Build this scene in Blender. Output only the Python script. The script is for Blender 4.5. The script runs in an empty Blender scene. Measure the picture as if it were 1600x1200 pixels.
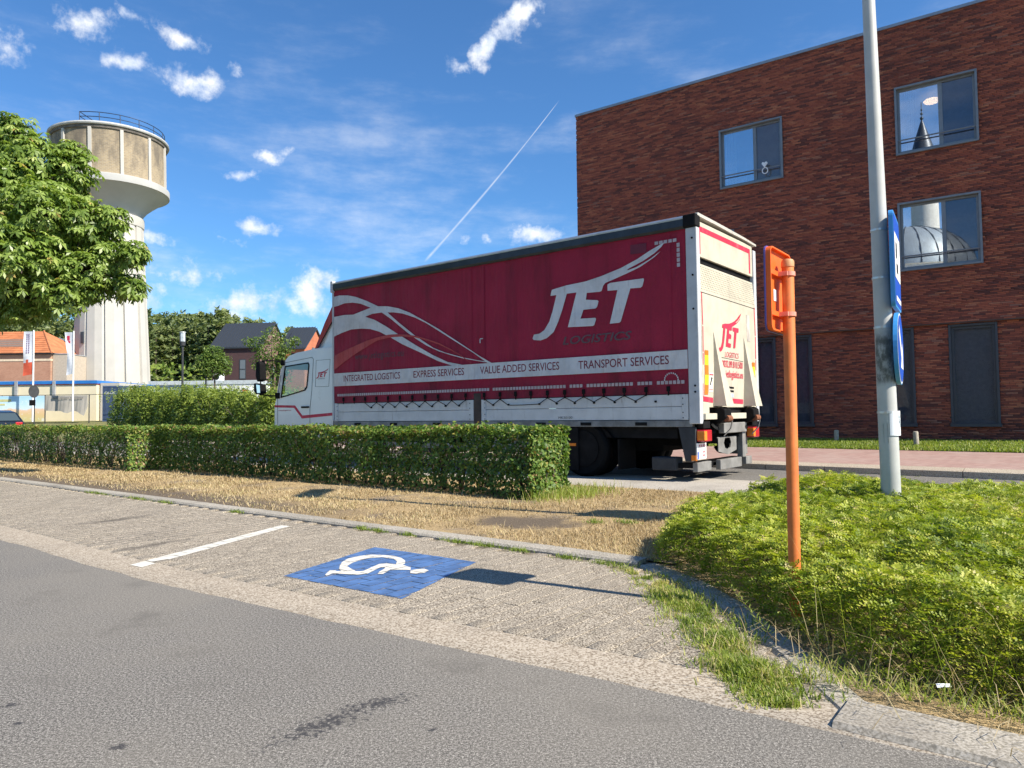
import bpy, math, random
import numpy as np
from mathutils import Vector, Matrix
from mathutils.geometry import tessellate_polygon

random.seed(7)
rng = np.random.default_rng(7)
scene = bpy.context.scene
COL = scene.collection
PI = math.pi

# ------------------------------------------------------------------ camera
EYE = 1.05
cam_d = bpy.data.cameras.new('camera')
cam_d.sensor_width = 36.0
cam_d.lens = 1138.0 / 1600.0 * 36.0
cam_d.clip_start = 0.05
cam_d.clip_end = 2000
cam = bpy.data.objects.new('camera', cam_d)
COL.objects.link(cam)
cam.matrix_world = (Matrix.Translation((0, 0, EYE)) @ Matrix.Rotation(PI / 2 + 0.04, 4, 'X')
                    @ Matrix.Rotation(-0.0122, 4, 'Z'))
scene.camera = cam
scene.cycles.max_bounces = 6
scene.cycles.diffuse_bounces = 3
scene.cycles.glossy_bounces = 3
scene.cycles.transmission_bounces = 3
scene.cycles.transparent_max_bounces = 6

# ------------------------------------------------------------------ light
SUN_XY = Vector((0.86, -0.51)).normalized()
SUN_EL = math.radians(42.5)
SKY_STRENGTH = 0.085
EXPOSURE = 0.88
sun_d = bpy.data.lights.new('sun', 'SUN')
sun_d.energy = 4.9
sun_d.angle = math.radians(0.53)
sun_d.color = (1.0, 0.92, 0.79)
sun = bpy.data.objects.new('sun', sun_d)
COL.objects.link(sun)
to_sun = Vector((SUN_XY.x * math.cos(SUN_EL), SUN_XY.y * math.cos(SUN_EL), math.sin(SUN_EL)))
sun.rotation_euler = to_sun.to_track_quat('Z', 'Y').to_euler()

vs = scene.view_settings
vs.view_transform = 'Standard'
vs.look = 'None'
vs.gamma = 1.0
vs.use_curve_mapping = False
vs.exposure = EXPOSURE

# ------------------------------------------------------------------ world: sky with fair-weather cloud
world = bpy.data.worlds.new('World')
scene.world = world
world.use_nodes = True
wn, wl = world.node_tree.nodes, world.node_tree.links
wn.clear()


def W(kind, **kw):
    n = wn.new(kind)
    for k, v in kw.items():
        if k == 'ins':
            for i, val in v.items():
                n.inputs[i].default_value = val
        else:
            setattr(n, k, v)
    return n


w_out = W('ShaderNodeOutputWorld')
w_bg = W('ShaderNodeBackground', ins={'Strength': SKY_STRENGTH})
w_sky = W('ShaderNodeTexSky', sky_type='NISHITA', sun_disc=False)
w_sky.sun_elevation = SUN_EL
w_sky.sun_rotation = math.atan2(SUN_XY.x, SUN_XY.y)
w_sky.altitude = 0
w_sky.air_density = 1.0
w_sky.dust_density = 0.3
w_sky.ozone_density = 2.2
w_tc = W('ShaderNodeTexCoord')
w_sep = W('ShaderNodeSeparateXYZ')
wl.new(w_tc.outputs['Generated'], w_sep.inputs[0])


def wmath(op, a, b=None, clamp=False):
    n = W('ShaderNodeMath', operation=op)
    n.use_clamp = clamp
    for i, v in enumerate((a, b)):
        if v is None:
            continue
        if hasattr(v, 'is_linked'):
            wl.new(v, n.inputs[i])
        else:
            n.inputs[i].default_value = v
    return n.outputs[0]


az = wmath('ARCTAN2', w_sep.outputs[0], w_sep.outputs[1])
el = wmath('ARCSINE', w_sep.outputs[2])
w_cmb = W('ShaderNodeCombineXYZ')
wl.new(az, w_cmb.inputs[0])
wl.new(el, w_cmb.inputs[1])


def wnoise(scale, detail=5, rough=0.55, stretch=None, src=None):
    n = W('ShaderNodeTexNoise', ins={'Scale': scale, 'Detail': detail, 'Roughness': rough})
    s = src or w_cmb.outputs[0]
    if stretch:
        m = W('ShaderNodeMapping')
        m.inputs['Scale'].default_value = stretch
        m.inputs['Rotation'].default_value = (0, 0, 0.25)
        wl.new(s, m.inputs[0])
        s = m.outputs[0]
    wl.new(s, n.inputs['Vector'])
    return n


w_warp = wnoise(26, 4)
w_ws = W('ShaderNodeVectorMath', operation='SUBTRACT')
wl.new(w_warp.outputs['Color'], w_ws.inputs[0])
w_ws.inputs[1].default_value = (0.5, 0.5, 0.5)
w_wm = W('ShaderNodeVectorMath', operation='SCALE')
wl.new(w_ws.outputs[0], w_wm.inputs[0])
w_wm.inputs['Scale'].default_value = 0.035
w_wa = W('ShaderNodeVectorMath', operation='ADD')
wl.new(w_cmb.outputs[0], w_wa.inputs[0])
wl.new(w_wm.outputs[0], w_wa.inputs[1])
# azimuth, elevation (degrees), half sizes (degrees), tilt (degrees), weight
CLOUDS = [
    (-30.5, 25.4, 2.3, 1.1, 4, .85), (-24.6, 25.9, 1.9, .8, -14, .9), (-28.2, 26.6, 1.5, .4, -30, .5),
    (-28.1, 23.9, 1.7, .7, 10, .75), (-23.8, 23.2, 2.7, 1.05, -2, .95), (-20.8, 24.2, .9, .6, -20, .6),
    (-35.0, 23.2, 1.2, 1.3, 0, .6),
    (1.0, 29.0, 2.6, 1.2, 32, 1.0), (-1.6, 27.2, 2.2, 1.0, 42, 1.0), (3.0, 31.1, 1.4, 1.2, 42, .9), (-3.6, 26.0, 1.2, .7, 10, .8),
    (-18.7, 18.9, 1.9, .7, 12, .85), (-20.4, 17.4, 1.5, .55, 4, .8),
    (-19.1, 13.9, 2.0, .65, 0, .75), (-21.5, 13.0, 1.4, .4, 0, .5), (-26.3, 12.2, 2.0, .8, 0, .55),
    (-15.6, 9.0, 2.4, 2.1, 10, 1.0), (-14.6, 10.2, 1.5, 1.2, 0, 1.0), (-20.2, 8.1, 3.0, 1.6, 0, .85), (-24.9, 10.2, 4.0, 1.3, 5, .5),
    (2.0, 13.8, 2.5, 1.0, 0, 1.0), (-3.6, 13.6, .7, .45, 0, .6), (-1.8, 13.6, .5, .35, 0, .5), (-27, 8.5, 3.5, 1.4, 0, .6),
    (-10, 5.0, 5, 2.0, 0, .8), (14, 9, 6, 2.4, 0, .9), (30, 13, 6, 2.6, 0, .9),
    (62, 18, 8, 3, 0, .9), (110, 22, 9, 3, 0, .9), (165, 14, 9, 3, 0, .9), (-150, 20, 8, 3, 0, .9), (-128, 38, 7, 2.5, 0, .85),
    (-100, 16, 8, 3, 0, .9), (-60, 24, 6, 2.3, -10, .9), (-158, 38, 7, 3, 0, .9),
]
field = None
for (ca, ce, ra, re, ti, wt) in CLOUDS:
    m = W('ShaderNodeMapping', vector_type='TEXTURE')
    m.inputs['Location'].default_value = (math.radians(ca), math.radians(ce), 0)
    m.inputs['Rotation'].default_value = (0, 0, math.radians(ti))
    m.inputs['Scale'].default_value = (math.radians(ra) * 1.15, math.radians(re) * 1.15, 1)
    wl.new(w_wa.outputs[0], m.inputs[0])
    g = W('ShaderNodeVectorMath', operation='LENGTH')
    wl.new(m.outputs[0], g.inputs[0])
    v = wmath('SUBTRACT', 1.0, g.outputs['Value'])
    v = wmath('MULTIPLY', v, wt)
    field = v if field is None else wmath('MAXIMUM', field, v)
w_fb = wnoise(42, 7, 0.62)
dens = wmath('ADD', field, wmath('MULTIPLY', wmath('SUBTRACT', w_fb.outputs['Fac'], 0.52), 1.9))
w_mr = W('ShaderNodeMapRange', interpolation_type='SMOOTHSTEP', ins={'From Min': 0.05, 'From Max': 0.98})
wl.new(dens, w_mr.inputs['Value'])
inside = W('ShaderNodeMapRange', interpolation_type='SMOOTHSTEP', ins={'From Min': -0.25, 'From Max': 0.12})
wl.new(field, inside.inputs['Value'])
cum = wmath('MULTIPLY', w_mr.outputs[0], inside.outputs[0])
# thin high veil, thicker towards the horizon
w_ci = wnoise(3.2, 8, 0.62, (1.0, 3.4, 1.0))
w_cr = W('ShaderNodeMapRange', interpolation_type='SMOOTHSTEP', ins={'From Min': 0.45, 'From Max': 0.78, 'To Max': 0.66})
wl.new(w_ci.outputs['Fac'], w_cr.inputs['Value'])
w_le = W('ShaderNodeMapRange', ins={'From Min': 0.60, 'From Max': 0.08, 'To Min': 0.10, 'To Max': 1.0})
wl.new(el, w_le.inputs['Value'])
veil = wmath('MULTIPLY', w_cr.outputs[0], w_le.outputs[0])
# vapour trail
w_tr = W('ShaderNodeMapping', vector_type='TEXTURE')
TR0, TR1 = (math.radians(4.07), math.radians(23.5)), (math.radians(-6.9), math.radians(11.7))
w_tr.inputs['Location'].default_value = ((TR0[0] + TR1[0]) / 2, (TR0[1] + TR1[1]) / 2, 0)
w_tr.inputs['Rotation'].default_value = (0, 0, math.atan2(TR0[1] - TR1[1], TR0[0] - TR1[0]))
w_tr.inputs['Scale'].default_value = (math.hypot(TR0[0] - TR1[0], TR0[1] - TR1[1]) / 2, 0.0015, 1)
wl.new(w_cmb.outputs[0], w_tr.inputs[0])
w_ts = W('ShaderNodeSeparateXYZ')
wl.new(w_tr.outputs[0], w_ts.inputs[0])
along = wmath('SUBTRACT', 1.0, wmath('ABSOLUTE', w_ts.outputs[0]))
along = wmath('MULTIPLY', along, 9.0, True)
widen = wmath('ADD', 1.15, wmath('MULTIPLY', w_ts.outputs[0], -0.75))
across = wmath('SUBTRACT', 1.0, wmath('DIVIDE', wmath('ABSOLUTE', w_ts.outputs[1]), widen), True)
trail = wmath('MULTIPLY', wmath('MULTIPLY', along, across), 0.5)
cover = wmath('MAXIMUM', wmath('MAXIMUM', cum, veil), trail)
# cloud colour: bright tops, bluish hollows
w_sh = wnoise(30, 5, 0.6)
w_ramp = W('ShaderNodeValToRGB')
w_ramp.color_ramp.elements[0].position = 0.34
w_ramp.color_ramp.elements[0].color = (4.7, 5.5, 6.9, 1)
w_ramp.color_ramp.elements[1].position = 0.58
w_ramp.color_ramp.elements[1].color = (7.6, 7.7, 7.8, 1)
wl.new(w_sh.outputs['Fac'], w_ramp.inputs[0])
w_tint = W('ShaderNodeMix', data_type='RGBA', blend_type='MULTIPLY')
w_tint.inputs['Factor'].default_value = 1.0
w_tint.inputs[7].default_value = (0.50, 0.85, 1.16, 1)
wl.new(w_sky.outputs[0], w_tint.inputs[6])
w_mix = W('ShaderNodeMix', data_type='RGBA')
wl.new(cover, w_mix.inputs['Factor'])
wl.new(w_tint.outputs[2], w_mix.inputs[6])
wl.new(w_ramp.outputs[0], w_mix.inputs[7])
wl.new(w_mix.outputs[2], w_bg.inputs['Color'])
wl.new(w_bg.outputs[0], w_out.inputs[0])

# ------------------------------------------------------------------ frames of the place
A = 0.907                               # direction of the street
US = Vector((-math.sin(A), math.cos(A)))
VS = Vector((math.cos(A), math.sin(A)))


def ST(s, t, z=0.0):
    return (s * US.x + t * VS.x, s * US.y + t * VS.y, z)


def STn(s, t):
    return s * US.x + t * VS.x, s * US.y + t * VS.y


# ------------------------------------------------------------------ mesh helpers
class MB:
    def __init__(self):
        self.v, self.f = [], []

    def add(self, pts, faces):
        o = len(self.v)
        self.v += [tuple(p) for p in pts]
        self.f += [tuple(i + o for i in f) for f in faces]
        return self

    def box(self, x0, x1, y0, y1, z0, z1):
        x0, x1 = sorted((x0, x1)); y0, y1 = sorted((y0, y1)); z0, z1 = sorted((z0, z1))
        return self.add([(x0, y0, z0), (x1, y0, z0), (x1, y1, z0), (x0, y1, z0), (x0, y0, z1), (x1, y0, z1), (x1, y1, z1), (x0, y1, z1)],
                        [(0, 3, 2, 1), (4, 5, 6, 7), (0, 1, 5, 4), (1, 2, 6, 5), (2, 3, 7, 6), (3, 0, 4, 7)])

    def poly(self, pts):
        return self.add(pts, [tuple(range(len(pts)))])

    def prism(self, poly, fn, d0, d1):
        n = len(poly)
        a = [fn(p[0], p[1], d0) for p in poly]
        b = [fn(p[0], p[1], d1) for p in poly]
        return self.add(a + b, [tuple(range(n - 1, -1, -1)), tuple(range(n, 2 * n))] + [(i, (i + 1) % n, n + (i + 1) % n, n + i) for i in range(n)])

    def cyl(self, p0, p1, r0, r1=None, n=12, caps=True):
        r1 = r0 if r1 is None else r1
        p0, p1 = Vector(p0), Vector(p1)
        d = (p1 - p0).normalized()
        e = d.orthogonal().normalized(); g = d.cross(e)
        a = [p0 + (e * math.cos(2 * PI * i / n) + g * math.sin(2 * PI * i / n)) * r0 for i in range(n)]
        b = [p1 + (e * math.cos(2 * PI * i / n) + g * math.sin(2 * PI * i / n)) * r1 for i in range(n)]
        fs = [(i, (i + 1) % n, n + (i + 1) % n, n + i) for i in range(n)]
        if caps:
            fs += [tuple(range(n - 1, -1, -1)), tuple(range(n, 2 * n))]
        return self.add(a + b, fs)

    def tube(self, pts, r, n=6):
        for a, b in zip(pts[:-1], pts[1:]):
            self.cyl(a, b, r, r, n)
        return self

    def lathe(self, prof, n=32, c=(0, 0, 0), a0=0.0, cap=True):
        vs_, fs = [], []
        m = len(prof)
        for i in range(n):
            t = a0 + 2 * PI * i / n
            for r, z in prof:
                vs_.append((c[0] + r * math.cos(t), c[1] + r * math.sin(t), c[2] + z))
        for i in range(n):
            j = (i + 1) % n
            for k in range(m - 1):
                fs.append((i * m + k, j * m + k, j * m + k + 1, i * m + k + 1))
        if cap:
            fs.append(tuple(i * m for i in range(n - 1, -1, -1)))
            fs.append(tuple(i * m + m - 1 for i in range(n)))
        return self.add(vs_, fs)

    def build(self, name, mat, parent=None, smooth=False, bevel=0.0, seg=2):
        me = bpy.data.meshes.new(name)
        me.from_pydata(self.v, [], self.f)
        me.update()
        o = bpy.data.objects.new(name, me)
        COL.objects.link(o)
        if mat:
            me.materials.append(mat)
        if parent is not None:
            o.parent = parent
        if smooth:
            me.polygons.foreach_set('use_smooth', [True] * len(me.polygons))
            try:
                me.set_sharp_from_angle(angle=math.radians(40))
            except Exception:
                pass
        if bevel:
            b = o.modifiers.new('edge', 'BEVEL')
            b.width = bevel; b.segments = seg; b.limit_method = 'ANGLE'
        return o


def np_mesh(name, V, F, mat, parent=None, attr=None, smooth=False):
    V = np.ascontiguousarray(V, dtype=np.float32); F = np.ascontiguousarray(F, dtype=np.int32)
    me = bpy.data.meshes.new(name)
    me.vertices.add(len(V)); me.vertices.foreach_set('co', V.ravel())
    k = F.shape[1]
    me.loops.add(F.size); me.loops.foreach_set('vertex_index', F.ravel())
    me.polygons.add(len(F)); me.polygons.foreach_set('loop_start', np.arange(0, F.size, k, dtype=np.int32))
    if smooth:
        me.polygons.foreach_set('use_smooth', np.ones(len(F), dtype=bool))
    me.update(calc_edges=True)
    if attr is not None:
        at = me.attributes.new('rnd', 'FLOAT', 'POINT')
        at.data.foreach_set('value', np.ascontiguousarray(attr, dtype=np.float32))
    me.materials.append(mat)
    o = bpy.data.objects.new(name, me)
    COL.objects.link(o)
    if parent is not None:
        o.parent = parent
    return o


def tag(o, label=None, cat=None, group=None, kind=None):
    if label: o['label'] = label
    if cat: o['category'] = cat
    if group: o['group'] = group
    if kind: o['kind'] = kind
    return o


def thing(name, label, cat, loc=(0, 0, 0), rz=0.0, group=None):
    o = bpy.data.objects.new(name, None)
    COL.objects.link(o)
    o.location = loc
    o.rotation_euler = (0, 0, rz)
    o.empty_display_size = 0.2
    return tag(o, label, cat, group)


# ------------------------------------------------------------------ material helpers
class NT:
    def __init__(self, name):
        self.m = bpy.data.materials.new(name)
        self.m.use_nodes = True
        self.n = self.m.node_tree.nodes; self.l = self.m.node_tree.links
        self.b = self.n['Principled BSDF']
        self.out = self.n['Material Output']
        self._tc = None

    def N(self, kind, ins=None, **kw):
        n = self.n.new(kind)
        for k, v in kw.items():
            setattr(n, k, v)
        for k, v in (ins or {}).items():
            if hasattr(v, 'is_linked'):
                self.l.new(v, n.inputs[k])
            else:
                n.inputs[k].default_value = v
        return n

    def pos(self):
        return self.N('ShaderNodeNewGeometry').outputs['Position']

    def obj(self):
        if self._tc is None:
            self._tc = self.N('ShaderNodeTexCoord')
        return self._tc.outputs['Object']

    def noise(self, scale, detail=4, rough=0.55, vec=None, stretch=None):
        v = vec or self.obj()
        if stretch:
            v = self.N('ShaderNodeMapping', {'Vector': v, 'Scale': stretch}).outputs[0]
        return self.N('ShaderNodeTexNoise', {'Vector': v, 'Scale': scale, 'Detail': detail, 'Roughness': rough}).outputs['Fac']

    def ramp(self, fac, stops, interp='LINEAR'):
        r = self.N('ShaderNodeValToRGB', {'Fac': fac})
        cr = r.color_ramp
        cr.interpolation = interp
        while len(cr.elements) < len(stops):
            cr.elements.new(0.5)
        for e, (p, c) in zip(cr.elements, stops):
            e.position = p
            e.color = (c[0], c[1], c[2], 1) if not isinstance(c, (int, float)) else (c, c, c, 1)
        return r.outputs['Color']

    def mix(self, fac, a, b, blend='MIX'):
        n = self.N('ShaderNodeMix', data_type='RGBA', blend_type=blend)
        for i, v in ((0, fac), (6, a), (7, b)):
            if hasattr(v, 'is_linked'):
                self.l.new(v, n.inputs[i])
            else:
                n.inputs[i].default_value = v if i == 0 else (v[0], v[1], v[2], 1)
        return n.outputs[2]

    def math(self, op, a, b=0.0, clamp=False):
        n = self.N('ShaderNodeMath', operation=op)
        n.use_clamp = clamp
        for i, v in enumerate((a, b)):
            if hasattr(v, 'is_linked'):
                self.l.new(v, n.inputs[i])
            else:
                n.inputs[i].default_value = v
        return n.outputs[0]

    def smooth(self, v, lo, hi, a=0.0, b=1.0):
        return self.N('ShaderNodeMapRange', {'Value': v, 'From Min': lo, 'From Max': hi, 'To Min': a, 'To Max': b}, interpolation_type='SMOOTHSTEP').outputs[0]

    def bump(self, h, strength=0.3, dist=0.01):
        b = self.N('ShaderNodeBump', {'Height': h, 'Strength': strength, 'Distance': dist})
        self.l.new(b.outputs[0], self.b.inputs['Normal'])
        return self

    def set(self, **kw):
        names = {'color': 'Base Color', 'rough': 'Roughness', 'metal': 'Metallic', 'spec': 'Specular IOR Level', 'alpha': 'Alpha'}
        for k, v in kw.items():
            i = self.b.inputs[names.get(k, k)]
            if hasattr(v, 'is_linked'):
                self.l.new(v, i)
            elif k == 'color':
                i.default_value = (v[0], v[1], v[2], 1)
            else:
                i.default_value = v
        return self


def plain(name, col, rough=0.6, metal=0.0, var=0.15, scale=6.0, bump=0.0, dirt=None):
    """a colour with cloudy wear, so nothing is perfectly even"""
    t = NT(name)
    f = t.noise(scale, 6, 0.6)
    c = t.mix(t.smooth(f, 0.3, 0.7), [k * (1 - var) for k in col], [min(1, k * (1 + var)) for k in col])
    if dirt:
        g = t.noise(scale * 2.7, 7, 0.7)
        c = t.mix(t.smooth(g, 0.56, 0.76, 0, dirt[1]), c, dirt[0])
    t.set(color=c, rough=rough, metal=metal)
    if bump:
        t.bump(t.noise(scale * 12, 4), bump, 0.004)
    return t.m


def leafmat(name, stops, trans=0.35, rough=0.5, tcol=None):
    t = NT(name)
    a = t.N('ShaderNodeAttribute', attribute_name='rnd').outputs['Fac']
    c = t.ramp(a, stops)
    t.set(color=c, rough=rough, spec=0.35)
    tr = t.N('ShaderNodeBsdfTranslucent')
    t.l.new(t.mix(1.0, c, tcol or (1.25, 1.35, 0.55), 'MULTIPLY'), tr.inputs['Color'])
    ms = t.N('ShaderNodeMixShader', {'Fac': trans})
    t.l.new(t.b.outputs[0], ms.inputs[1]); t.l.new(tr.outputs[0], ms.inputs[2])
    t.l.new(ms.outputs[0], t.out.inputs['Surface'])
    return t.m


def glassmat(name, tint=(0.9, 0.95, 1.0), refl=0.25, rough=0.01):
    """thin pane: clear, with a mirror share that grows at grazing angles"""
    t = NT(name)
    tr = t.N('ShaderNodeBsdfTransparent', {'Color': (*tint, 1)})
    gl = t.N('ShaderNodeBsdfGlossy', {'Color': (0.95, 0.97, 1, 1), 'Roughness': rough})
    fc = t.N('ShaderNodeLayerWeight', {'Blend': 0.5}).outputs['Facing']
    fr = t.math('ADD', 0.03, t.math('MULTIPLY', t.math('POWER', fc, 5.0), 0.9))
    ms = t.N('ShaderNodeMixShader', {'Fac': t.math('ADD', fr, refl, True)})
    t.l.new(tr.outputs[0], ms.inputs[1]); t.l.new(gl.outputs[0], ms.inputs[2])
    t.l.new(ms.outputs[0], t.out.inputs['Surface'])
    return t.m


def text_mesh(txt, shear=0.0, bold=0.0):
    cu = bpy.data.curves.new('t', 'FONT')
    cu.body = txt
    cu.shear = shear
    cu.offset = bold
    cu.resolution_u = 3
    o = bpy.data.objects.new('t', cu)
    COL.objects.link(o)
    dg = bpy.context.evaluated_depsgraph_get()
    me = bpy.data.meshes.new_from_object(o.evaluated_get(dg))
    bpy.data.objects.remove(o)
    v = np.zeros(len(me.vertices) * 3)
    me.vertices.foreach_get('co', v)
    v = v.reshape(-1, 3)
    fs = [tuple(p.vertices) for p in me.polygons]
    bpy.data.meshes.remove(me)
    return v, fs


def lettering(txt, name, mat, parent, fn, x0, x1, y0, y1, shear=0.0, bold=0.0):
    """flat print: fits txt into x0..x1, y0..y1 of a plane that fn maps to 3D"""
    v, fs = text_mesh(txt, shear, bold)
    mn, mx = v.min(0), v.max(0)
    m = MB()
    m.v = [fn(x0 + (p[0] - mn[0]) / (mx[0] - mn[0]) * (x1 - x0), y0 + (p[1] - mn[1]) / (mx[1] - mn[1]) * (y1 - y0)) for p in v]
    m.f = fs
    return m.build(name, mat, parent)


def smoothstep(a, b, x):
    t = np.clip((x - a) / (b - a), 0, 1)
    return t * t * (3 - 2 * t)


def vnoise(x, y, scale, seed=0):
    """cheap smooth value noise on arrays"""
    x = np.asarray(x) / scale; y = np.asarray(y) / scale
    xi = np.floor(x).astype(np.int64); yi = np.floor(y).astype(np.int64)
    fx = x - xi; fy = y - yi
    fx = fx * fx * (3 - 2 * fx); fy = fy * fy * (3 - 2 * fy)

    def h(a, b):
        n = (a * 374761393 + b * 668265263 + seed * 974711) & 0x7fffffff
        n = ((n ^ (n >> 13)) * 1274126177) & 0x7fffffff
        return ((n ^ (n >> 16)) & 0xffff) / 65535.0
    return (h(xi, yi) * (1 - fx) + h(xi + 1, yi) * fx) * (1 - fy) + (h(xi, yi + 1) * (1 - fx) + h(xi + 1, yi + 1) * fx) * fy


def unit(a):
    return a / np.maximum(np.linalg.norm(a, axis=-1, keepdims=True), 1e-9)


def leaf_quads(P, Nn, size, asp=0.55, flat=0.0, jitter=0.8, fold=0.15):
    """diamond leaves at P facing roughly Nn; returns V (4 each), F"""
    n = len(P)
    N = unit(Nn + rng.normal(0, jitter, (n, 3)))
    d = unit(np.cross(N, rng.normal(0, 1, (n, 3))))
    w = np.cross(N, d)
    L = (size * rng.uniform(0.7, 1.25, n))[:, None]
    a = P - d * L * 0.5
    b = P + w * L * asp * 0.5 + d * L * 0.05 - N * L * fold
    c = P + d * L * 0.5 - N * L * 0.1
    e = P - w * L * asp * 0.5 + d * L * 0.05 - N * L * fold
    V = np.stack([a, b, c, e], 1).reshape(-1, 3)
    F = np.arange(4 * n).reshape(-1, 4)
    return V, F

# ================================================================== GROUND
def mat_asphalt(name, base, stain=False):
    t = NT(name)
    p = t.pos()
    sp = t.noise(210, 3, 0.7, p)
    sp2 = t.noise(70, 3, 0.6, p)
    pat = t.noise(0.55, 5, 0.6, p)
    c = t.ramp(sp, [(0.39, [k * 0.30 for k in base]), (0.5, base), (0.61, [k * 2.1 for k in base])])
    c = t.mix(1.0, c, t.ramp(t.noise(95, 2, 0.6, p), [(0.36, 0.5), (0.5, 0.95), (0.64, 1.6)]), 'MULTIPLY')
    c = t.mix(t.smooth(sp2, 0.62, 0.70, 0, 0.6), c, [k * 2.4 for k in base])
    c = t.mix(t.smooth(pat, 0.38, 0.66, 0.0, 0.45), c, (base[0] * 1.5, base[1] * 1.46, base[2] * 1.36))
    c = t.mix(t.smooth(t.noise(2.2, 6, 0.65, p), 0.52, 0.74, 0, 0.5), c, [k * 0.6 for k in base])
    if stain:
        def spot(x, y, rx, ry, rot, lo, hi, scale, amt, src):
            m = t.N('ShaderNodeMapping', {'Vector': p, 'Location': (x, y, 0), 'Rotation': (0, 0, rot), 'Scale': (rx, ry, 50)}, vector_type='TEXTURE').outputs[0]
            d = t.math('SUBTRACT', 1.0, t.N('ShaderNodeVectorMath', {0: m}, operation='LENGTH').outputs['Value'])
            n_ = t.noise(scale, 5, 0.65, p)
            k = t.math('ADD', d, t.math('MULTIPLY', t.math('SUBTRACT', n_, 0.5), 3.2))
            ins = t.smooth(d, 0.0, 0.35)
            return t.mix(t.math('MULTIPLY', t.math('MULTIPLY', t.smooth(k, lo, hi), ins), amt), src, (0.022, 0.022, 0.027))
        c = spot(-0.66, 2.52, 0.40, 0.15, 0.85, 0.55, 0.95, 42, 0.8, c)
        c = spot(-0.50, 2.70, 0.24, 0.09, 0.5, 0.45, 0.9, 48, 0.8, c)
        for (x, y, r) in ((-1.27, 2.37, 0.024), (-1.86, 2.72, 0.026), (-1.72, 2.56, 0.016), (-0.28, 2.47, .014)):
            c = spot(x, y, r * 1.6, r * 1.2, 0.4, 0.2, 0.6, 60, 0.8, c)
    t.set(color=c, rough=0.85, spec=0.3)
    t.bump(t.math('ADD', sp, t.math('MULTIPLY', sp2, 0.6)), 0.22, 0.002)
    return t.m


def mat_aggregate(name, a, b, c_, scale=190, dirt=0.4, smears=()):
    """washed concrete with salt-and-pepper grains; 'rnd' and the object's own random shift the tone"""
    t = NT(name)
    p = t.pos()
    n1 = t.noise(scale, 2, 0.6, p)
    n2 = t.noise(scale * 0.45, 3, 0.6, p)
    col = t.ramp(n1, [(0.38, a), (0.50, b), (0.61, c_)])
    col = t.mix(t.smooth(n2, 0.60, 0.70, 0, 0.45), col, [k * 0.33 for k in b])
    r = t.math('FRACT', t.math('ADD', t.N('ShaderNodeAttribute', attribute_name='rnd').outputs['Fac'], t.N('ShaderNodeObjectInfo').outputs['Random']))
    col = t.mix(1.0, col, t.ramp(r, [(0, 0.91), (1, 1.07)]), 'MULTIPLY')
    d = t.noise(1.3, 6, 0.65, p)
    col = t.mix(t.smooth(d, 0.45, 0.75, 0, dirt), col, (0.13, 0.115, 0.10))
    for (x, y, rx, ry, rot) in smears:                  # old oil under parked cars
        m = t.N('ShaderNodeMapping', {'Vector': p, 'Location': (x, y, 0), 'Rotation': (0, 0, rot), 'Scale': (rx, ry, 50)}, vector_type='TEXTURE').outputs[0]
        q = t.math('SUBTRACT', 1.0, t.N('ShaderNodeVectorMath', {0: m}, operation='LENGTH').outputs['Value'])
        q = t.math('ADD', q, t.math('MULTIPLY', t.math('SUBTRACT', t.noise(7, 5, 0.65, p), 0.5), 1.6))
        col = t.mix(t.smooth(q, 0.15, 0.85, 0, 0.6), col, (0.055, 0.048, 0.042))
    t.set(color=col, rough=0.9, spec=0.25)
    t.bump(t.math('ADD', n1, n2), 0.35, 0.003)
    return t.m


M = {}
M['asphalt'] = mat_asphalt('asphalt_road', (0.146, 0.136, 0.122), True)
M['asphalt2'] = mat_asphalt('asphalt_street', (0.125, 0.118, 0.108))
M['paver'] = mat_aggregate('washed_pavers', (0.078, 0.063, 0.047), (0.262, 0.222, 0.170), (0.48, 0.425, 0.345), 125, 0.28, ((-3.01, 5.98, 0.62, 0.13, 1.05), (-4.10, 7.52, 0.7, 0.16, 1.0)))
M['kerb'] = mat_aggregate('kerb_concrete', (0.21, 0.19, 0.155), (0.33, 0.30, 0.25), (0.43, 0.395, 0.34), 90, 0.5)
M['sand'] = mat_aggregate('sandy_gutter', (0.19, 0.15, 0.108), (0.39, 0.33, 0.255), (0.49, 0.43, 0.35), 100, 0.25)
M['joint'] = plain('sandy_joint', (0.20, 0.165, 0.12), 0.95, var=0.3, scale=20)
M['lane'] = mat_aggregate('lane_concrete', (0.26, 0.235, 0.20), (0.42, 0.385, 0.33), (0.52, 0.48, 0.42), 100, 0.4)
M['blue_paint'] = plain('blue_road_paint', (0.060, 0.130, 0.29), 0.75, var=0.22, scale=9, dirt=((0.17, 0.19, 0.22), 0.6))
M['white_paint'] = plain('white_road_paint', (0.58, 0.555, 0.49), 0.8, var=0.08, scale=12, dirt=((0.35, 0.31, 0.26), 0.5))


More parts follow.
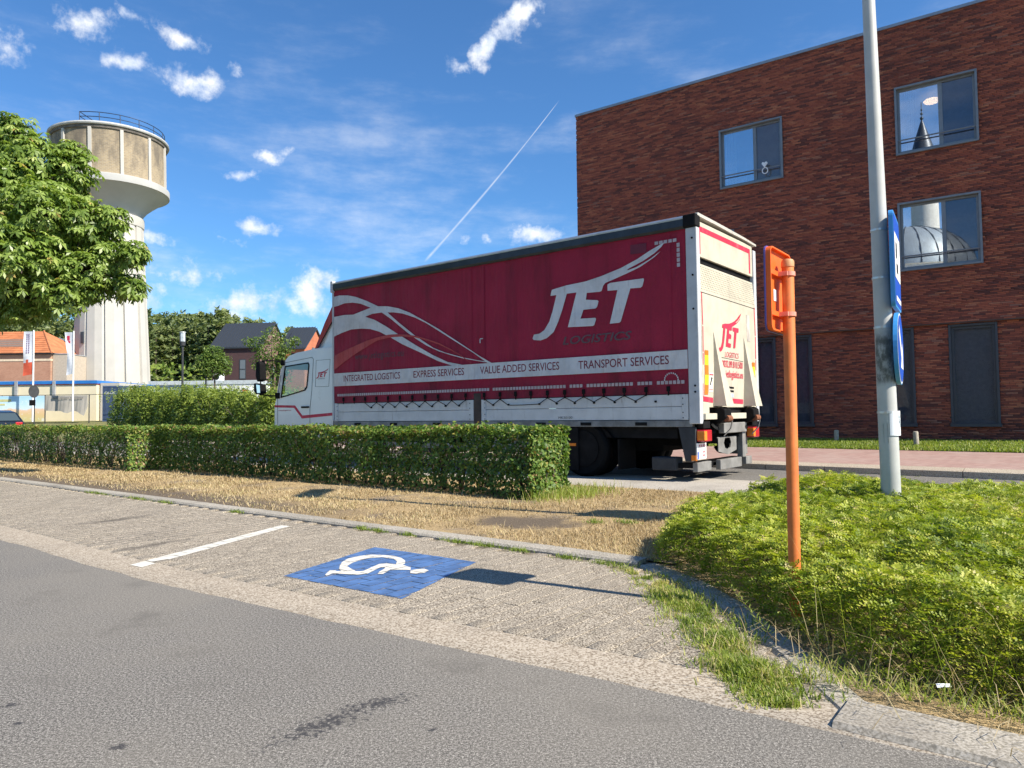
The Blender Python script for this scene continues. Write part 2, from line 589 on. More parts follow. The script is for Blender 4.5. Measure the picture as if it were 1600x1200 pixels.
def mat_soil():
    t = NT('dry_soil_and_straw')
    p = t.pos()
    n = t.noise(1.1, 6, 0.65, p)
    f = t.noise(70, 4, 0.65, p)
    c = t.ramp(f, [(0.3, (0.21, 0.15, 0.085)), (0.55, (0.41, 0.30, 0.16)), (0.75, (0.54, 0.42, 0.24))])
    c2 = t.ramp(f, [(0.3, (0.13, 0.10, 0.075)), (0.6, (0.26, 0.21, 0.155)), (0.8, (0.36, 0.30, 0.23))])
    c = t.mix(t.smooth(n, 0.50, 0.68), c, c2)
    # worn bare earth: a trodden patch by the bed and a strip behind the kerb
    m = t.N('ShaderNodeMapping', {'Vector': p, 'Location': ST(4.2, 5.5), 'Rotation': (0, 0, PI / 2 + A), 'Scale': (0.85, 0.5, 50)}, vector_type='TEXTURE').outputs[0]
    q = t.math('SUBTRACT', 1.0, t.N('ShaderNodeVectorMath', {0: m}, operation='LENGTH').outputs['Value'])
    q = t.math('ADD', q, t.math('MULTIPLY', t.math('SUBTRACT', t.noise(4, 5, 0.6, p), 0.5), 1.2))
    tt = t.N('ShaderNodeVectorMath', {0: p, 1: (VS.x, VS.y, 0)}, operation='DOT_PRODUCT').outputs['Value']
    ss = t.N('ShaderNodeVectorMath', {0: p, 1: (US.x, US.y, 0)}, operation='DOT_PRODUCT').outputs['Value']
    band = t.math('MULTIPLY', t.smooth(t.math('ADD', tt, t.math('MULTIPLY', t.noise(2.5, 5, 0.6, p), 0.5)), 5.75, 5.2), t.smooth(ss, 4.5, 8.0))
    earth = t.ramp(f, [(0.3, (0.085, 0.066, 0.05)), (0.6, (0.17, 0.135, 0.10)), (0.8, (0.25, 0.205, 0.16))])
    c = t.mix(t.math('MAXIMUM', t.smooth(q, 0.1, 0.6), band), c, earth)
    t.set(color=c, rough=0.95, spec=0.1)
    t.bump(f, 0.8, 0.02)
    return t.m


M['soil'] = mat_soil()


def mat_grassground(name, a, b):
    t = NT(name)
    p = t.pos()
    f = t.noise(55, 5, 0.7, p)
    n = t.noise(0.8, 5, 0.6, p)
    c = t.ramp(f, [(0.3, a), (0.7, b)])
    c = t.mix(t.smooth(n, 0.5, 0.72, 0, 0.7), c, (0.24, 0.22, 0.08))
    t.set(color=c, rough=0.95, spec=0.1)
    t.bump(f, 0.9, 0.03)
    return t.m


M['lawn'] = mat_grassground('lawn', (0.055, 0.085, 0.02), (0.17, 0.20, 0.055))
M['terrain'] = mat_grassground('field', (0.09, 0.10, 0.04), (0.22, 0.21, 0.10))


def mat_redpave():
    t = NT('red_clay_pavers')
    p = t.pos()
    mp = t.N('ShaderNodeMapping', {'Vector': p, 'Rotation': (0, 0, -0.62)}).outputs[0]
    br = t.N('ShaderNodeTexBrick', {'Vector': mp, 'Color1': (0.30, 0.175, 0.15, 1), 'Color2': (0.37, 0.235, 0.20, 1), 'Mortar': (0.20, 0.15, 0.125, 1),
                                    'Scale': 1.0, 'Mortar Size': 0.008, 'Brick Width': 0.22, 'Row Height': 0.11})
    c = t.mix(t.smooth(t.noise(1.2, 6, 0.6, p), 0.4, 0.75, 0, 0.5), br.outputs['Color'], (0.36, 0.29, 0.25))
    c = t.mix(t.smooth(t.noise(60, 3, 0.6, p), 0.5, 0.7, 0, 0.4), c, (0.22, 0.14, 0.12))
    t.set(color=c, rough=0.9)
    t.bump(br.outputs['Fac'], -0.4, 0.006)
    return t.m


M['redpave'] = mat_redpave()


def strip(name, s0, s1, t0, t1, z0, z1, mat, ns=2, nt=2, jit0=0.0, jit1=0.0, ang=None, parent=None, seed=1, bumpz=0.0, skirt=False):
    """a sheet along the street frame; t0/t1 may be functions of s"""
    f0 = t0 if callable(t0) else (lambda s: t0 + 0 * s)
    f1 = t1 if callable(t1) else (lambda s: t1 + 0 * s)
    s = np.linspace(s0, s1, ns)
    e0 = f0(s) + (vnoise(s, s * 0 + 3, 0.35, seed) - 0.5) * 2 * jit0 + (vnoise(s, s * 0 + 8, 0.09, seed) - 0.5) * jit0
    e1 = f1(s) + (vnoise(s, s * 0 + 5, 0.35, seed + 9) - 0.5) * 2 * jit1 + (vnoise(s, s * 0 + 7, 0.09, seed + 4) - 0.5) * jit1
    k = np.linspace(0, 1, nt)
    if skirt:
        k = np.concatenate([[0, 0.03], k[1:]])
        nt += 1
    S = np.repeat(s[:, None], nt, 1)
    T = e0[:, None] * (1 - k) + e1[:, None] * k
    X, Y = STn(S, T)
    Z = z0 * (1 - k)[None, :] + z1 * k[None, :] + 0 * S
    if skirt:
        Z[:, 0] -= 0.012
    if bumpz:
        Z = Z + (vnoise(S, T, 0.6, seed) - 0.5) * bumpz * np.sin(k * PI)[None, :]
    V = np.stack([X, Y, Z], -1).reshape(-1, 3)
    i = np.arange((ns - 1) * nt).reshape(ns - 1, nt)[:, :-1].ravel()
    F = np.stack([i, i + nt, i + nt + 1, i + 1], 1)[:, ::-1]
    return np_mesh(name, V, F, mat, parent, smooth=True)


# terrain: one sheet to the horizon, rising a little towards the far left
g = np.concatenate([-np.geomspace(900, 40, 14), np.linspace(-36, 36, 25), np.geomspace(40, 900, 14)])
gy = np.concatenate([-np.geomspace(900, 40, 10), np.linspace(-36, 60, 49), np.geomspace(64, 900, 16)])
GX, GY = np.meshgrid(g, gy, indexing='ij')
GZ = -0.07 + 0.95 * smoothstep(37, 50, GY)
V = np.stack([GX, GY, GZ], -1).reshape(-1, 3)
ii = np.arange(len(g) * len(gy)).reshape(len(g), len(gy))
F = np.stack([ii[:-1, :-1].ravel(), ii[1:, :-1].ravel(), ii[1:, 1:].ravel(), ii[:-1, 1:].ravel()], 1)
tag(np_mesh('ground', V, F, M['terrain'], smooth=True), kind='structure')
GROUND_FAR = 0.88

edge = lambda s: np.interp(s, [-22, 0.16, 1.5, 2.5, 3.8, 4.6, 5.6, 7.5, 44], [2.56, 2.55, 2.49, 2.41, 2.33, 2.28, 2.26, 2.28, 2.30])              # rim of the near road
tag(strip('near_road', -22, 44, -7.5, lambda s: edge(s) + 0.16, 0, 0, M['asphalt'], 700, 3), kind='structure')
tag(strip('sandy_gutter', -22, 44, edge, lambda s: edge(s) + 0.36, 0.004, 0.004, M['sand'], 900, 3, 0.014, 0.03, seed=4, skirt=True), kind='structure')
bay = tag(strip('parking_bay', 0.6, 30, 2.42, 4.47, -0.006, -0.006, M['joint'], 40, 4), kind='structure')


# ---- pavers: one piece each
def paver_shape(l, w, h, c):
    x, y = l / 2, w / 2
    xi, yi = x - c, y - c
    v = [(-x, -y, -h), (x, -y, -h), (x, y, -h), (-x, y, -h), (-x, -y, -c), (x, -y, -c), (x, y, -c), (-x, y, -c),
         (-xi, -yi, 0), (xi, -yi, 0), (xi, yi, 0), (-xi, yi, 0)]
    f = [(8, 9, 10, 11)] + [(i, (i + 1) % 4, 4 + (i + 1) % 4, 4 + i) for i in range(4)] + [(4 + i, 4 + (i + 1) % 4, 8 + (i + 1) % 4, 8 + i) for i in range(4)]
    return v, f


PW, PL_ = 0.1085, 0.217
slots = []
halves = []
row = 0
s = 0.72
kerbline = lambda s: np.interp(s, [0.6, 0.72, 1.0, 1.5, 2.05, 2.35, 2.6], [2.62, 2.74, 3.12, 3.72, 4.22, 4.40, 4.44])   # inner side of the turning kerb
while s < 26:
    t = edge(s) + 0.31 + (0.11 if row % 2 else 0.0)
    lim = kerbline(s) - 0.06
    if row % 2:
        halves.append((s, t - 0.11 + PL_ / 4 - 0.002))
    while t + PL_ * 0.5 < lim:
        slots.append((s, t + PL_ / 2))
        t += PL_ + 0.003
    row += 1
    s += PW + 0.003
slots = np.array(slots)
px_, py_ = STn(slots[:, 0], slots[:, 1])
order = np.argsort(np.hypot(px_, py_))
rot_p = math.atan2(VS.y, VS.x)
pv, pf = paver_shape(PL_, PW, 0.05, 0.0022)
pme = bpy.data.meshes.new('paver')
pme.from_pydata(pv, [], pf)
pme.materials.append(M['paver'])
zs = 0.005 + (vnoise(slots[:, 0], slots[:, 1], 0.9, 3) - 0.5) * 0.005 + rng.uniform(-0.0008, 0.0008, len(slots))
tilt = rng.normal(0, 0.0018, (len(slots), 2))
for k in order[:300]:
    o = bpy.data.objects.new('paver', pme)
    COL.objects.link(o)
    o.parent = bay
    o.location = (px_[k], py_[k], zs[k])
    o.rotation_euler = (tilt[k, 0], tilt[k, 1], rot_p)
rest = order[300:]
pva = np.array(pv)
co, si = math.cos(rot_p), math.sin(rot_p)
loc = pva[None] + np.zeros((len(rest), 1, 1))
Z = loc[..., 2] + zs[rest][:, None] + loc[..., 0] * tilt[rest, 1][:, None] + loc[..., 1] * tilt[rest, 0][:, None]
X = loc[..., 0] * co - loc[..., 1] * si + px_[rest][:, None]
Y = loc[..., 0] * si + loc[..., 1] * co + py_[rest][:, None]
V = np.stack([X, Y, Z], -1).reshape(-1, 3)
F = (np.array(pf)[None] + (np.arange(len(rest)) * len(pv))[:, None, None]).reshape(-1, 4)
hv = np.array(paver_shape(PL_ / 2 - 0.004, PW, 0.05, 0.0022)[0])
hs = np.array(halves)
hx_, hy_ = STn(hs[:, 0], hs[:, 1])
loc = hv[None] + np.zeros((len(hs), 1, 1))
VH = np.stack([loc[..., 0] * co - loc[..., 1] * si + hx_[:, None], loc[..., 0] * si + loc[..., 1] * co + hy_[:, None], loc[..., 2] + 0.0075], -1).reshape(-1, 3)
FH = (np.array(pf)[None] + (np.arange(len(hs)) * len(pv))[:, None, None]).reshape(-1, 4) + len(V)
V, F = np.concatenate([V, VH]), np.concatenate([F, FH])
tag(np_mesh('pavers', V, F, M['paver'], bay, np.repeat(rng.uniform(0, 1, len(rest) + len(hs)), len(pv))), kind='stuff')


# ---- paint on the pavers, broken at every joint
def clip_poly(poly, x0, x1, y0, y1):
    for ax, val, sgn in ((0, x0, 1), (0, x1, -1), (1, y0, 1), (1, y1, -1)):
        out = []
        for i in range(len(poly)):
            a, b = poly[i - 1], poly[i]
            da, db = (a[ax] - val) * sgn, (b[ax] - val) * sgn
            if (da >= 0) != (db >= 0):
                r = da / (da - db)
                out.append((a[0] + (b[0] - a[0]) * r, a[1] + (b[1] - a[1]) * r))
            if db >= 0:
                out.append(b)
        poly = out
        if len(poly) < 3:
            return []
    return poly


def paint(name, poly, mat, lift, gap=0.0015):
    m = MB()
    q = np.array(poly)
    lo, hi = q.min(0) - 0.2, q.max(0) + 0.2
    for k in range(len(slots)):
        s_, t_ = slots[k]
        if not (lo[0] < s_ < hi[0] and lo[1] < t_ < hi[1]):
            continue
        c = clip_poly(poly, s_ - PW / 2 + gap, s_ + PW / 2 - gap, t_ - PL_ / 2 + gap, t_ + PL_ / 2 - gap)
        if c:
            pts = []
            for (a, b) in c:
                dz = (b - t_) * -tilt[k, 1] + (a - s_) * tilt[k, 0]
                pts.append(ST(a, b, zs[k] + lift - dz))
            m.poly(pts[::-1])
    return m.build(name, mat, bay)


paint('painted_blue_square', [(4.14, 2.85), (4.43, 3.88), (3.39, 3.90), (3.07, 2.89)], M['blue_paint'], 0.0022)
paint('painted_white_line', [(5.42, 2.56), (5.265, 2.56), (5.94, 4.16), (6.07, 4.15)], M['white_paint'], 0.0022)
MB().poly([ST(5.365, 2.43, 0.0066), ST(5.21, 2.44, 0.0066), ST(5.264, 2.562, 0.0066), ST(5.419, 2.562, 0.0066)]).build('painted_line_end', M['white_paint'], bay)
WH = M['white_paint']
paint('painted_wheelchair_symbol', [(3.99,3.18),(4.08,3.26),(4.17,3.35),(4.24,3.47),(4.24,3.58),(4.20,3.65),(4.12,3.69),(4.02,3.71),(3.92,3.69),(3.82,3.63),(3.75,3.56),(3.73,3.50),(3.79,3.51),(3.85,3.58),(3.95,3.64),(4.06,3.63),(4.11,3.57),(4.12,3.48),(4.09,3.38),(4.03,3.28),(3.94,3.24),(3.87,3.22),(3.85,3.20),(3.92,3.15)], WH, 0.0046)
paint('painted_wheelchair_figure', [(3.93,3.02),(4.01,3.12),(3.98,3.14),(3.95,3.13),(3.82,3.22),(3.81,3.24),(3.89,3.45),(3.86,3.49),(3.79,3.51),(3.72,3.52),(3.62,3.49),(3.57,3.44),(3.65,3.39),(3.69,3.37),(3.63,3.25),(3.66,3.23),(3.70,3.28),(3.74,3.36),(3.77,3.40),(3.80,3.38),(3.72,3.20),(3.75,3.14),(3.90,3.08),(3.92,3.07),(3.89,3.00)], WH, 0.0062)
paint('painted_wheelchair_head', [(3.56,3.43),(3.55,3.48),(3.52,3.52),(3.46,3.50),(3.43,3.43),(3.46,3.38),(3.50,3.37)], WH, 0.0062)

# ---- kerb: single stones along the bay, turning out to the road, then on along the bed
kerb = tag(bpy.data.objects.new('kerb', None), kind='structure')
COL.objects.link(kerb)


def kerb_stone(p0, p1, w, h, drop=0.012):
    """stone between two points of the street frame, inner side to the left of p0->p1 is the road side"""
    a, b = Vector(p0), Vector(p1)
    d = (b - a).normalized()
    n = Vector((-d.y, d.x))
    a2, b2 = a + d * 0.005, b - d * 0.005
    pts, fs = [], []
    prof = [(0, -0.1), (0, h - 0.022), (0.018, h - drop * 0.4), (w - 0.01, h), (w, h - 0.008), (w, -0.1)]
    m = len(prof)
    for q in (a2, b2):
        for (k, z) in prof:
            r = q + n * k
            pts.append(ST(r.x, r.y, z + random.uniform(-0.0015, 0.0015)))
    fs = [(i, i + 1, m + i + 1, m + i) for i in range(m - 1)] + [tuple(range(m))[::-1], tuple(range(m, 2 * m))]
    MB().add(pts, fs).build('kerb_stone', M['kerb'], kerb)


s = 27.0
while s > 2.5:
    e = max(s - 1.0, 2.42)
    kerb_stone((e, 4.455), (s, 4.455), 0.16, 0.034)
    s -= 1.0
turn = [(0.70, 2.70), (1.05, 3.16), (1.52, 3.74), (1.95, 4.16), (2.41, 4.455)]
for a, b in zip(turn[:-1], turn[1:]):
    kerb_stone(a, b, 0.13, 0.016)
s = 0.69
while s > -8:
    kerb_stone((s - 1.0, 2.56), (s, 2.56), 0.25, 0.026, 0.012)
    s -= 1.0

# ---- verge with dead grass, soil of the bed
verge = tag(strip('verge', 2.2, 44, 4.58, 8.75, 0.020, 0.02, M['soil'], 160, 26, jit1=0.06, bumpz=0.05, seed=6), kind='structure')
bedsoil = tag(strip('bed_soil', -9, 2.95, lambda s: np.interp(s, [-9, 0.69, 1.05, 1.52, 1.95, 2.41, 2.95], [2.70, 2.74, 3.24, 3.84, 4.28, 4.56, 4.62]), 8.75, 0.004, 0.02, M['soil'], 80, 20, bumpz=0.04, seed=8), kind='structure')
tag(strip('concrete_lane', -22, 44, 8.68, 10.75, 0.004, 0.004, M['lane'], 200, 3, 0.07, 0.01, seed=12), kind='structure')
tag(strip('street', -22, 44, 10.74, 13.6, -0.004, -0.004, M['asphalt2'], 20, 3), kind='structure')

# ---- far side of the street, laid along the brick building
AB = 0.9519
UB = Vector((-math.sin(AB), math.cos(AB))); VB = Vector((math.cos(AB), math.sin(AB)))
BC = Vector((2.2008, 23.5518))


def BT(s, t, z):
    return (BC.x + s * UB.x + t * VB.x, BC.y + s * UB.y + t * VB.y, z)


def bstrip(name, s0, s1, t0, t1, z0, z1, mat, n=2, rot=0.0, kind='structure'):
    m = MB()
    ss = np.linspace(s0, s1, n)
    for i in range(n - 1):
        a, b = ss[i], ss[i + 1]
        r = lambda s, t: t + (s + 6) * rot
        m.add([BT(a, r(a, t0), z0), BT(b, r(b, t0), z0), BT(b, r(b, t1), z1), BT(a, r(a, t1), z1)], [(0, 3, 2, 1)])
    return tag(m.build(name, mat), kind=kind)


bstrip('street_edge', -34, 22, -9.2, -7.0, -0.008, -0.008, M['asphalt2'], 6, 0.10)
m = MB()
for s_ in np.arange(-34, 22, 1.0):
    pass
fk = tag(bpy.data.objects.new('far_kerb', None), kind='structure')
COL.objects.link(fk)
for s_ in np.arange(-24, 16, 1.0):
    a, b = s_ + 0.006, s_ + 0.994
    r = lambda s, t: t + (s + 6) * 0.10
    pts = []
    for q in (a, b):
        for (t_, z_) in ((-7.12, -0.05), (-7.12, 0.09), (-7.08, 0.105), (-6.62, 0.115), (-6.62, -0.05)):
            pts.append(BT(q, r(q, t_), z_))
    MB().add(pts, [(0, 1, 6, 5), (1, 2, 7, 6), (2, 3, 8, 7), (3, 4, 9, 8), (0, 4, 3, 2, 1), (5, 6, 7, 8, 9)]).build('kerb_stone', M['sand'], fk)
bstrip('red_pavement', -34, 22, -6.615, -2.5, 0.11, 0.15, M['redpave'], 6, 0.10)
lw = bstrip('far_lawn', -34, 22, -2.5, 0.6, 0.155, 0.30, M['lawn'], 6, 0.06)
bstrip('ground_behind_lawn', -34, 22, 0.4, 3.0, 0.285, 0.285, M['lawn'], 6, 0.06)

# ================================================================== BRICK BUILDING
def mat_brick():
    t = NT('mixed_red_brick')
    p = t.pos()
    r = t.math('FRACT', t.math('ADD', t.N('ShaderNodeAttribute', attribute_name='rnd').outputs['Fac'], t.N('ShaderNodeObjectInfo').outputs['Random']))
    c = t.ramp(r, [(0.0, (0.13, 0.054, 0.045)), (0.16, (0.215, 0.072, 0.052)), (0.40, (0.33, 0.096, 0.060)), (0.70, (0.42, 0.128, 0.072)), (0.90, (0.50, 0.185, 0.096)), (1.0, (0.31, 0.145, 0.105))])
    n1 = t.noise(28, 4, 0.65, p)
    c = t.mix(t.smooth(n1, 0.45, 0.8, 0, 0.45), c, (0.08, 0.036, 0.032))
    c = t.mix(t.smooth(t.noise(0.35, 5, 0.6, p), 0.45, 0.75, 0, 0.25), c, (0.055, 0.03, 0.03))
    t.set(color=c, rough=0.85, spec=0.25)
    t.bump(t.noise(150, 3, 0.6, p), 0.5, 0.004)
    return t.m


M['brick'] = mat_brick()
M['mortar'] = plain('dark_mortar', (0.10, 0.065, 0.055), 0.95, var=0.25, scale=3)
M['frame'] = plain('grey_window_metal', (0.20, 0.215, 0.23), 0.45, 0.3, 0.08)
M['frame_dark'] = plain('dark_window_metal', (0.055, 0.062, 0.072), 0.45, 0.2, 0.1)
M['pane'] = glassmat('window_glass', (0.75, 0.82, 0.88), 0.50)
M['pane_dark'] = glassmat('dark_window_glass', (0.72, 0.74, 0.78), 0.05)
M['pane_ground'] = glassmat('ground_floor_glass', (0.80, 0.82, 0.85), -0.012)
M['screen'] = plain('fabric_screen', (0.13, 0.135, 0.15), 0.9, var=0.12, scale=14)
M['card'] = plain('brown_blind', (0.42, 0.31, 0.20), 0.9, var=0.08)
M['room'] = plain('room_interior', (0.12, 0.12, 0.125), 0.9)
M['curtain_white'] = plain('net_curtain', (0.62, 0.64, 0.68), 0.9)
M['zinc'] = plain('zinc_coping', (0.30, 0.32, 0.34), 0.4, 0.6, 0.1)

bld = thing('brick_building', 'three-storey dark red brick building with flat roof and grey framed windows across the street', 'building', (BC.x, BC.y, 0), PI / 2 + AB)
# local: x along the facade (negative to the right of the picture), y out towards the street
BW, BH = -19.0, 10.80
DEPTH = 11.0
REC = 0.11
wall = MB()
WIN = [(-6.51, -4.80, 7.44, 9.10), (-11.04, -9.33, 7.44, 9.12), (-11.03, -9.32, 4.50, 6.17), (-5.11, -3.40, 4.50, 6.17), (-15.6, -13.9, 7.44, 9.12), (-15.6, -13.9, 4.50, 6.17)]
GW = [(-11.28, -10.28, 0.61, 3.07), (-9.54, -8.97, 0.61, 3.07), (-7.12, -6.53, 0.61, 3.07), (-6.17, -5.58, 0.61, 3.07), (-14.6, -13.6, 0.61, 3.07), (-4.2, -3.2, 0.61, 3.07), (-2.0, -1.4, 0.61, 3.07)]
OVER = 3.11


def wall_sheet(x0, x1, z0, z1, y, holes):
    """backing wall with openings, as butted rectangles"""
    xs = sorted({x0, x1} | {h[0] for h in holes} | {h[1] for h in holes})
    m = MB()
    for a, b in zip(xs[:-1], xs[1:]):
        cuts = sorted([(h[2], h[3]) for h in holes if h[0] <= a + 1e-6 and h[1] >= b - 1e-6])
        z = z0
        for c0, c1 in cuts + [(z1, z1)]:
            if c0 > z:
                m.box(a, b, y - 0.12, y, z, c0)
            z = c1
    return m


wall_sheet(BW, -0.02, OVER + 0.02, BH - 0.06, -0.022, WIN).build('upper_wall', M['mortar'], bld)
wall_sheet(BW, -0.15, 0.10, OVER + 0.02, -REC - 0.022, GW).build('ground_floor_wall', M['mortar'], bld)
MB().box(BW, -0.02, -0.3, -0.005, OVER - 0.02, OVER + 0.015).build('soffit', M['mortar'], bld)
body = MB()
body.box(BW, -0.03, -DEPTH, -4.0, 0.1, BH - 0.3)
body.box(-0.16, -0.03, -4.0, -0.16, 0.1, BH - 0.1)
body.box(BW, BW + 0.13, -4.0, -0.16, 0.1, BH - 0.1)
body.box(BW, -0.03, -4.0, -0.15, BH - 0.4, BH - 0.2)
body.box(BW, -0.03, -4.0, -0.15, 6.6, 6.8)
body.box(BW, -0.03, -4.0, -0.25, 3.2, 3.5)
body.build('core', M['mortar'], bld)
cop = MB()
cop.box(BW, 0.02, -0.32, 0.035, BH - 0.07, BH + 0.005)
cop.build('coping', M['zinc'], bld)

BRL, BRH, JT = 0.232, 0.0325, 0.0075
full, part = [], []
z = 0.12
course = 0
while z < BH - 0.08:
    low = z < OVER - 0.01
    y = -REC if low else 0.0
    zt = z + BRH
    holes = sorted([(h[0], h[1]) for h in (GW if low else WIN) if h[2] < zt - 0.01 and h[3] > z + 0.01])
    x = BW
    runs = []
    for a, b in holes + [(0.0 if not low else -0.14, 0)]:
        runs.append((x, a)); x = b
    off = [0, 0.5, 0.25, 0.75][course % 4] * (BRL + JT) + rng.uniform(-0.03, 0.03)
    for a, b in runs:
        k = math.floor((a - BW - off) / (BRL + JT))
        while True:
            x0 = BW + off + k * (BRL + JT); x1 = x0 + BRL
            k += 1
            if x0 >= b - 0.01:
                break
            c0, c1 = max(x0, a), min(x1, b)
            if c1 - c0 < 0.025:
                continue
            (full if c0 == x0 and c1 == x1 else part).append((c0, c1, y, z))
    z += BRH + JT
    course += 1
full, part = np.array(full), np.array(part)
# the bricks that show largest: nearest the camera inside the frame
fx, fy = BC.x + full[:, 0] * UB.x, BC.y + full[:, 0] * UB.y
dist = np.sqrt(fx ** 2 + fy ** 2 + (full[:, 3] - EYE) ** 2) + np.where((full[:, 0] < -11.9) | (full[:, 3] < 0.75), 100, 0)
od = np.argsort(dist)
bme = bpy.data.meshes.new('brick')
bb = MB().box(0, BRL, -0.04, 0, 0, BRH)
bme.from_pydata(bb.v, [], bb.f)
bme.materials.append(M['brick'])
for k in od[:300]:
    o = bpy.data.objects.new('brick', bme)
    COL.objects.link(o)
    o.parent = bld
    o.location = (full[k, 0], full[k, 2] + random.uniform(-0.003, 0.003), full[k, 3])
rs = np.concatenate([full[od[300:]], part])
n = len(rs)
yj = rs[:, 2] + rng.uniform(-0.0035, 0.0035, n)
x0, x1, z0, z1 = rs[:, 0], rs[:, 1], rs[:, 3], rs[:, 3] + BRH
yb = yj - 0.04
V = np.stack([np.stack(k, 1) for k in ((x0, yb, z0), (x1, yb, z0), (x1, yb, z1), (x0, yb, z1), (x0, yj, z0), (x1, yj, z0), (x1, yj, z1), (x0, yj, z1))], 1).reshape(-1, 3)
bf = np.array([(4, 7, 6, 5), (0, 4, 5, 1), (1, 5, 6, 2), (2, 6, 7, 3), (3, 7, 4, 0)])
F = (bf[None] + (np.arange(n) * 8)[:, None, None]).reshape(-1, 4)
rr = np.clip(rng.uniform(0, 1, n) * 0.8 + (vnoise(rs[:, 0], rs[:, 3] * 3, 0.5, 5) - 0.5) * 0.3 + 0.10, 0, 0.999)
tag(np_mesh('bricks', V, F, M['brick'], bld, np.repeat(rr, 8)), kind='stuff')


def window(x0, x1, z0, z1, blind, lamp=False, curtain=True, cross=0.56):
    """projecting metal box frame, clear left half, screened right half, a guard rail"""
    # picture-left of the window is x1 (towards the far corner)
    w = MB()
    d0, d1 = -0.13, 0.055
    w.box(x0 - 0.03, x1 + 0.03, d0, d1, z1 - 0.02, z1 + 0.03)
    w.box(x0 - 0.03, x1 + 0.03, d0, d1, z0 - 0.03, z0 + 0.02)
    w.box(x0 - 0.03, x0 + 0.02, d0, d1, z0 + 0.02, z1 - 0.02)
    w.box(x1 - 0.02, x1 + 0.03, d0, d1, z0 + 0.02, z1 - 0.02)
    o = w.build('window', M['frame'], bld, bevel=0.004, seg=1)
    xm = x1 - (x1 - x0) * cross
    fr = MB()
    fr.box(x0 + 0.02, x1 - 0.02, -0.12, -0.06, z0 + 0.02, z0 + 0.085)
    fr.box(x0 + 0.02, x1 - 0.02, -0.12, -0.06, z1 - 0.07, z1 - 0.02)
    for q in (x1 - 0.075, xm - 0.045, x0 + 0.02):
        fr.box(q, q + (0.055 if q != xm - 0.045 else 0.09), -0.12, -0.062, z0 + 0.085, z1 - 0.07)
    fr.build('frame', M['frame'], o, bevel=0.004, seg=1)
    MB().box(xm + 0.045, x1 - 0.075, -0.096, -0.090, z0 + 0.085, z1 - 0.07).build('pane', M['pane'], o)
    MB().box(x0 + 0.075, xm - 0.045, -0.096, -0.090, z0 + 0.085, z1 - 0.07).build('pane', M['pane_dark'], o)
    sc = MB()
    sc.box(x0 + 0.075, xm - 0.045, -0.115, -0.104, z0 + 0.085, z1 - 0.07)
    sc.box(x0 + 0.075, xm - 0.045, -0.104, -0.1005, z0 + 0.66, z0 + 0.675)
    sc.build('blind', M['card' if blind else 'screen'], o)
    MB().cyl((x0 + 0.02, 0.03, z0 + 0.34), (x1 - 0.02, 0.03, z0 + 0.34), 0.018, n=8).build('guard_rail', M['frame'], o)
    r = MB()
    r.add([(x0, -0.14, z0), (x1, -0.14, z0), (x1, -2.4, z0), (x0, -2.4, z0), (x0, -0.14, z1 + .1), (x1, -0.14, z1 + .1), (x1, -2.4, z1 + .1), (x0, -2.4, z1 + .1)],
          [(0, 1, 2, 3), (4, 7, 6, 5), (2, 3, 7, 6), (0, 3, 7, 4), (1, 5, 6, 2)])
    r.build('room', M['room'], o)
    if curtain:
        c = MB()
        for k in range(7):
            q = x1 - 0.06 - k * 0.045
            c.box(q - 0.03, q, -0.30 - 0.025 * (k % 2), -0.26 - 0.025 * (k % 2), z0 + 0.05, z1)
        c.build('curtain', M['curtain_white'], o)
    return o


M['lamp_glow'] = NT('ceiling_lamp_glow').set(color=(0.9, 0.6, 0.3)).m
_b = M['lamp_glow'].node_tree.nodes['Principled BSDF']
_b.inputs['Emission Color'].default_value = (1.0, 0.55, 0.22, 1)
_b.inputs['Emission Strength'].default_value = 3.0
w1 = window(*WIN[0], True)
w2 = window(*WIN[1], False, True)
w3 = window(*WIN[2], False, curtain=False)
for q in WIN[3:]:
    window(*q, False)
MB().lathe([(0.02, 0.0), (0.17, 0.01), (0.2, 0.05), (0.15, 0.09), (0.03, 0.1)], 20, (-10.02, -1.15, 9.0)).build('ceiling_lamp', M['lamp_glow'], w2, True)
# small heart-shaped hanger and ring on the guard rail of the first window
M['white_plastic'] = plain('white_plastic', (0.75, 0.75, 0.74), 0.5, var=0.05)
hg = MB()
for k in range(14):
    a0, a1 = 2 * PI * k / 14, 2 * PI * (k + 1) / 14
    hg.cyl((-6.06 + 0.075 * math.cos(a0), 0.06, 7.70 + 0.085 * math.sin(a0)), (-6.06 + 0.075 * math.cos(a1), 0.06, 7.70 + 0.085 * math.sin(a1)), 0.014, n=6)
hg.prism([(-6.14, 7.90), (-6.10, 7.95), (-6.05, 7.92), (-6.0, 7.95), (-5.97, 7.90), (-6.05, 7.79)], lambda x, z, d: (x, d, z), 0.045, 0.075)
hg.build('hanging_ornament', M['white_plastic'], w1)

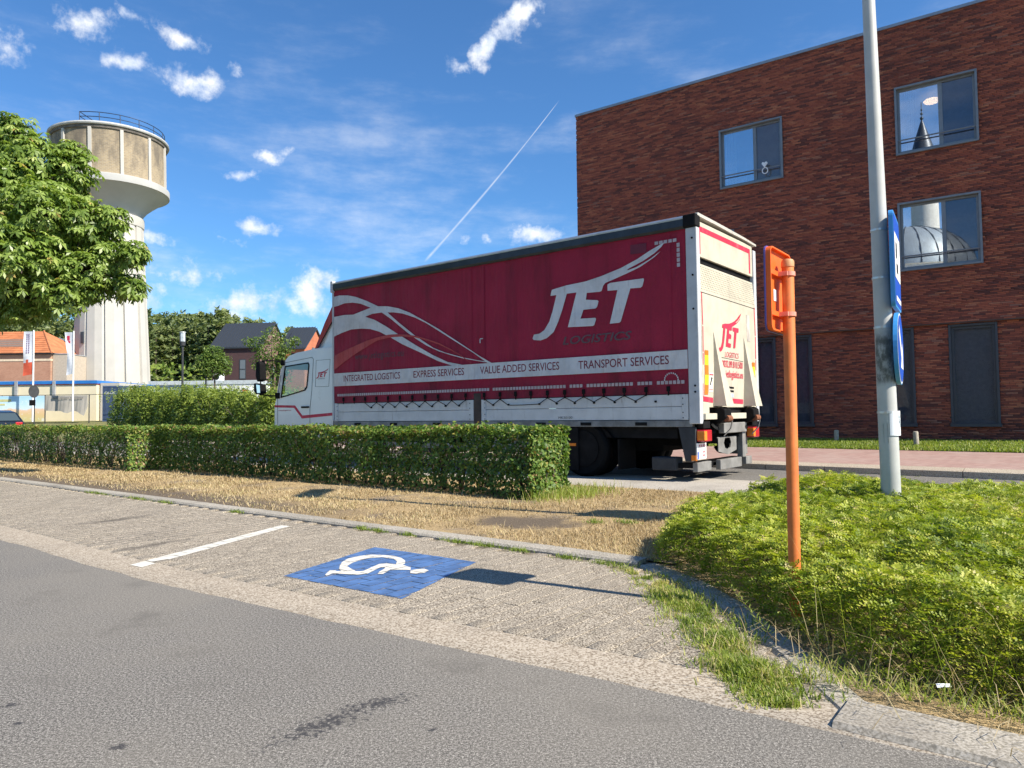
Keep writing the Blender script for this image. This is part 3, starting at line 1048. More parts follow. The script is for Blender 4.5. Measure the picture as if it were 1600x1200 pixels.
for (x0, x1, z0, z1) in GW:
    w = MB()
    y1, y0 = -REC + 0.01, -REC - 0.13
    w.box(x0, x0 + 0.055, y0, y1, z0 + 0.06, z1); w.box(x1 - 0.055, x1, y0, y1, z0 + 0.06, z1)
    w.box(x0 + 0.055, x1 - 0.055, y0, y1, z1 - 0.06, z1)
    w.box(x0 - 0.02, x1 + 0.02, y0, y1 + 0.06, z0 - 0.02, z0 + 0.06)
    o = w.build('tall_window', M['frame_dark'], bld, bevel=0.004, seg=1)
    f_ = MB()
    f_.box(x0 + 0.055, x0 + 0.11, y0 + 0.02, y0 + 0.07, z0 + 0.06, z1 - 0.06); f_.box(x1 - 0.11, x1 - 0.055, y0 + 0.02, y0 + 0.07, z0 + 0.06, z1 - 0.06)
    f_.box(x0 + 0.11, x1 - 0.11, y0 + 0.02, y0 + 0.07, z0 + 0.06, z0 + 0.12); f_.box(x0 + 0.11, x1 - 0.11, y0 + 0.02, y0 + 0.07, z1 - 0.12, z1 - 0.06)
    f_.build('frame', M['frame_dark'], o, bevel=0.004, seg=1)
    MB().box(x0 + 0.11, x1 - 0.11, y0 + 0.04, y0 + 0.046, z0 + 0.12, z1 - 0.12).build('pane', M['pane_ground'], o)
    MB().box(x0 + 0.1, x1 - 0.1, y0 - 0.03, y0 - 0.02, z0 + 0.06, z1 - 0.06).build('blind', M['screen'], o)

# ================================================================== TRUCK
def mat_curtain():
    t = NT('wine_red_tarpaulin')
    o = t.obj()
    n = t.noise(1.2, 6, 0.6, o)
    v = t.noise(1.0, 5, 0.6, o, (2.5, 1.0, 0.35))
    c = t.ramp(n, [(0.25, (0.31, 0.014, 0.042)), (0.55, (0.42, 0.018, 0.058)), (0.8, (0.50, 0.027, 0.075))])
    c = t.mix(t.smooth(v, 0.48, 0.75, 0, 0.6), c, (0.10, 0.010, 0.020))
    w = t.N('ShaderNodeTexWave', {'Vector': o, 'Scale': 26.0, 'Distortion': 6.0, 'Detail': 2.0}, wave_type='BANDS', bands_direction='Z')
    c = t.mix(t.math('MULTIPLY', w.outputs['Fac'], 0.16), c, (0.16, 0.010, 0.034))
    z = t.N('ShaderNodeSeparateXYZ', {0: o}).outputs[2]
    grime = t.math('MULTIPLY', t.smooth(z, 1.75, 1.30), t.smooth(t.noise(2.2, 6, 0.65, o), 0.35, 0.65, 0.25, 1.0))
    c = t.mix(t.math('MULTIPLY', grime, 0.62), c, (0.055, 0.018, 0.024))
    t.set(color=c, rough=0.5, spec=0.35)
    t.bump(t.math('ADD', t.math('ADD', t.noise(1.3, 3, 0.5, o, (2.4, 1, 0.35)), t.math('MULTIPLY', t.noise(1.0, 4, 0.5, o, (1.0, 1, 1.6)), 0.7)), t.math('MULTIPLY', w.outputs['Fac'], 0.07)), 0.9, 0.09)
    return t.m


def mat_print(name, col, dirt=(0.33, 0.27, 0.27)):
    t = NT(name)
    o = t.obj()
    c = t.mix(t.smooth(t.noise(1.6, 6, 0.65, o), 0.36, 0.70, 0, 0.7), col, [k * 0.66 for k in col])
    c = t.mix(t.smooth(t.noise(5, 6, 0.7, o, (2.2, 1, 0.4)), 0.53, 0.75, 0, 0.6), c, dirt)
    t.set(color=c, rough=0.55, spec=0.3)
    t.bump(t.math('ADD', t.noise(1.3, 3, 0.5, o, (2.4, 1, 0.35)), t.math('MULTIPLY', t.noise(1.0, 4, 0.5, o, (1.0, 1, 1.6)), 0.7)), 0.9, 0.09)
    return t.m


def mat_metal_white(name, col, streak=0.6):
    """painted or bare sheet with dirt runs and rust"""
    t = NT(name)
    o = t.obj()
    c = t.mix(t.smooth(t.noise(3, 6, 0.6, o), 0.3, 0.75, 0, 0.6), col, [k * 0.70 for k in col])
    c = t.mix(t.smooth(t.noise(4, 7, 0.7, o, (3.0, 3.0, 0.5)), 0.55, 0.75, 0, streak), c, (0.17, 0.15, 0.13))
    c = t.mix(t.smooth(t.noise(13, 6, 0.7, o), 0.66, 0.74, 0, streak), c, (0.13, 0.07, 0.04))
    t.set(color=c, rough=0.5, spec=0.4)
    t.bump(t.noise(5, 4, 0.6, o), 0.15, 0.02)
    return t.m


M['tarp'] = mat_curtain()
M['print_white'] = mat_print('white_print', (0.66, 0.66, 0.67))
M['print_salmon'] = mat_print('salmon_print', (0.50, 0.075, 0.075), (0.2, 0.03, 0.04))
M['print_wine'] = mat_print('wine_print', (0.20, 0.012, 0.035), (0.12, 0.02, 0.03))
M['print_grey'] = mat_print('worn_grey_print', (0.13, 0.075, 0.09), (0.2, 0.02, 0.04))
M['print_red'] = mat_print('red_print', (0.58, 0.035, 0.075), (0.5, 0.2, 0.2))
M['truck_white'] = plain('cab_white_paint', (0.74, 0.75, 0.76), 0.25, 0, 0.03, 2.0, dirt=((0.5, 0.49, 0.46), 0.35))
M['truck_white'].node_tree.nodes['Principled BSDF'].inputs['Coat Weight'].default_value = 0.5
M['board'] = mat_metal_white('drop_side_boards', (0.60, 0.62, 0.63))
M['post'] = mat_metal_white('body_post_paint', (0.52, 0.54, 0.56), 0.45)
M['lift'] = mat_metal_white('tail_lift_cream_paint', (0.53, 0.485, 0.385), 0.35)
M['rail'] = plain('dark_top_rail', (0.030, 0.037, 0.046), 0.4, 0.3, 0.2)
M['rail_top'] = plain('aluminium_edge', (0.42, 0.44, 0.46), 0.35, 0.8, 0.15)
M['black'] = plain('black_rubber', (0.006, 0.006, 0.0065), 0.7, 0, 0.3, 8, 0.2)
M['chassis'] = plain('black_chassis', (0.010, 0.010, 0.011), 0.7, 0.1, 0.35, 6, dirt=((0.03, 0.026, 0.022), 0.6))
M['grey_steel'] = plain('worn_grey_steel', (0.27, 0.265, 0.25), 0.55, 0.4, 0.2, 5, dirt=((0.15, 0.11, 0.08), 0.6))
M['dark_grey'] = plain('dark_grey_panel', (0.05, 0.053, 0.058), 0.6, 0.1, 0.15)
M['rust'] = plain('rusty_steel', (0.20, 0.075, 0.035), 0.85, 0.2, 0.35, 20)
M['cab_glass'] = glassmat('cab_glass', (0.72, 0.80, 0.78), 0.10)
M['lamp_red'] = plain('red_lamp_lens', (0.42, 0.02, 0.03), 0.2, 0, 0.1)
M['lamp_amber'] = plain('amber_lamp_lens', (0.75, 0.22, 0.03), 0.25, 0, 0.1)
M['marker_yellow'] = plain('yellow_reflective_film', (0.85, 0.55, 0.03), 0.4, 0, 0.05)
M['marker_orange'] = plain('orange_reflective_film', (0.90, 0.17, 0.02), 0.4, 0, 0.05)
M['plate_white'] = plain('plate_white', (0.75, 0.74, 0.70), 0.4, 0, 0.05)
M['plate_blue'] = plain('plate_blue', (0.03, 0.09, 0.40), 0.4, 0, 0.05)
for _k in ('black', 'chassis', 'dark_grey'):
    M[_k].node_tree.nodes['Principled BSDF'].inputs['Specular IOR Level'].default_value = 0.12
M['mirror_glass'] = NT('mirror_glass').set(color=(0.7, 0.75, 0.8), metal=1.0, rough=0.03).m
M['seat'] = plain('cab_interior', (0.03, 0.03, 0.033), 0.85)

TA = 0.9042
truck = thing('delivery_truck', 'wine red curtain-sided delivery truck with white cab and folded tail lift, parked behind the hedge', 'truck', (2.647, 10.68, 0), PI / 2 + TA)
BL_, BWd = 8.28, 2.42
ZT, ZC = 3.955, 1.31                     # roof edge, lower edge of the curtain


def SIDE(y):
    return lambda s, z: (s, y, z)


def poly_side(name, pts, mat, y, parent):
    m = MB()
    P = [(p[0], y, p[1]) for p in pts]
    tr = tessellate_polygon([[Vector(p) for p in P]])
    m.add(P, [tuple(t) for t in tr])
    return m.build(name, mat, parent)


# --- curtain: slightly quilted between the poles
def ripple(s, z):
    return 0.010 * np.sin(s * 2 * PI / 0.69) * np.clip((z - 1.3) / 1.2, 0, 1) * np.clip((3.9 - z) / 1.2, 0, 1) * 0.25


ns, nz = 97, 24
S, Zz = np.meshgrid(np.linspace(0.06, BL_, ns), np.linspace(ZC, 3.80, nz), indexing='ij')
Yy = ripple(S, Zz) + 0.006 * np.exp(-((Zz - ZC) / 0.06) ** 2) * np.sin(S * 18)
V = np.stack([S, Yy, Zz], -1).reshape(-1, 3)
i = np.arange((ns - 1) * nz).reshape(ns - 1, nz)[:, :-1].ravel()
F = np.stack([i, i + 1, i + nz + 1, i + nz], 1)
curtain = np_mesh('curtain', V, F, M['tarp'], truck, smooth=True)
far_c = MB().box(0.06, BL_, -BWd + 0.004, -BWd + 0.02, ZC, 3.80).build('curtain', M['tarp'], truck)
MB().box(0.06, BL_ - 0.02, -BWd + 0.05, -0.03, ZT - 0.05, ZT - 0.01).build('roof', M['truck_white'], truck)
fl = MB().box(0.05, BL_, -BWd + 0.03, -0.03, 0.93, 1.05).build('load_floor', M['dark_grey'], truck)
MB().box(BL_ - 0.05, BL_, -BWd + 0.02, -0.02, 1.05, ZT - 0.06).build('headboard', M['truck_white'], truck)
# curtain graphics
JE = [(2.48,3.12),(2.19,3.16),(1.81,3.18),(1.51,3.23),(1.16,3.31),(0.87,3.41),(0.65,3.51),(0.49,3.57),(0.39,3.61),(0.45,3.54),(0.57,3.46),(0.76,3.37),(1.03,3.28),(1.04,3.26),(0.88,3.29),(0.65,3.38),(0.46,3.48),(0.57,3.40),(0.82,3.28),(1.02,3.22),(1.28,3.15),(1.44,3.11),(1.48,3.07),(1.51,2.99),(1.55,2.98),(1.79,2.99),(1.81,2.88),(1.59,2.85),(1.57,2.83),(1.60,2.74),(1.63,2.72),(1.86,2.72),(1.92,2.58),(1.64,2.57),(1.62,2.55),(1.66,2.45),(1.69,2.44),(2.17,2.46),(1.99,3.02),(2.18,3.02),(2.28,2.75),(2.36,2.57),(2.46,2.40),(2.60,2.31),(2.73,2.28),(2.88,2.30),(2.90,2.33),(2.87,2.39),(2.75,2.40),(2.65,2.45),(2.54,2.59),(2.47,2.77),(2.39,3.02),(2.51,3.02),(2.50,3.07)]
TT = [(1.40,3.08),(1.35,3.10),(0.76,3.10),(0.75,3.08),(0.78,2.98),(0.81,2.96),(0.99,2.97),(1.17,2.47),(1.20,2.45),(1.37,2.45),(1.22,2.97),(1.40,2.98)]
SA = [(8.27,3.63),(8.08,3.64),(7.80,3.61),(7.54,3.55),(7.20,3.43),(6.84,3.28),(6.55,3.12),(6.24,2.90),(5.81,2.62),(5.58,2.49),(5.27,2.32),(4.96,2.21),(4.54,2.10),(4.20,2.03),(3.97,1.99),(3.86,1.96),(4.00,1.98),(4.49,2.07),(4.84,2.16),(5.14,2.25),(5.46,2.38),(5.78,2.55),(5.98,2.67),(6.24,2.84),(6.45,2.98),(6.73,3.14),(7.09,3.28),(7.39,3.39),(7.65,3.44),(7.92,3.45),(8.12,3.42),(8.27,3.41)]
SB = [(8.27,3.19),(7.92,3.20),(7.63,3.18),(7.39,3.22),(7.09,3.27),(6.84,3.28),(6.55,3.25),(6.24,3.18),(5.91,3.06),(5.52,2.87),(5.14,2.68),(4.84,2.51),(4.48,2.31),(4.11,2.10),(3.81,1.95),(3.92,1.96),(4.25,2.16),(4.69,2.40),(5.08,2.61),(5.45,2.81),(5.77,2.95),(6.11,3.06),(6.38,3.11),(6.73,3.14),(7.02,3.14),(7.24,3.10),(6.95,3.01),(6.63,2.86),(6.25,2.66),(5.78,2.42),(5.30,2.19),(4.90,2.03),(4.52,1.955),(4.78,1.955),(5.15,2.06),(5.59,2.24),(6.11,2.44),(6.45,2.60),(6.80,2.75),(7.09,2.83),(7.35,2.86),(7.69,2.87),(8.00,2.82),(8.27,2.76)]
SD = [(8.27,2.34),(7.93,2.43),(7.54,2.52),(7.17,2.60),(6.80,2.65),(6.52,2.67),(6.25,2.66),(5.98,2.63),(5.71,2.58),(5.39,2.49),(5.08,2.39),(4.78,2.25),(4.51,2.11),(4.28,1.96),(4.34,1.99),(4.57,2.13),(4.84,2.26),(5.14,2.38),(5.46,2.48),(5.78,2.56),(6.11,2.60),(6.38,2.61),(6.59,2.60),(6.88,2.57),(7.24,2.45),(7.58,2.33),(7.89,2.20),(8.17,2.07),(8.27,2.03)]
poly_side('white_swoosh', SA, M['print_white'], 0.0090, curtain)
poly_side('white_swoosh', SB, M['print_white'], 0.0105, curtain)
poly_side('salmon_swoosh', SD, M['print_salmon'], 0.0120, curtain)
poly_side('white_band', [(0.06, 1.675), (BL_, 1.675), (BL_, 1.955), (0.06, 1.955)], M['print_white'], 0.0135, curtain)
poly_side('logo_letters', JE, M['print_white'], 0.0090, curtain)
poly_side('logo_letter', TT, M['print_white'], 0.0105, curtain)
rev = lambda y: (lambda a, z: (-a, y, z))
for txt, s0, s1, z0, z1 in (('INTEGRATED LOGISTICS', 7.94, 6.19, 1.765, 1.90), ('EXPRESS SERVICES', 5.81, 4.48, 1.765, 1.90), ('VALUE ADDED SERVICES', 4.09, 2.35, 1.765, 1.90), ('TRANSPORT SERVICES', 1.97, 0.36, 1.755, 1.89)):
    lettering(txt, 'lettering', M['print_wine'], curtain, rev(0.0155), -s0, -s1, z0, z1, 0.0, 0.006)
lettering('www.jetlogistics.eu', 'lettering', M['print_grey'], curtain, rev(0.009), -7.58, -6.10, 2.17, 2.35)
lettering('LOGISTICS', 'lettering', M['print_grey'], curtain, rev(0.009), -2.28, -0.98, 2.17, 2.31, 0.25, 0.02)
# reflective squares along the lower edge, corner marks
tp = MB()
s = 0.12
k = 0
while s < 8.16:
    if random.random() > 0.04:
        tp.add([(s, 0.0095, 1.455), (s + 0.052, 0.0095, 1.455), (s + 0.052, 0.0095, 1.507), (s, 0.0095, 1.507)], [(0, 1, 2, 3)])
    s += 0.066
for q in range(5):
    tp.add([(0.20 + q * 0.075, 0.0095, 3.585), (0.26 + q * 0.075, 0.0095, 3.585), (0.26 + q * 0.075, 0.0095, 3.635), (0.20 + q * 0.075, 0.0095, 3.635)], [(0, 1, 2, 3)])
    tp.add([(0.15, 0.0095, 3.50 - q * 0.075), (0.20, 0.0095, 3.50 - q * 0.075), (0.20, 0.0095, 3.56 - q * 0.075), (0.15, 0.0095, 3.56 - q * 0.075)], [(0, 1, 2, 3)])
tp.build('reflective_tape', mat_print('reflective_tape', (0.50, 0.42, 0.44), (0.25, 0.08, 0.1)), curtain)['kind'] = 'stuff'
em = MB()
for q in range(11):
    a0 = PI * q / 10
    em.add([(0.33 + 0.11 * math.cos(a0) + dx, 0.0095, 1.52 + 0.10 * math.sin(a0) + dz) for dx, dz in ((-.009, -.012), (.009, -.012), (.009, .012), (-.009, .012))], [(0, 1, 2, 3)])
em.build('round_emblem', M['print_white'], curtain)['kind'] = 'stuff'
poly_side('dark_patch', [(0.98, 3.50), (0.70, 3.49), (0.70, 3.64), (0.98, 3.65)], plain('dark_tarp_patch', (0.14, 0.008, 0.026), 0.6), 0.0078, curtain)
for (q, z0, z1, w_) in ((4.28, 1.96, 3.80, 0.10), (3.98, 2.0, 3.78, 0.05), (0.30, 1.96, 3.8, .04)):
    poly_side('curtain_seam', [(q, z0), (q + w_, z0), (q + w_, z1), (q, z1)], M['tarp'], 0.0068, curtain)
tr_ = MB()
tr_.box(4.08, 4.10, 0.006, 0.009, 2.33, 2.40); tr_.box(4.02, 4.09, 0.006, 0.009, 2.40, 2.415)
tr_.build('tear_mark', M['print_white'], curtain)

# --- top rail, posts, boards, floor edge
rl = MB().prism([(0.02, 3.755), (0.045, 3.79), (0.045, 3.90), (-0.02, 3.94), (-0.08, 3.94), (-0.08, 3.755)], lambda y, z, d: (d, y, z), 0.0, BL_ + 0.01).build('top_rail', M['rail'], truck)
MB().prism([(0.048, 3.895), (0.052, 3.915), (-0.02, ZT + 0.005), (-0.10, ZT + 0.012), (-0.10, ZT - 0.01), (-0.02, 3.942)], lambda y, z, d: (d, y, z), -0.03, BL_ + 0.02).build('roof_edge', M['rail_top'], truck)
MB().box(0, BL_, -BWd - 0.04, -BWd + 0.08, 3.755, 3.94).build('top_rail', M['rail'], truck)
MB().box(BL_ - 0.02, BL_ + 0.07, -0.10, 0.055, 3.72, ZT + 0.02).build('corner_cap', M['post'], truck, bevel=0.02)
MB().box(BL_, BL_ + 0.055, -0.13, 0.012, 0.93, 3.72).build('front_post', M['post'], truck, bevel=0.008)
MB().box(BL_, BL_ + 0.055, -BWd, -BWd + 0.13, 0.93, 3.9).build('front_post', M['post'], truck)
rp = MB().box(-0.12, 0.055, -0.10, 0.016, 0.86, 3.76).build('rear_post', M['post'], truck, bevel=0.012)
MB().box(-0.12, 0.055, -BWd - 0.016, -BWd + 0.10, 0.86, 3.80).build('rear_post', M['post'], truck, bevel=0.012)
hd = MB()
hd.box(-0.13, 0.08, -0.115, 0.058, 3.762, ZT + 0.0)
hd.build('rear_corner_casting', M['chassis'], truck, bevel=0.02)
bl = MB()
for z in (1.33, 1.42, 2.55, 3.05, 3.6, 3.82):
    bl.cyl((-0.05, 0.015, z), (-0.05, 0.024, z), 0.016, n=8)
bl.build('bolts', M['chassis'], rp)['kind'] = 'stuff'
for (a, b) in ((0.07, 4.08), (4.27, BL_ - 0.02)):
    bd = MB()
    for (z0, z1) in ((0.92, 1.115), (1.121, 1.30)):
        bd.box(a, b, -0.045, -0.012, z0, z1)
    o = bd.build('drop_side', M['board'], truck, bevel=0.004, seg=1)
    fr = MB()
    for x in (a + 0.0, b - 0.10):
        MB().box(x, x + 0.10, -0.012, 0.004, 0.92, 1.30).build('end_plate', M['board'], o, bevel=0.003, seg=1)
    bo = MB()
    for x in (a + 0.085, b - 0.085):
        for z in (0.95, 1.03, 1.15, 1.24):
            bo.cyl((x, 0.004, z), (x, 0.010, z), 0.009, n=6)
    bo.build('rivets', M['chassis'], o)['kind'] = 'stuff'
    MB().box(a, b, -BWd + 0.01, -BWd + 0.045, 0.92, 1.30).build('drop_side', M['board'], truck)
MB().box(4.09, 4.26, -0.07, 0.006, 0.86, 1.42).build('middle_post', plain('rusty_dark_post', (0.055, 0.038, 0.033), 0.7, 0.1, 0.3), truck, bevel=0.006)
rim = MB().box(0.02, BL_, -0.10, 0.004, 0.815, 0.912).build('floor_rim', plain('grimy_floor_rim', (0.20, 0.205, 0.205), 0.6, 0.2, 0.3, 5, dirt=((0.06, 0.05, 0.045), 0.8)), truck, bevel=0.006)
MB().box(0.02, BL_, -BWd, -BWd + 0.10, 0.815, 0.912).build('floor_rim', M['chassis'], truck)
sh = MB()
for x in (0.85, 1.85, 2.75, 3.6, 5.2, 6.4, 7.5):
    sh.box(x - 0.10, x + 0.10, 0.004, 0.012, 0.835, 0.885)
sh.build('lashing_points', M['chassis'], rim)['kind'] = 'stuff'
lab = lettering('MK50100', 'lettering', M['chassis'], truck, rev(-0.0105), -2.40, -2.12, 0.945, 0.985, 0.1)
# tarp buckles and zigzag cord
for x in (0.38, 0.75, 1.13, 1.50, 1.88, 2.25, 2.6, 2.95, 3.28, 3.63, 4.0, 4.45, 4.8, 5.15, 5.5, 5.85, 6.2, 6.55, 6.9, 7.25, 7.6, 7.95):
    MB().box(x - 0.028, x + 0.028, 0.010, 0.026, 1.345, 1.425).box(x - 0.012, x + 0.012, 0.010, 0.020, 1.285, 1.345).build('buckle', M['chassis'], truck, bevel=0.004, seg=1)
cd = MB()
pts = []
xs = [0.75, 1.13, 1.50, 1.88, 2.25, 2.6]
for a, b in zip(xs[:-1], xs[1:]):
    pts += [(a, 0.016, 1.30), ((a + b) / 2, 0.012, 1.215)]
pts += [(2.6, 0.016, 1.30), (2.78, 0.012, 1.20), (3.15, 0.01, 1.19), (3.45, 0.012, 1.19), (3.63, 0.016, 1.30), (3.80, 0.012, 1.20), (3.98, 0.016, 1.30)]
cd.tube(pts, 0.007, 5)
pts = [(4.45, 0.016, 1.30)]
xs = [4.45, 4.8, 5.15, 5.5, 5.85, 6.2, 6.55, 6.9, 7.25]
for a, b in zip(xs[:-1], xs[1:]):
    pts += [((a + b) / 2 + random.uniform(-.04, .04), 0.012, 1.205 + random.uniform(-.01, .02)), (b, 0.016, 1.30)]
cd.tube(pts, 0.007, 5)
cd.build('lashing_cord', M['black'], truck)
hk = MB()
for x in (0.94, 1.31, 1.69, 2.06, 2.42, 2.78, 3.45, 3.8, 4.62, 4.97, 5.32, 5.67, 6.02, 6.37, 6.72, 7.07, 0.60):
    hk.cyl((x, -0.012, 1.20), (x, 0.018, 1.20), 0.016, n=8)
hk.build('cord_hooks', M['chassis'], truck)['kind'] = 'stuff'

# --- rear: header panel, flap, folded tail lift
RW = lambda x: (lambda w, z: (x, -w, z))


def rear_poly(name, pts, mat, x, parent=truck):
    P = [(x, -p[0], p[1]) for p in pts]
    tr = tessellate_polygon([[Vector(p) for p in P]])
    return MB().add(P, [tuple(t) for t in tr]).build(name, mat, parent)


roofcap = MB().prism([(0.0, ZT - 0.06), (0.03, ZT + 0.02), (0.7, ZT + 0.012), (1.3, ZT + 0.0), (1.9, ZT - 0.015), (2.44, ZT - 0.04), (2.44, ZT - 0.075), (1.9, ZT - 0.055), (1.3, ZT - 0.05), (0.7, ZT - 0.035), (0.05, ZT - 0.03)], lambda w, z, d: (d, -w, z), -0.13, 0.10).build('roof_cap', mat_metal_white('grimy_roof_cap', (0.50, 0.47, 0.42), 0.8), truck)
flap = MB().box(-0.095, -0.05, -2.32, -0.10, 3.34, 3.87).build('upper_flap', M['lift'], truck, bevel=0.006)
rear_poly('red_border', [(0.14, 3.80), (2.22, 3.80), (2.22, 3.72), (0.14, 3.72)], M['print_red'], -0.098, flap)
rear_poly('red_border', [(0.14, 3.38), (0.17, 3.38), (0.17, 3.72), (0.14, 3.72)], M['print_red'], -0.098, flap)
rear_poly('red_border', [(2.16, 3.38), (2.22, 3.38), (2.22, 3.72), (2.16, 3.72)], M['print_red'], -0.098, flap)
MB().box(-0.05, -0.01, -2.36, -0.09, 1.0, 3.34).build('rear_opening', M['chassis'], truck)
# platform folded upright, its ramp end bowed
pl = MB()
prof = [(-0.07, 1.10), (-0.10, 1.10), (-0.125, 1.6), (-0.13, 2.3), (-0.12, 2.85), (-0.085, 3.24), (-0.07, 3.24), (-0.07, 2.8)]
pl.prism(prof, lambda x, z, d: (x, -d, z), 0.075, 2.34)
plat = pl.build('lift_platform', M['lift'], truck, bevel=0.006)


def PX(z):
    return float(np.interp(z, [1.10, 1.6, 2.3, 2.85, 3.24], [-0.10, -0.125, -0.13, -0.12, -0.085])) - 0.004


def plat_print(name, pts, mat, extra=0.0):
    P = [(PX(p[1]) - extra, -p[0], p[1]) for p in pts]
    tr = tessellate_polygon([[Vector((p[1], p[2], 0)) for p in P]])
    return MB().add(P, [tuple(t) for t in tr]).build(name, mat, plat)


# grip pattern on the upper end
gp = MB()
for r in range(11):
    z = 2.86 + r * 0.034
    for c in range(40):
        w_ = 0.12 + c * 0.06 + (0.03 if r % 2 else 0)
        if w_ < 2.3:
            gp.box(PX(z) - 0.004, PX(z) + 0.004, -w_ - 0.011, -w_ + 0.011, z - 0.004, z + 0.004)
gp.build('grip_studs', M['lift'], plat)['kind'] = 'stuff'
plat_print('panel_line', [(0.08, 2.80), (2.33, 2.78), (2.33, 2.788), (0.08, 2.808)], M['chassis'])
for (a, b) in ((0.10, 0.125), (2.27, 2.30)):
    for z0, z1 in ((1.25, 1.9), (1.92, 2.3), (2.32, 2.8)):
        plat_print('red_border', [(a, z0), (b, z0), (b, z1), (a, z1)], M['print_red'])
plat_print('red_border', [(0.125, 1.19), (0.48, 1.17), (0.48, 1.245), (0.125, 1.265)], M['print_red'], 0.001)
plat_print('red_border', [(0.99, 1.17), (1.71, 1.155), (1.71, 1.23), (0.99, 1.245)], M['print_red'], 0.001)
# two tapered ribs that hold the lift arms
for a in (0.50, 1.74):
    rb = MB()
    rb.add([(PX(2.24), -a, 2.24), (PX(1.12), -(a + 0.00), 1.12), (PX(1.12), -(a + 0.36), 1.12), (-0.30, -(a + 0.03), 1.12), (-0.30, -(a + 0.33), 1.12), (PX(2.24), -(a + 0.03), 2.24)],
           [(0, 3, 1), (0, 5, 4, 3), (5, 2, 4), (1, 3, 4, 2)])
    rb.build('tapered_rib', M['lift'], plat)
# prints on the platform
J2 = lambda l: [(0.69 + (2.90 - p[0]) / 2.51 * 0.97, 1.96 + (p[1] - 2.28) / 1.33 * 0.68) for p in l]
plat_print('logo_letters', J2(JE), M['print_red'], 0.002)
plat_print('logo_letter', J2(TT), M['print_red'], 0.003)
pfn = lambda e: (lambda w, z: (PX(z) - e, -w, z))
lettering('LOGISTICS', 'lettering', M['print_red'], plat, pfn(0.002), 0.93, 1.50, 1.885, 1.97, 0.15)
plat_print('thin_line', [(0.80, 1.868), (1.70, 1.845), (1.70, 1.851), (0.80, 1.875)], M['chassis'])
lettering('0032.89.810.500', 'lettering', M['print_red'], plat, pfn(0.002), 0.81, 1.67, 1.725, 1.835, 0, 0.008)
lettering('w.jetlogistics.eu', 'lettering', M['print_red'], plat, pfn(0.002), 0.82, 1.68, 1.53, 1.685, 0, 0.008)
plat_print('data_plate', [(1.04, 1.40), (1.30, 1.395), (1.30, 1.425), (1.04, 1.43)], M['chassis'])
plat_print('data_plate', [(1.04, 1.345), (1.30, 1.34), (1.30, 1.37), (1.04, 1.375)], M['chassis'])
plat_print('blue_sticker', [(1.06, 1.265), (1.29, 1.26), (1.29, 1.315), (1.06, 1.32)], plain('blue_sticker', (0.42, 0.48, 0.7), 0.5))
plat_print('grey_patch', [(1.90, 2.20), (2.05, 2.20), (2.03, 2.64), (1.89, 2.64)], plain('worn_patch', (0.42, 0.38, 0.34), 0.7, var=0.3))
for (a, z0) in ((0.16, 1.29), (2.10, 1.20)):
    n_ = 9
    mk = [MB(), MB()]
    for q in range(n_):
        za, zb = z0 + q * 0.073, z0 + (q + 1) * 0.073
        mk[(q // 2) % 2].add([(PX(za) - 0.003, -a, za), (PX(za) - 0.003, -(a + 0.13), za), (PX(zb) - 0.003, -(a + 0.13), zb), (PX(zb) - 0.003, -a, zb)], [(0, 1, 2, 3)])
    mk[0].build('marker_board', M['marker_orange'], plat)
    mk[1].build('marker_board', M['marker_yellow'], plat)
plat_print('warning_sticker', [(0.32, 1.33), (0.47, 1.33), (0.47, 1.62), (0.32, 1.62)], plain('pale_sticker', (0.72, 0.70, 0.62), 0.5))
for k_, (a, b) in enumerate((((0.33, 1.58), (0.46, 1.60)), ((0.33, 1.36), (0.46, 1.37)))):
    plat_print('sticker_print', [(a[0], a[1]), (b[0], a[1]), (b[0], b[1]), (a[0], b[1])], M['print_red'], 0.002)
plat_print('sticker_print', [(0.35, 1.44), (0.38, 1.43), (0.42, 1.52), (0.45, 1.54), (0.40, 1.56), (0.37, 1.50)], M['chassis'], 0.002)
cb = MB().cyl((-0.09, -2.40, 1.0), (-0.09, -2.40, 3.6), 0.010, n=6).build('side_cable', M['chassis'], truck)

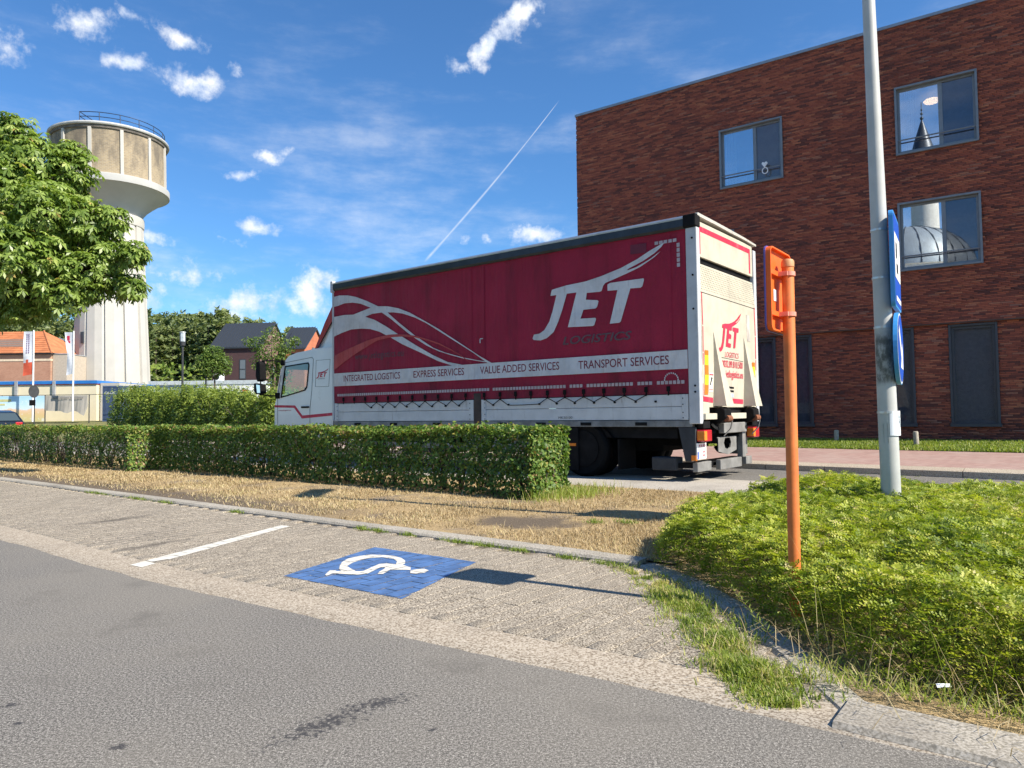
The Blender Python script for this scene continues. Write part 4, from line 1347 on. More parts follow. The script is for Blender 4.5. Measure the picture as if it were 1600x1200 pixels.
# rear beam, lift arms, bellows, lamps, plate, bumper bars
MB().box(-0.16, -0.02, -2.30, -0.09, 0.92, 1.01).build('rear_beam', M['lift'], truck, bevel=0.006)
MB().box(-0.11, -0.03, -0.34, -0.12, 1.01, 1.17).build('end_block', M['lift'], truck, bevel=0.006)
MB().box(-0.11, -0.02, -2.3, -2.10, 1.01, 1.14).build('end_block', M['lift'], truck, bevel=0.006)
for a in (0.56, 1.76):
    ar = MB()
    ar.prism([(0.45, 0.42), (0.30, 0.52), (-0.08, 1.02), (-0.20, 1.10), (-0.26, 1.04), (-0.24, 0.94), (-0.12, 0.84), (0.20, 0.36)], lambda x, z, d: (x, -d, z), a, a + 0.11)
    o = ar.build('lift_arm', M['chassis'], truck, bevel=0.012)
    MB().prism([(-0.02, 0.94), (-0.20, 1.115), (-0.28, 1.07), (-0.29, 0.95), (-0.20, 0.86), (-0.05, 0.86)], lambda x, z, d: (x, -d, z), a - 0.05, a + 0.20).build('rubber_cover', M['black'], o, bevel=0.02)
    MB().cyl((-0.27, -(a + 0.0), 0.93), (-0.27, -(a + 0.17), 0.93), 0.05, n=12).build('pivot', M['rust'], o, True)
    be = MB()
    for q in range(10):
        f_ = q / 9
        c0 = Vector((-0.10 + 0.45 * f_, -(a - 0.02), 0.82 - 0.42 * f_))
        d_ = Vector((0.45, 0, -0.42)).normalized()
        be.cyl(c0 - d_ * 0.024, c0 + d_ * 0.0, 0.055, 0.088, 12); be.cyl(c0, c0 + d_ * 0.024, 0.088, 0.055, 12)
    be.build('bellows', M['black'], o, True)
    MB().tube([(-0.24, -(a + 0.17), 1.0), (-0.29, -(a + 0.20), 0.9), (-0.26, -(a + 0.21), 0.78), (-0.16, -(a + 0.18), 0.66)], 0.011, 6).build('hose', M['grey_steel'], o)
MB().box(-0.14, -0.04, -1.76, -0.82, 0.70, 0.86).build('cross_beam', M['grey_steel'], truck, bevel=0.012)
bk = MB()
ring = [(0.76, 0.42), (1.15, 0.36), (1.50, 0.42), (1.50, 0.64), (0.76, 0.64)]
hole = [(1.13 + 0.15 * math.cos(q * PI / 4), 0.545 + 0.105 * math.sin(q * PI / 4)) for q in range(8)]
tr = tessellate_polygon([[Vector((p[0], p[1], 0)) for p in ring], [Vector((p[0], p[1], 0)) for p in hole]])
P = [(-0.06, -p[0], p[1]) for p in ring + hole]
bk.add(P, [tuple(t) for t in tr])
P = [(-0.045, -p[0], p[1]) for p in ring + hole]
bk.add(P, [tuple(t) for t in tr])
bk.build('tow_bracket', M['grey_steel'], truck)
MB().box(-0.06, 0.04, -1.92, -1.78, 0.28, 0.72).build('bracket_leg', M['grey_steel'], truck, bevel=0.01)
MB().box(-0.02, 0.4, -2.10, -2.0, 0.32, 0.70).build('bracket_leg', M['grey_steel'], truck, bevel=0.01)
for a in (0.03, 2.02):
    lm = MB().box(-0.16, -0.03, -(a + 0.27), -a, 0.60, 0.77).build('tail_lamp', M['lamp_red'], truck, bevel=0.015)
    MB().box(-0.163, -0.04, -(a + 0.09), -(a - 0.003), 0.615, 0.755).build('indicator', M['lamp_amber'], lm, bevel=0.01)
    MB().box(-0.13, -0.03, -(a + 0.28), -(a + 0.04), 0.79, 0.90).build('lamp_bracket', M['chassis'], truck, bevel=0.01)
sk = MB().prism([(0.24, 0.81), (-0.03, 0.81), (-0.03, 0.34), (0.06, 0.31), (0.14, 0.31)], lambda x, z, d: (x, d, z), -0.05, 0.0).build('side_skirt', M['dark_grey'], truck, bevel=0.006)
MB().box(-0.032, 0.04, -0.051, 0.004, 0.32, 0.40).build('side_marker', M['lamp_amber'], sk)
pt = MB().box(-0.05, -0.032, -0.33, -0.01, 0.34, 0.575).build('number_plate', M['plate_white'], truck)
rear_poly('plate_band', [(0.02, 0.345), (0.06, 0.345), (0.06, 0.45), (0.02, 0.45)], M['plate_blue'], -0.0525, pt)
pm_ = MB()
for (w_, z_) in ((0.20, 0.43), (0.25, 0.43), (0.20, 0.375), (0.25, 0.375), (0.08, 0.52), (0.15, 0.52), (0.22, 0.52), (0.27, 0.52)):
    pm_.add([(-0.0525, -w_, z_), (-0.0525, -(w_ + 0.028), z_), (-0.0525, -(w_ + 0.028), z_ + 0.032), (-0.0525, -w_, z_ + 0.032)], [(0, 1, 2, 3)])
pm_.build('plate_marks', M['print_red'], pt)['kind'] = 'stuff'
for (a, b, z0, z1, x) in ((0.06, 0.56, 0.15, 0.29, -0.03), (0.84, 1.72, 0.135, 0.29, -0.06), (2.0, 2.26, 0.15, 0.28, -0.03)):
    MB().box(x, x + 0.08, -b, -a, z0, z1).build('bumper_bar', M['grey_steel'], truck, bevel=0.008)
MB().box(0.06, 0.30, -2.2, -0.10, 0.20, 0.27).build('bumper_carrier', M['chassis'], truck)
MB().box(0.30, 0.70, -0.28, -0.02, 0.16, 0.36).build('battery_box', M['dark_grey'], truck, bevel=0.02)

# --- chassis and wheels
ch = MB()
for y in (-0.83, -1.72):
    ch.box(0.15, 10.2, y - 0.04, y + 0.04, 0.50, 0.80)
for x in np.arange(0.4, 8.2, 0.75):
    ch.box(x, x + 0.06, -2.5, -0.06, 0.80, 0.93)
ch.box(0.9, 8.0, -1.72, -0.83, 0.40, 0.80); ch.box(0.25, 0.9, -1.72, -0.83, 0.52, 0.80); ch.box(0.3, 3.0, -0.12, -0.10, 0.64, 0.82); ch.box(0.3, 3.0, -2.45, -2.43, 0.5, 0.82); ch.box(1.3, 2.6, -0.83, -0.12, 0.72, 0.80)  # fill boxes and sheets added between the rails to keep the underside dark
ch.build('chassis', M['chassis'], truck)
MB().box(3.1, 4.6, -0.62, -0.12, 0.35, 0.80).build('fuel_tank', M['grey_steel'], truck, bevel=0.06, seg=3)
MB().box(5.1, 6.3, -0.70, -0.12, 0.30, 0.80).build('pallet_box', M['dark_grey'], truck, bevel=0.02)


def wheel(x, y, w, name='wheel'):
    r = 0.46
    prof = [(r - 0.17, -w / 2 + 0.02), (r - 0.05, -w / 2), (r - 0.012, -w / 2 + 0.03), (r, -w / 2 + 0.06), (r, w / 2 - 0.06), (r - 0.012, w / 2 - 0.03), (r - 0.05, w / 2), (r - 0.17, w / 2 - 0.02)]
    e = bpy.data.objects.new(name, None)
    COL.objects.link(e); e.parent = truck; e.location = (x, y, r); e.rotation_euler = (PI / 2, 0, 0)
    MB().lathe(prof, 40, cap=False).build('tyre', M['black'], e, True)
    MB().lathe([(0.02, -0.02), (0.10, -0.03), (0.12, 0.02), (0.24, 0.05), (0.292, 0.10), (0.292, -0.12), (0.02, -0.12)], 28).build('rim', M['chassis'], e, True)


for x, ys in ((1.95, (-0.17, -0.47, -2.08, -2.38)), (9.45, (-0.30, -2.25))):
    for y in ys:
        wheel(x, y, 0.25)
MB().box(1.26, 1.29, -0.56, -0.03, 0.14, 0.62).build('mud_flap', M['black'], truck)
mg = MB()
for q in range(10):
    a0, a1 = PI * (0.02 + 0.085 * q), PI * (0.02 + 0.085 * (q + 1))
    c = lambda a, r: (1.95 + r * math.cos(a), 0.46 + r * math.sin(a) * 0.70)
    mg.add([(c(a0, .62)[0], -0.04, c(a0, .62)[1]), (c(a1, .62)[0], -0.04, c(a1, .62)[1]), (c(a1, .62)[0], -0.60, c(a1, .62)[1]), (c(a0, .62)[0], -0.60, c(a0, .62)[1])], [(0, 1, 2, 3)])
mg.build('mudguard', M['black'], truck)
MB().box(2.02, 2.60, -0.035, -0.015, 0.10, 0.80).build('side_panel', M['chassis'], truck, bevel=0.01)
MB().box(2.06, 2.22, -0.015, -0.003, 0.50, 0.545).build('side_marker', M['lamp_amber'], truck)
lj = MB()
lj.box(2.8, 8.0, -0.10, -0.06, 0.40, 0.50); lj.box(2.8, 8.0, -0.10, -0.06, 0.62, 0.70)
lj.build('side_guard', M['grey_steel'], truck)

# --- cab
cab = bpy.data.objects.new('cab', None)
COL.objects.link(cab)
cab.parent = truck
CP = [(10.67, 0.55), (10.67, 1.28), (10.60, 1.47), (10.40, 2.16), (10.28, 2.33), (10.10, 2.45), (9.80, 2.51), (9.47, 2.53), (9.15, 2.56), (8.48, 2.56), (8.48, 0.55)]
WP = [(10.40, 1.49), (10.24, 2.21), (9.36, 2.25), (9.33, 2.20), (9.41, 1.70), (9.48, 1.635)]
for y in (-0.12, -2.43):
    pts = [Vector((p[0], p[1], 0)) for p in CP]; hl = [Vector((p[0], p[1], 0)) for p in WP]
    tr = tessellate_polygon([pts, hl])
    MB().add([(p[0], y, p[1]) for p in CP + WP], [tuple(t) for t in tr]).build('side_panel', M['truck_white'], cab)
    MB().poly([(p[0], y + 0.004 * (1 if y > -1 else -1), p[1]) for p in WP]).build('side_window', M['cab_glass'], cab)
sk_ = MB()
for i in range(len(CP) - 1):
    if i == 2:
        continue
    a, b = CP[i], CP[i + 1]
    sk_.add([(a[0], -0.12, a[1]), (b[0], -0.12, b[1]), (b[0], -2.43, b[1]), (a[0], -2.43, a[1])], [(0, 1, 2, 3)])
sk_.build('shell', M['truck_white'], cab, True)
MB().add([(10.60, -0.2, 1.47), (10.40, -0.2, 2.16), (10.40, -2.35, 2.16), (10.60, -2.35, 1.47)], [(0, 1, 2, 3)]).build('windscreen', M['cab_glass'], cab)
pr = MB()
for y in (-0.16, -2.39):
    MB().cyl((10.60, y, 1.47), (10.40, y, 2.16), 0.045, n=8).build('screen_pillar', M['truck_white'], cab)
# black rubber round the window, door seam, recessed panel
wr = MB()
for i in range(len(WP)):
    a, b = WP[i], WP[(i + 1) % len(WP)]
    wr.cyl((a[0], -0.115, a[1]), (b[0], -0.115, b[1]), 0.016, n=6)
wr.build('window_seal', M['black'], cab)
ds = MB()
for q in ([(10.54, 0.6), (10.55, 1.50), (10.42, 2.02)], [(10.25, 2.30), (9.22, 2.37), (9.17, 2.33), (9.23, 1.62), (9.30, 1.20), (9.30, 0.6)]):
    for a, b in zip(q[:-1], q[1:]):
        ds.cyl((a[0], -0.119, a[1]), (b[0], -0.119, b[1]), 0.006, n=4)
for q in ([(9.07, 2.29), (8.57, 2.29), (8.62, 1.69), (9.10, 1.70), (9.07, 2.29)],):
    for a, b in zip(q[:-1], q[1:]):
        ds.cyl((a[0], -0.119, a[1]), (b[0], -0.119, b[1]), 0.004, n=4)
ds.build('door_seam', M['dark_grey'], cab)
for q in ([(10.67, 1.31), (9.86, 1.29), (9.58, 1.055), (8.48, 1.11), (8.48, 1.045), (9.60, 0.985), (9.90, 1.235), (10.67, 1.255)],):
    P = [(p[0], -0.1165, p[1]) for p in q]
    tr = tessellate_polygon([[Vector((p[0], p[2], 0)) for p in P]])
    MB().add(P, [tuple(t) for t in tr]).build('red_stripe', M['print_red'], cab)
MB().box(9.32, 9.60, -0.118, -0.085, 1.225, 1.265).build('door_handle', M['black'], cab, bevel=0.012)
J3 = lambda l: [(9.07 - (2.90 - p[0]) / 2.51 * 0.45, 1.88 + (p[1] - 2.28) / 1.33 * 0.21) for p in l]
for l in (JE, TT):
    P = [(p[0], -0.116, p[1]) for p in J3(l)]
    tr = tessellate_polygon([[Vector((p[0], p[2], 0)) for p in P]])
    MB().add(P, [tuple(t) for t in tr]).build('logo_letters', M['print_red'], cab)
lettering('LOGISTICS', 'lettering', M['print_grey'], cab, rev(-0.116), -9.0, -8.75, 1.86, 1.885, 0.2)
lettering('www.jetlogistics.eu', 'lettering', M['print_red'], cab, rev(-0.116), -10.52, -10.02, 1.155, 1.20)
lin = MB()
LP_ = [(p[0] - (0.03 if p[0] > 9 else -0.03), p[1] - (0.03 if p[1] > 2 else 0)) for p in CP]
lin.add([(p[0], -2.415, p[1]) for p in LP_ + WP], [tuple(t) for t in tessellate_polygon([[Vector((p[0], p[1], 0)) for p in LP_], [Vector((p[0], p[1], 0)) for p in WP]])])
lin.box(8.50, 8.53, -2.41, -0.14, 0.6, 2.52)
lin.add([(LP_[i][0], y, LP_[i][1]) for i in range(4, 9) for y in (-0.14, -2.41)], [(2 * i, 2 * i + 1, 2 * i + 3, 2 * i + 2) for i in range(4)])
lin.build('lining', M['dark_grey'], cab)
# interior
ins = MB()
ins.box(9.85, 10.5, -2.35, -0.2, 1.20, 1.44)
ins.box(8.9, 9.4, -0.85, -0.35, 1.0, 1.55); ins.box(8.75, 8.95, -0.85, -0.35, 1.3, 1.85)
ins.box(8.9, 9.4, -2.2, -1.6, 1.0, 1.55); ins.box(8.75, 8.95, -2.2, -1.6, 1.3, 1.85)
ins.build('seats_and_dashboard', M['seat'], cab, bevel=0.05)
sw = MB()
for q in range(20):
    a0, a1 = 2 * PI * q / 20, 2 * PI * (q + 1) / 20
    pt_ = lambda a: (9.86 + 0.08 * math.sin(a), -0.6 + 0.23 * math.cos(a), 1.56 + 0.20 * math.sin(a))
    sw.cyl(pt_(a0), pt_(a1), 0.016, n=6)
sw.build('steering_wheel', M['black'], cab)
# mirrors on brackets, roof visor, bumper, headlamps, wind deflector
mi = MB()
mi.prism([(10.72, 1.90), (10.74, 2.30), (10.80, 2.36), (10.90, 2.33), (10.93, 2.0), (10.86, 1.86)], lambda x, z, d: (x, d, z), 0.06, 0.24)
mo = mi.build('mirror', M['black'], cab, bevel=0.03)
MB().prism([(10.74, 1.58), (10.76, 1.80), (11.02, 1.84), (11.03, 1.66), (10.94, 1.57)], lambda x, z, d: (x, d, z), 0.05, 0.22).build('wide_angle_mirror', M['black'], cab, bevel=0.02)
MB().prism([(10.735, 1.60), (10.752, 1.78), (10.90, 1.80), (10.86, 1.60)], lambda x, z, d: (x, d, z), 0.225, 0.23).build('mirror_face', M['mirror_glass'], cab)
MB().tube([(10.32, -0.11, 2.31), (10.55, 0.0, 2.36), (10.80, 0.14, 2.36)], 0.016).tube([(10.52, -0.11, 1.52), (10.75, 0.02, 1.54), (10.95, 0.14, 1.58)], 0.016).tube([(10.84, 0.15, 1.55), (10.84, 0.15, 2.36)], 0.014).build('mirror_bracket', M['black'], cab)
MB().box(10.26, 10.40, -0.125, -0.09, 2.24, 2.36).build('bracket_foot', M['black'], cab, bevel=0.01)
MB().box(10.46, 10.62, -0.125, -0.09, 1.46, 1.60).build('bracket_foot', M['black'], cab, bevel=0.01)
MB().box(9.92, 10.06, -0.5, -0.14, 2.44, 2.515).build('roof_lamp', M['black'], cab, bevel=0.02)
MB().box(10.60, 10.80, -2.45, -0.10, 0.32, 0.72).build('front_bumper', M['truck_white'], cab, bevel=0.04)
for y in (-0.42, -2.13):
    MB().box(10.78, 10.82, y - 0.18, y + 0.18, 0.46, 0.62).build('headlamp', M['mirror_glass'], cab, bevel=0.03)
MB().box(10.66, 10.685, -1.9, -0.65, 0.85, 1.2).build('grille', M['black'], cab)
MB().add([(9.14, -0.20, 2.57), (8.40, -0.16, 3.60), (8.40, -0.16, 2.57)], [(0, 1, 2)]).build('deflector_side', M['truck_white'], cab)
MB().add([(9.14, -2.35, 2.57), (8.40, -2.39, 3.60), (8.40, -2.39, 2.57)], [(0, 2, 1)]).build('deflector_side', M['truck_white'], cab)
MB().add([(9.16, -0.18, 2.56), (8.80, -0.15, 3.12), (8.39, -0.14, 3.64), (9.16, -2.37, 2.56), (8.80, -2.40, 3.12), (8.39, -2.41, 3.64)], [(0, 1, 4, 3), (1, 2, 5, 4)]).build('deflector_front', M['print_salmon'], cab)
P = [(p[0], -0.148 + 0.0 * p[1], p[1]) for p in [(9.16, 2.56), (8.80, 3.12), (8.39, 3.64), (8.39, 3.28), (8.72, 2.92), (9.02, 2.57)]]
MB().add(P, [(0, 1, 4, 5), (1, 2, 3, 4)]).build('deflector_stripe', M['print_salmon'], cab)
MB().tube([(9.03, -0.145, 2.57), (8.72, -0.145, 2.92), (8.39, -0.145, 3.27)], 0.010, 5).build('deflector_trim', M['black'], cab)

# ================================================================== STREET FURNITURE
M['galv'] = plain('painted_grey_steel', (0.40, 0.43, 0.42), 0.5, 0.15, 0.10, 4, dirt=((0.22, 0.22, 0.20), 0.5))
M['band'] = plain('steel_band', (0.55, 0.55, 0.53), 0.35, 0.8, 0.1)
M['orange'] = plain('orange_powder_coat', (0.78, 0.115, 0.008), 0.6, 0, 0.10, 9, dirt=((0.55, 0.13, 0.03), 0.5))
M['orange_pole'] = plain('faded_orange_paint', (0.60, 0.155, 0.028), 0.65, 0, 0.16, 9, dirt=((0.36, 0.14, 0.055), 0.75))
M['pink_clamp'] = plain('faded_red_clamp', (0.72, 0.27, 0.19), 0.5, 0, 0.12, 30)
M['sign_blue'] = plain('sign_blue', (0.012, 0.085, 0.48), 0.35, 0, 0.06)
M['sign_edge'] = plain('sign_blue_edge', (0.05, 0.27, 0.62), 0.4, 0, 0.08)
M['sign_purple'] = plain('sign_dark_blue_edge', (0.10, 0.075, 0.27), 0.4, 0, 0.08)
M['sign_white'] = plain('sign_white', (0.78, 0.78, 0.77), 0.4, 0, 0.04)
M['sign_black'] = plain('sign_black', (0.02, 0.02, 0.022), 0.5)
M['paper'] = plain('white_paper', (0.80, 0.82, 0.85), 0.7, 0, 0.04)
M['ink'] = plain('grey_ink', (0.20, 0.26, 0.30), 0.7)
M['wood'] = plain('weathered_wood', (0.36, 0.32, 0.26), 0.85, 0, 0.25, 18, 0.3)

LP = Vector((3.10, 6.00, 0.0))


def grime_pole():
    t = NT('grey_lamp_post_paint')
    o = t.obj()
    c = t.mix(t.smooth(t.noise(3, 6, 0.6, o), 0.3, 0.7), (0.40, 0.405, 0.385), (0.49, 0.49, 0.465))
    z = t.N('ShaderNodeSeparateXYZ', {0: o}).outputs[2]
    patch = t.math('MULTIPLY', t.smooth(z, 1.22, 1.30), t.smooth(z, 1.72, 1.60))
    g = t.smooth(t.noise(20, 7, 0.7, o, (1, 1, 0.6)), 0.35, 0.6, 0.25, 1.0)
    c = t.mix(t.math('MULTIPLY', patch, g), c, (0.10, 0.10, 0.085))
    t.set(color=c, rough=0.5, metal=0.0)
    return t.m


lamp = thing('lamp_post', 'tall tapered grey metal lamp post in the shrub bed carrying two blue signs', 'lamp post', LP)
lamp.rotation_euler = (0, -0.013, 0)
MB().lathe([(0.074, -0.15), (0.074, 0.9), (0.070, 1.6), (0.058, 3.2), (0.048, 4.6), (0.040, 5.9), (0.038, 6.0)], 28).build('post', grime_pole(), lamp, True)
MB().prism([(-0.04, -0.25), (0.04, -0.25), (0.04, 0.25), (-0.04, 0.25)], lambda a, b, d: (0.075 * math.cos(b - 2.3), 0.075 * math.sin(b - 2.3), 0.85 + a * 2), 0, 0.001).build('hatch', M['galv'], lamp)
hd_ = MB()
hd_.box(-0.16, 0.16, -0.16, 0.75, 5.98, 6.10)
hd_.build('lamp_head', M['galv'], lamp, bevel=0.04, seg=3)
for z in (2.53, 2.13, 1.72, 1.02):
    r = float(np.interp(z, [0.9, 1.6, 3.2], [0.074, 0.070, 0.058])) + 0.002
    MB().lathe([(r, -0.009), (r + 0.003, -0.009), (r + 0.003, 0.009), (r, 0.009)], 24, (0, 0, z), cap=False).build('steel_band', M['band'], lamp)

# signs stand square to the street; local x across the street (away from the camera), local y along it
RS = math.atan2(VS.y, VS.x)
RL = PI / 2 - math.radians(32.0)
sg = thing('parking_sign', 'tall blue sign with white panel on the lamp post, seen almost edge-on', 'sign', (LP.x + 0.105, LP.y + 0.03, 1.86), RL)
# facing -s: in local axes y=+1 is towards -u?  (local y = rot90(v) = u*?)
yy = -1.0


def rounded(w, h, r, n=5):
    pts = []
    for cx, cz, a0 in ((w / 2 - r, h / 2 - r, 0), (-w / 2 + r, h / 2 - r, 90), (-w / 2 + r, -h / 2 + r, 180), (w / 2 - r, -h / 2 + r, 270)):
        for k in range(n + 1):
            a = math.radians(a0 + 90 * k / n)
            pts.append((cx + r * math.cos(a), cz + r * math.sin(a)))
    return pts


def plane_poly(name, pts, mat, y, parent, cz=0.0):
    P = [(p[0], y, p[1] + cz) for p in pts]
    tr = tessellate_polygon([[Vector((p[0], p[2], 0)) for p in P]])
    return MB().add(P, [tuple(t) for t in tr]).build(name, mat, parent)


# local frame of the signs: x = across the street (v), y = -u direction reversed below so that +y faces oncoming traffic (-u)
FACE = 0.016
cz = 0.40
MB().prism(rounded(0.60, 0.78, 0.05), lambda x, z, d: (x, d, z + cz), -0.016, FACE).build('plate', M['sign_edge'], sg)
plane_poly('blue_face', rounded(0.56, 0.74, 0.045), M['sign_blue'], -FACE - 0.002, sg, cz)
plane_poly('white_panel', [(-0.25, -0.15), (0.25, -0.15), (0.25, 0.22), (-0.25, 0.22)], M['sign_white'], -FACE - 0.004, sg, cz)
plane_poly('white_bar', [(-0.20, -0.335), (0.24, -0.335), (0.24, -0.295), (-0.20, -0.295)], M['sign_white'], -FACE - 0.004, sg, cz)
plane_poly('pictogram', [(-0.16, 0.02), (-0.05, 0.02), (-0.05, 0.15), (-0.16, 0.15)], M['sign_black'], -FACE - 0.006, sg, cz)
plane_poly('pictogram', [(-0.13, -0.10), (0.02, -0.10), (0.02, -0.02), (-0.13, -0.02)], M['sign_black'], -FACE - 0.006, sg, cz)
rd = thing('round_arrow_sign', 'round blue sign with white diagonal arrow, lower one on the lamp post', 'sign', (LP.x + 0.11, LP.y + 0.03, 1.235), RL)
circ = lambda r, n=40: [(r * math.cos(2 * PI * k / n), r * math.sin(2 * PI * k / n)) for k in range(n)]
MB().prism(circ(0.30), lambda x, z, d: (x, d, z + 0.31), -0.016, FACE).build('plate', M['sign_edge'], rd)
plane_poly('white_rim', circ(0.292), M['sign_white'], -FACE - 0.001, rd, 0.31)
plane_poly('blue_face', circ(0.278), M['sign_blue'], -FACE - 0.003, rd, 0.31)
plane_poly('arrow', [(-0.19, 0.13), (-0.13, 0.19), (0.07, -0.02), (0.15, 0.06), (0.17, -0.17), (-0.07, -0.16), (0.01, -0.08)], M['sign_white'], -FACE - 0.005, rd, 0.31)
for o in (sg, rd):
    MB().box(-0.06, 0.02, 0.016, 0.05, 0.18, 0.22).box(-0.06, 0.02, 0.016, 0.05, 0.42, 0.46).build('bracket', M['band'], o)

pp = thing('paper_notice', 'white paper notice taped round the lamp post below the signs', 'notice', (LP.x, LP.y, 0.0))
pm = MB()
n_ = 10
for k in range(n_):
    a0 = math.radians(-115 + 95 * k / n_); a1 = math.radians(-115 + 95 * (k + 1) / n_)
    r = 0.080
    pm.add([(r * math.cos(a0), r * math.sin(a0), 0.83), (r * math.cos(a1), r * math.sin(a1), 0.83 + 0.0), (r * math.cos(a1), r * math.sin(a1), 1.03), (r * math.cos(a0), r * math.sin(a0), 1.03)], [(0, 1, 2, 3)])
pm.build('sheet', M['paper'], pp)
pk = MB()
for k in range(26):
    a0 = math.radians(random.uniform(-62, -28)); z0 = random.uniform(0.85, 1.0)
    r = 0.082
    da = 0.06
    pk.add([(r * math.cos(a0), r * math.sin(a0), z0), (r * math.cos(a0 + da), r * math.sin(a0 + da), z0 + random.uniform(-.02, .03)), (r * math.cos(a0 + da), r * math.sin(a0 + da), z0 + 0.035), (r * math.cos(a0), r * math.sin(a0), z0 + 0.008)], [(0, 1, 2, 3)])
pk.build('faded_print', M['ink'], pp)

# orange pole with a square sign seen from behind
OP = thing('orange_sign_post', 'orange pole with square orange-backed sign seen from behind, standing in the shrub bed', 'sign', (1.425, 3.74, 0), RS)
OP.rotation_euler = (0, 0.014, RS)
MB().lathe([(0.030, -0.2), (0.030, 1.815), (0.026, 1.826), (0.004, 1.832)], 24).build('pole', M['orange_pole'], OP, True)
MB().lathe([(0.031, 1.79), (0.0325, 1.79), (0.0325, 1.818), (0.027, 1.829), (0.005, 1.835)], 24).build('cap', plain('worn_cap', (0.50, 0.24, 0.10), 0.6), OP, True)
# local +y points along u (away to the left); the face looks that way
PY = 0.055
zc = 1.668
pl_ = MB().prism(rounded(0.33, 0.43, 0.035), lambda x, z, d: (x, d, z + zc), PY, PY + 0.004).build('plate', M['orange'], OP)
rim_ = MB()
ro, rn = rounded(0.33, 0.43, 0.035), rounded(0.315, 0.415, 0.03)
for k in range(len(ro)):
    j = (k + 1) % len(ro)
    a, b, c_, d_ = ro[k], ro[j], rn[j], rn[k]
    rim_.add([(a[0], PY - 0.022, a[1] + zc), (b[0], PY - 0.022, b[1] + zc), (c_[0], PY - 0.022, c_[1] + zc), (d_[0], PY - 0.022, d_[1] + zc),
              (a[0], PY, a[1] + zc), (b[0], PY, b[1] + zc), (c_[0], PY, c_[1] + zc), (d_[0], PY, d_[1] + zc)], [(0, 1, 2, 3), (0, 4, 5, 1), (3, 2, 6, 7)])
rim_.build('rim', M['orange'], pl_)
MB().prism(rounded(0.34, 0.44, 0.04), lambda x, z, d: (x, d, z + zc), PY + 0.004, PY + 0.012).build('front_face', M['sign_purple'], pl_)
for z in (zc + 0.085, zc - 0.125):
    MB().box(-0.155, 0.155, PY - 0.020, PY - 0.001, z - 0.012, z + 0.012).build('stiffener', M['orange'], pl_)
rear_st = MB().add([(-0.07, PY - 0.003, zc - 0.055), (-0.02, PY - 0.003, zc - 0.055), (-0.02, PY - 0.003, zc + 0.005), (-0.07, PY - 0.003, zc + 0.005)], [(0, 1, 2, 3)]).build('white_sticker', M['sign_white'], pl_)
for z in (zc + 0.085, zc - 0.125):
    c_ = MB().lathe([(0.031, -0.011), (0.0365, -0.011), (0.0365, 0.011), (0.031, 0.011)], 24, (0, 0, z), cap=False)
    c_.box(-0.045, -0.028, -0.01, 0.055, z - 0.011, z + 0.011); c_.box(0.028, 0.045, -0.01, 0.055, z - 0.011, z + 0.011)
    c_.build('clamp', M['pink_clamp'], OP)

for k, (x, y) in enumerate(((8.16, 18.4), (9.12, 16.5))):
    b = thing('wooden_bollard', ('short round wooden bollard in the grass strip, nearer the truck', 'short round wooden bollard in the grass strip, right of the lamp post')[k], 'bollard', (x, y, 0.20), group='wooden bollards before the brick building')
    b.rotation_euler = (0.02, -0.05 if k else 0.0, 0)
    MB().lathe([(0.055, -0.2), (0.056, 0.30), (0.048, 0.325), (0.01, 0.33)], 14).build('post', M['wood'], b, True)

# ================================================================== WATER TOWER
def mat_tank():
    t = NT('tank_yellow_brick')
    g = t.N('ShaderNodeTexCoord').outputs['Object']
    sx = t.N('ShaderNodeSeparateXYZ', {0: g})
    ang = t.math('ARCTAN2', sx.outputs[1], sx.outputs[0])
    v = t.N('ShaderNodeCombineXYZ', {0: t.math('MULTIPLY', ang, 4.64), 1: sx.outputs[2], 2: 0.0}).outputs[0]
    br = t.N('ShaderNodeTexBrick', {'Vector': v, 'Color1': (0.36, 0.275, 0.165, 1), 'Color2': (0.26, 0.20, 0.125, 1), 'Mortar': (0.34, 0.29, 0.22, 1), 'Scale': 1.0, 'Mortar Size': 0.02, 'Brick Width': 0.30, 'Row Height': 0.12})
    c = br.outputs['Color']
    d = t.smooth(t.math('ADD', t.noise(0.55, 6, 0.65, v, (1.6, 0.5, 1)), t.smooth(sx.outputs[2], 22.0, 26.0, 0, 0.16)), 0.5, 0.78, 0, 0.75)
    c = t.mix(d, c, (0.10, 0.085, 0.07))
    t.set(color=c, rough=0.9)
    return t.m


M['tank'] = mat_tank()
M['concrete'] = plain('white_rendered_concrete', (0.455, 0.435, 0.395), 0.85, 0, 0.06, 0.6, dirt=((0.38, 0.36, 0.33), 0.3))
M['concrete_grey'] = plain('grey_rendered_concrete', (0.42, 0.415, 0.40), 0.85, 0, 0.06, 0.5)
M['tower_roof'] = plain('tower_roof_edge', (0.42, 0.42, 0.41), 0.7, 0, 0.15, 1.5)
M['tower_stain'] = plain('stained_cornice', (0.13, 0.115, 0.10), 0.9, 0, 0.3, 2)
M['rail_blue'] = plain('dark_blue_railing', (0.02, 0.035, 0.07), 0.5, 0.3)
TW = (-36.15, 66.0)
tower = thing('water_tower', 'round water tower with brick tank ring and white ribbed concrete shaft', 'water tower', (TW[0], TW[1], 0))
tower.rotation_euler = (0, -0.02, 0)
SC = 66.0 / 65.0


def shaft_profile(R, lobes=12, ph=0.3):
    pts = []
    for k in range(lobes):
        a0 = ph + 2 * PI * k / lobes
        for f_, rr in ((0.015, 0.94), (0.05, 1.0), (0.5, 1.0), (0.88, 0.99), (0.985, 0.955)):
            a = a0 + 2 * PI / lobes * f_
            pts.append((R * rr * math.cos(a), R * rr * math.sin(a)))
    return pts


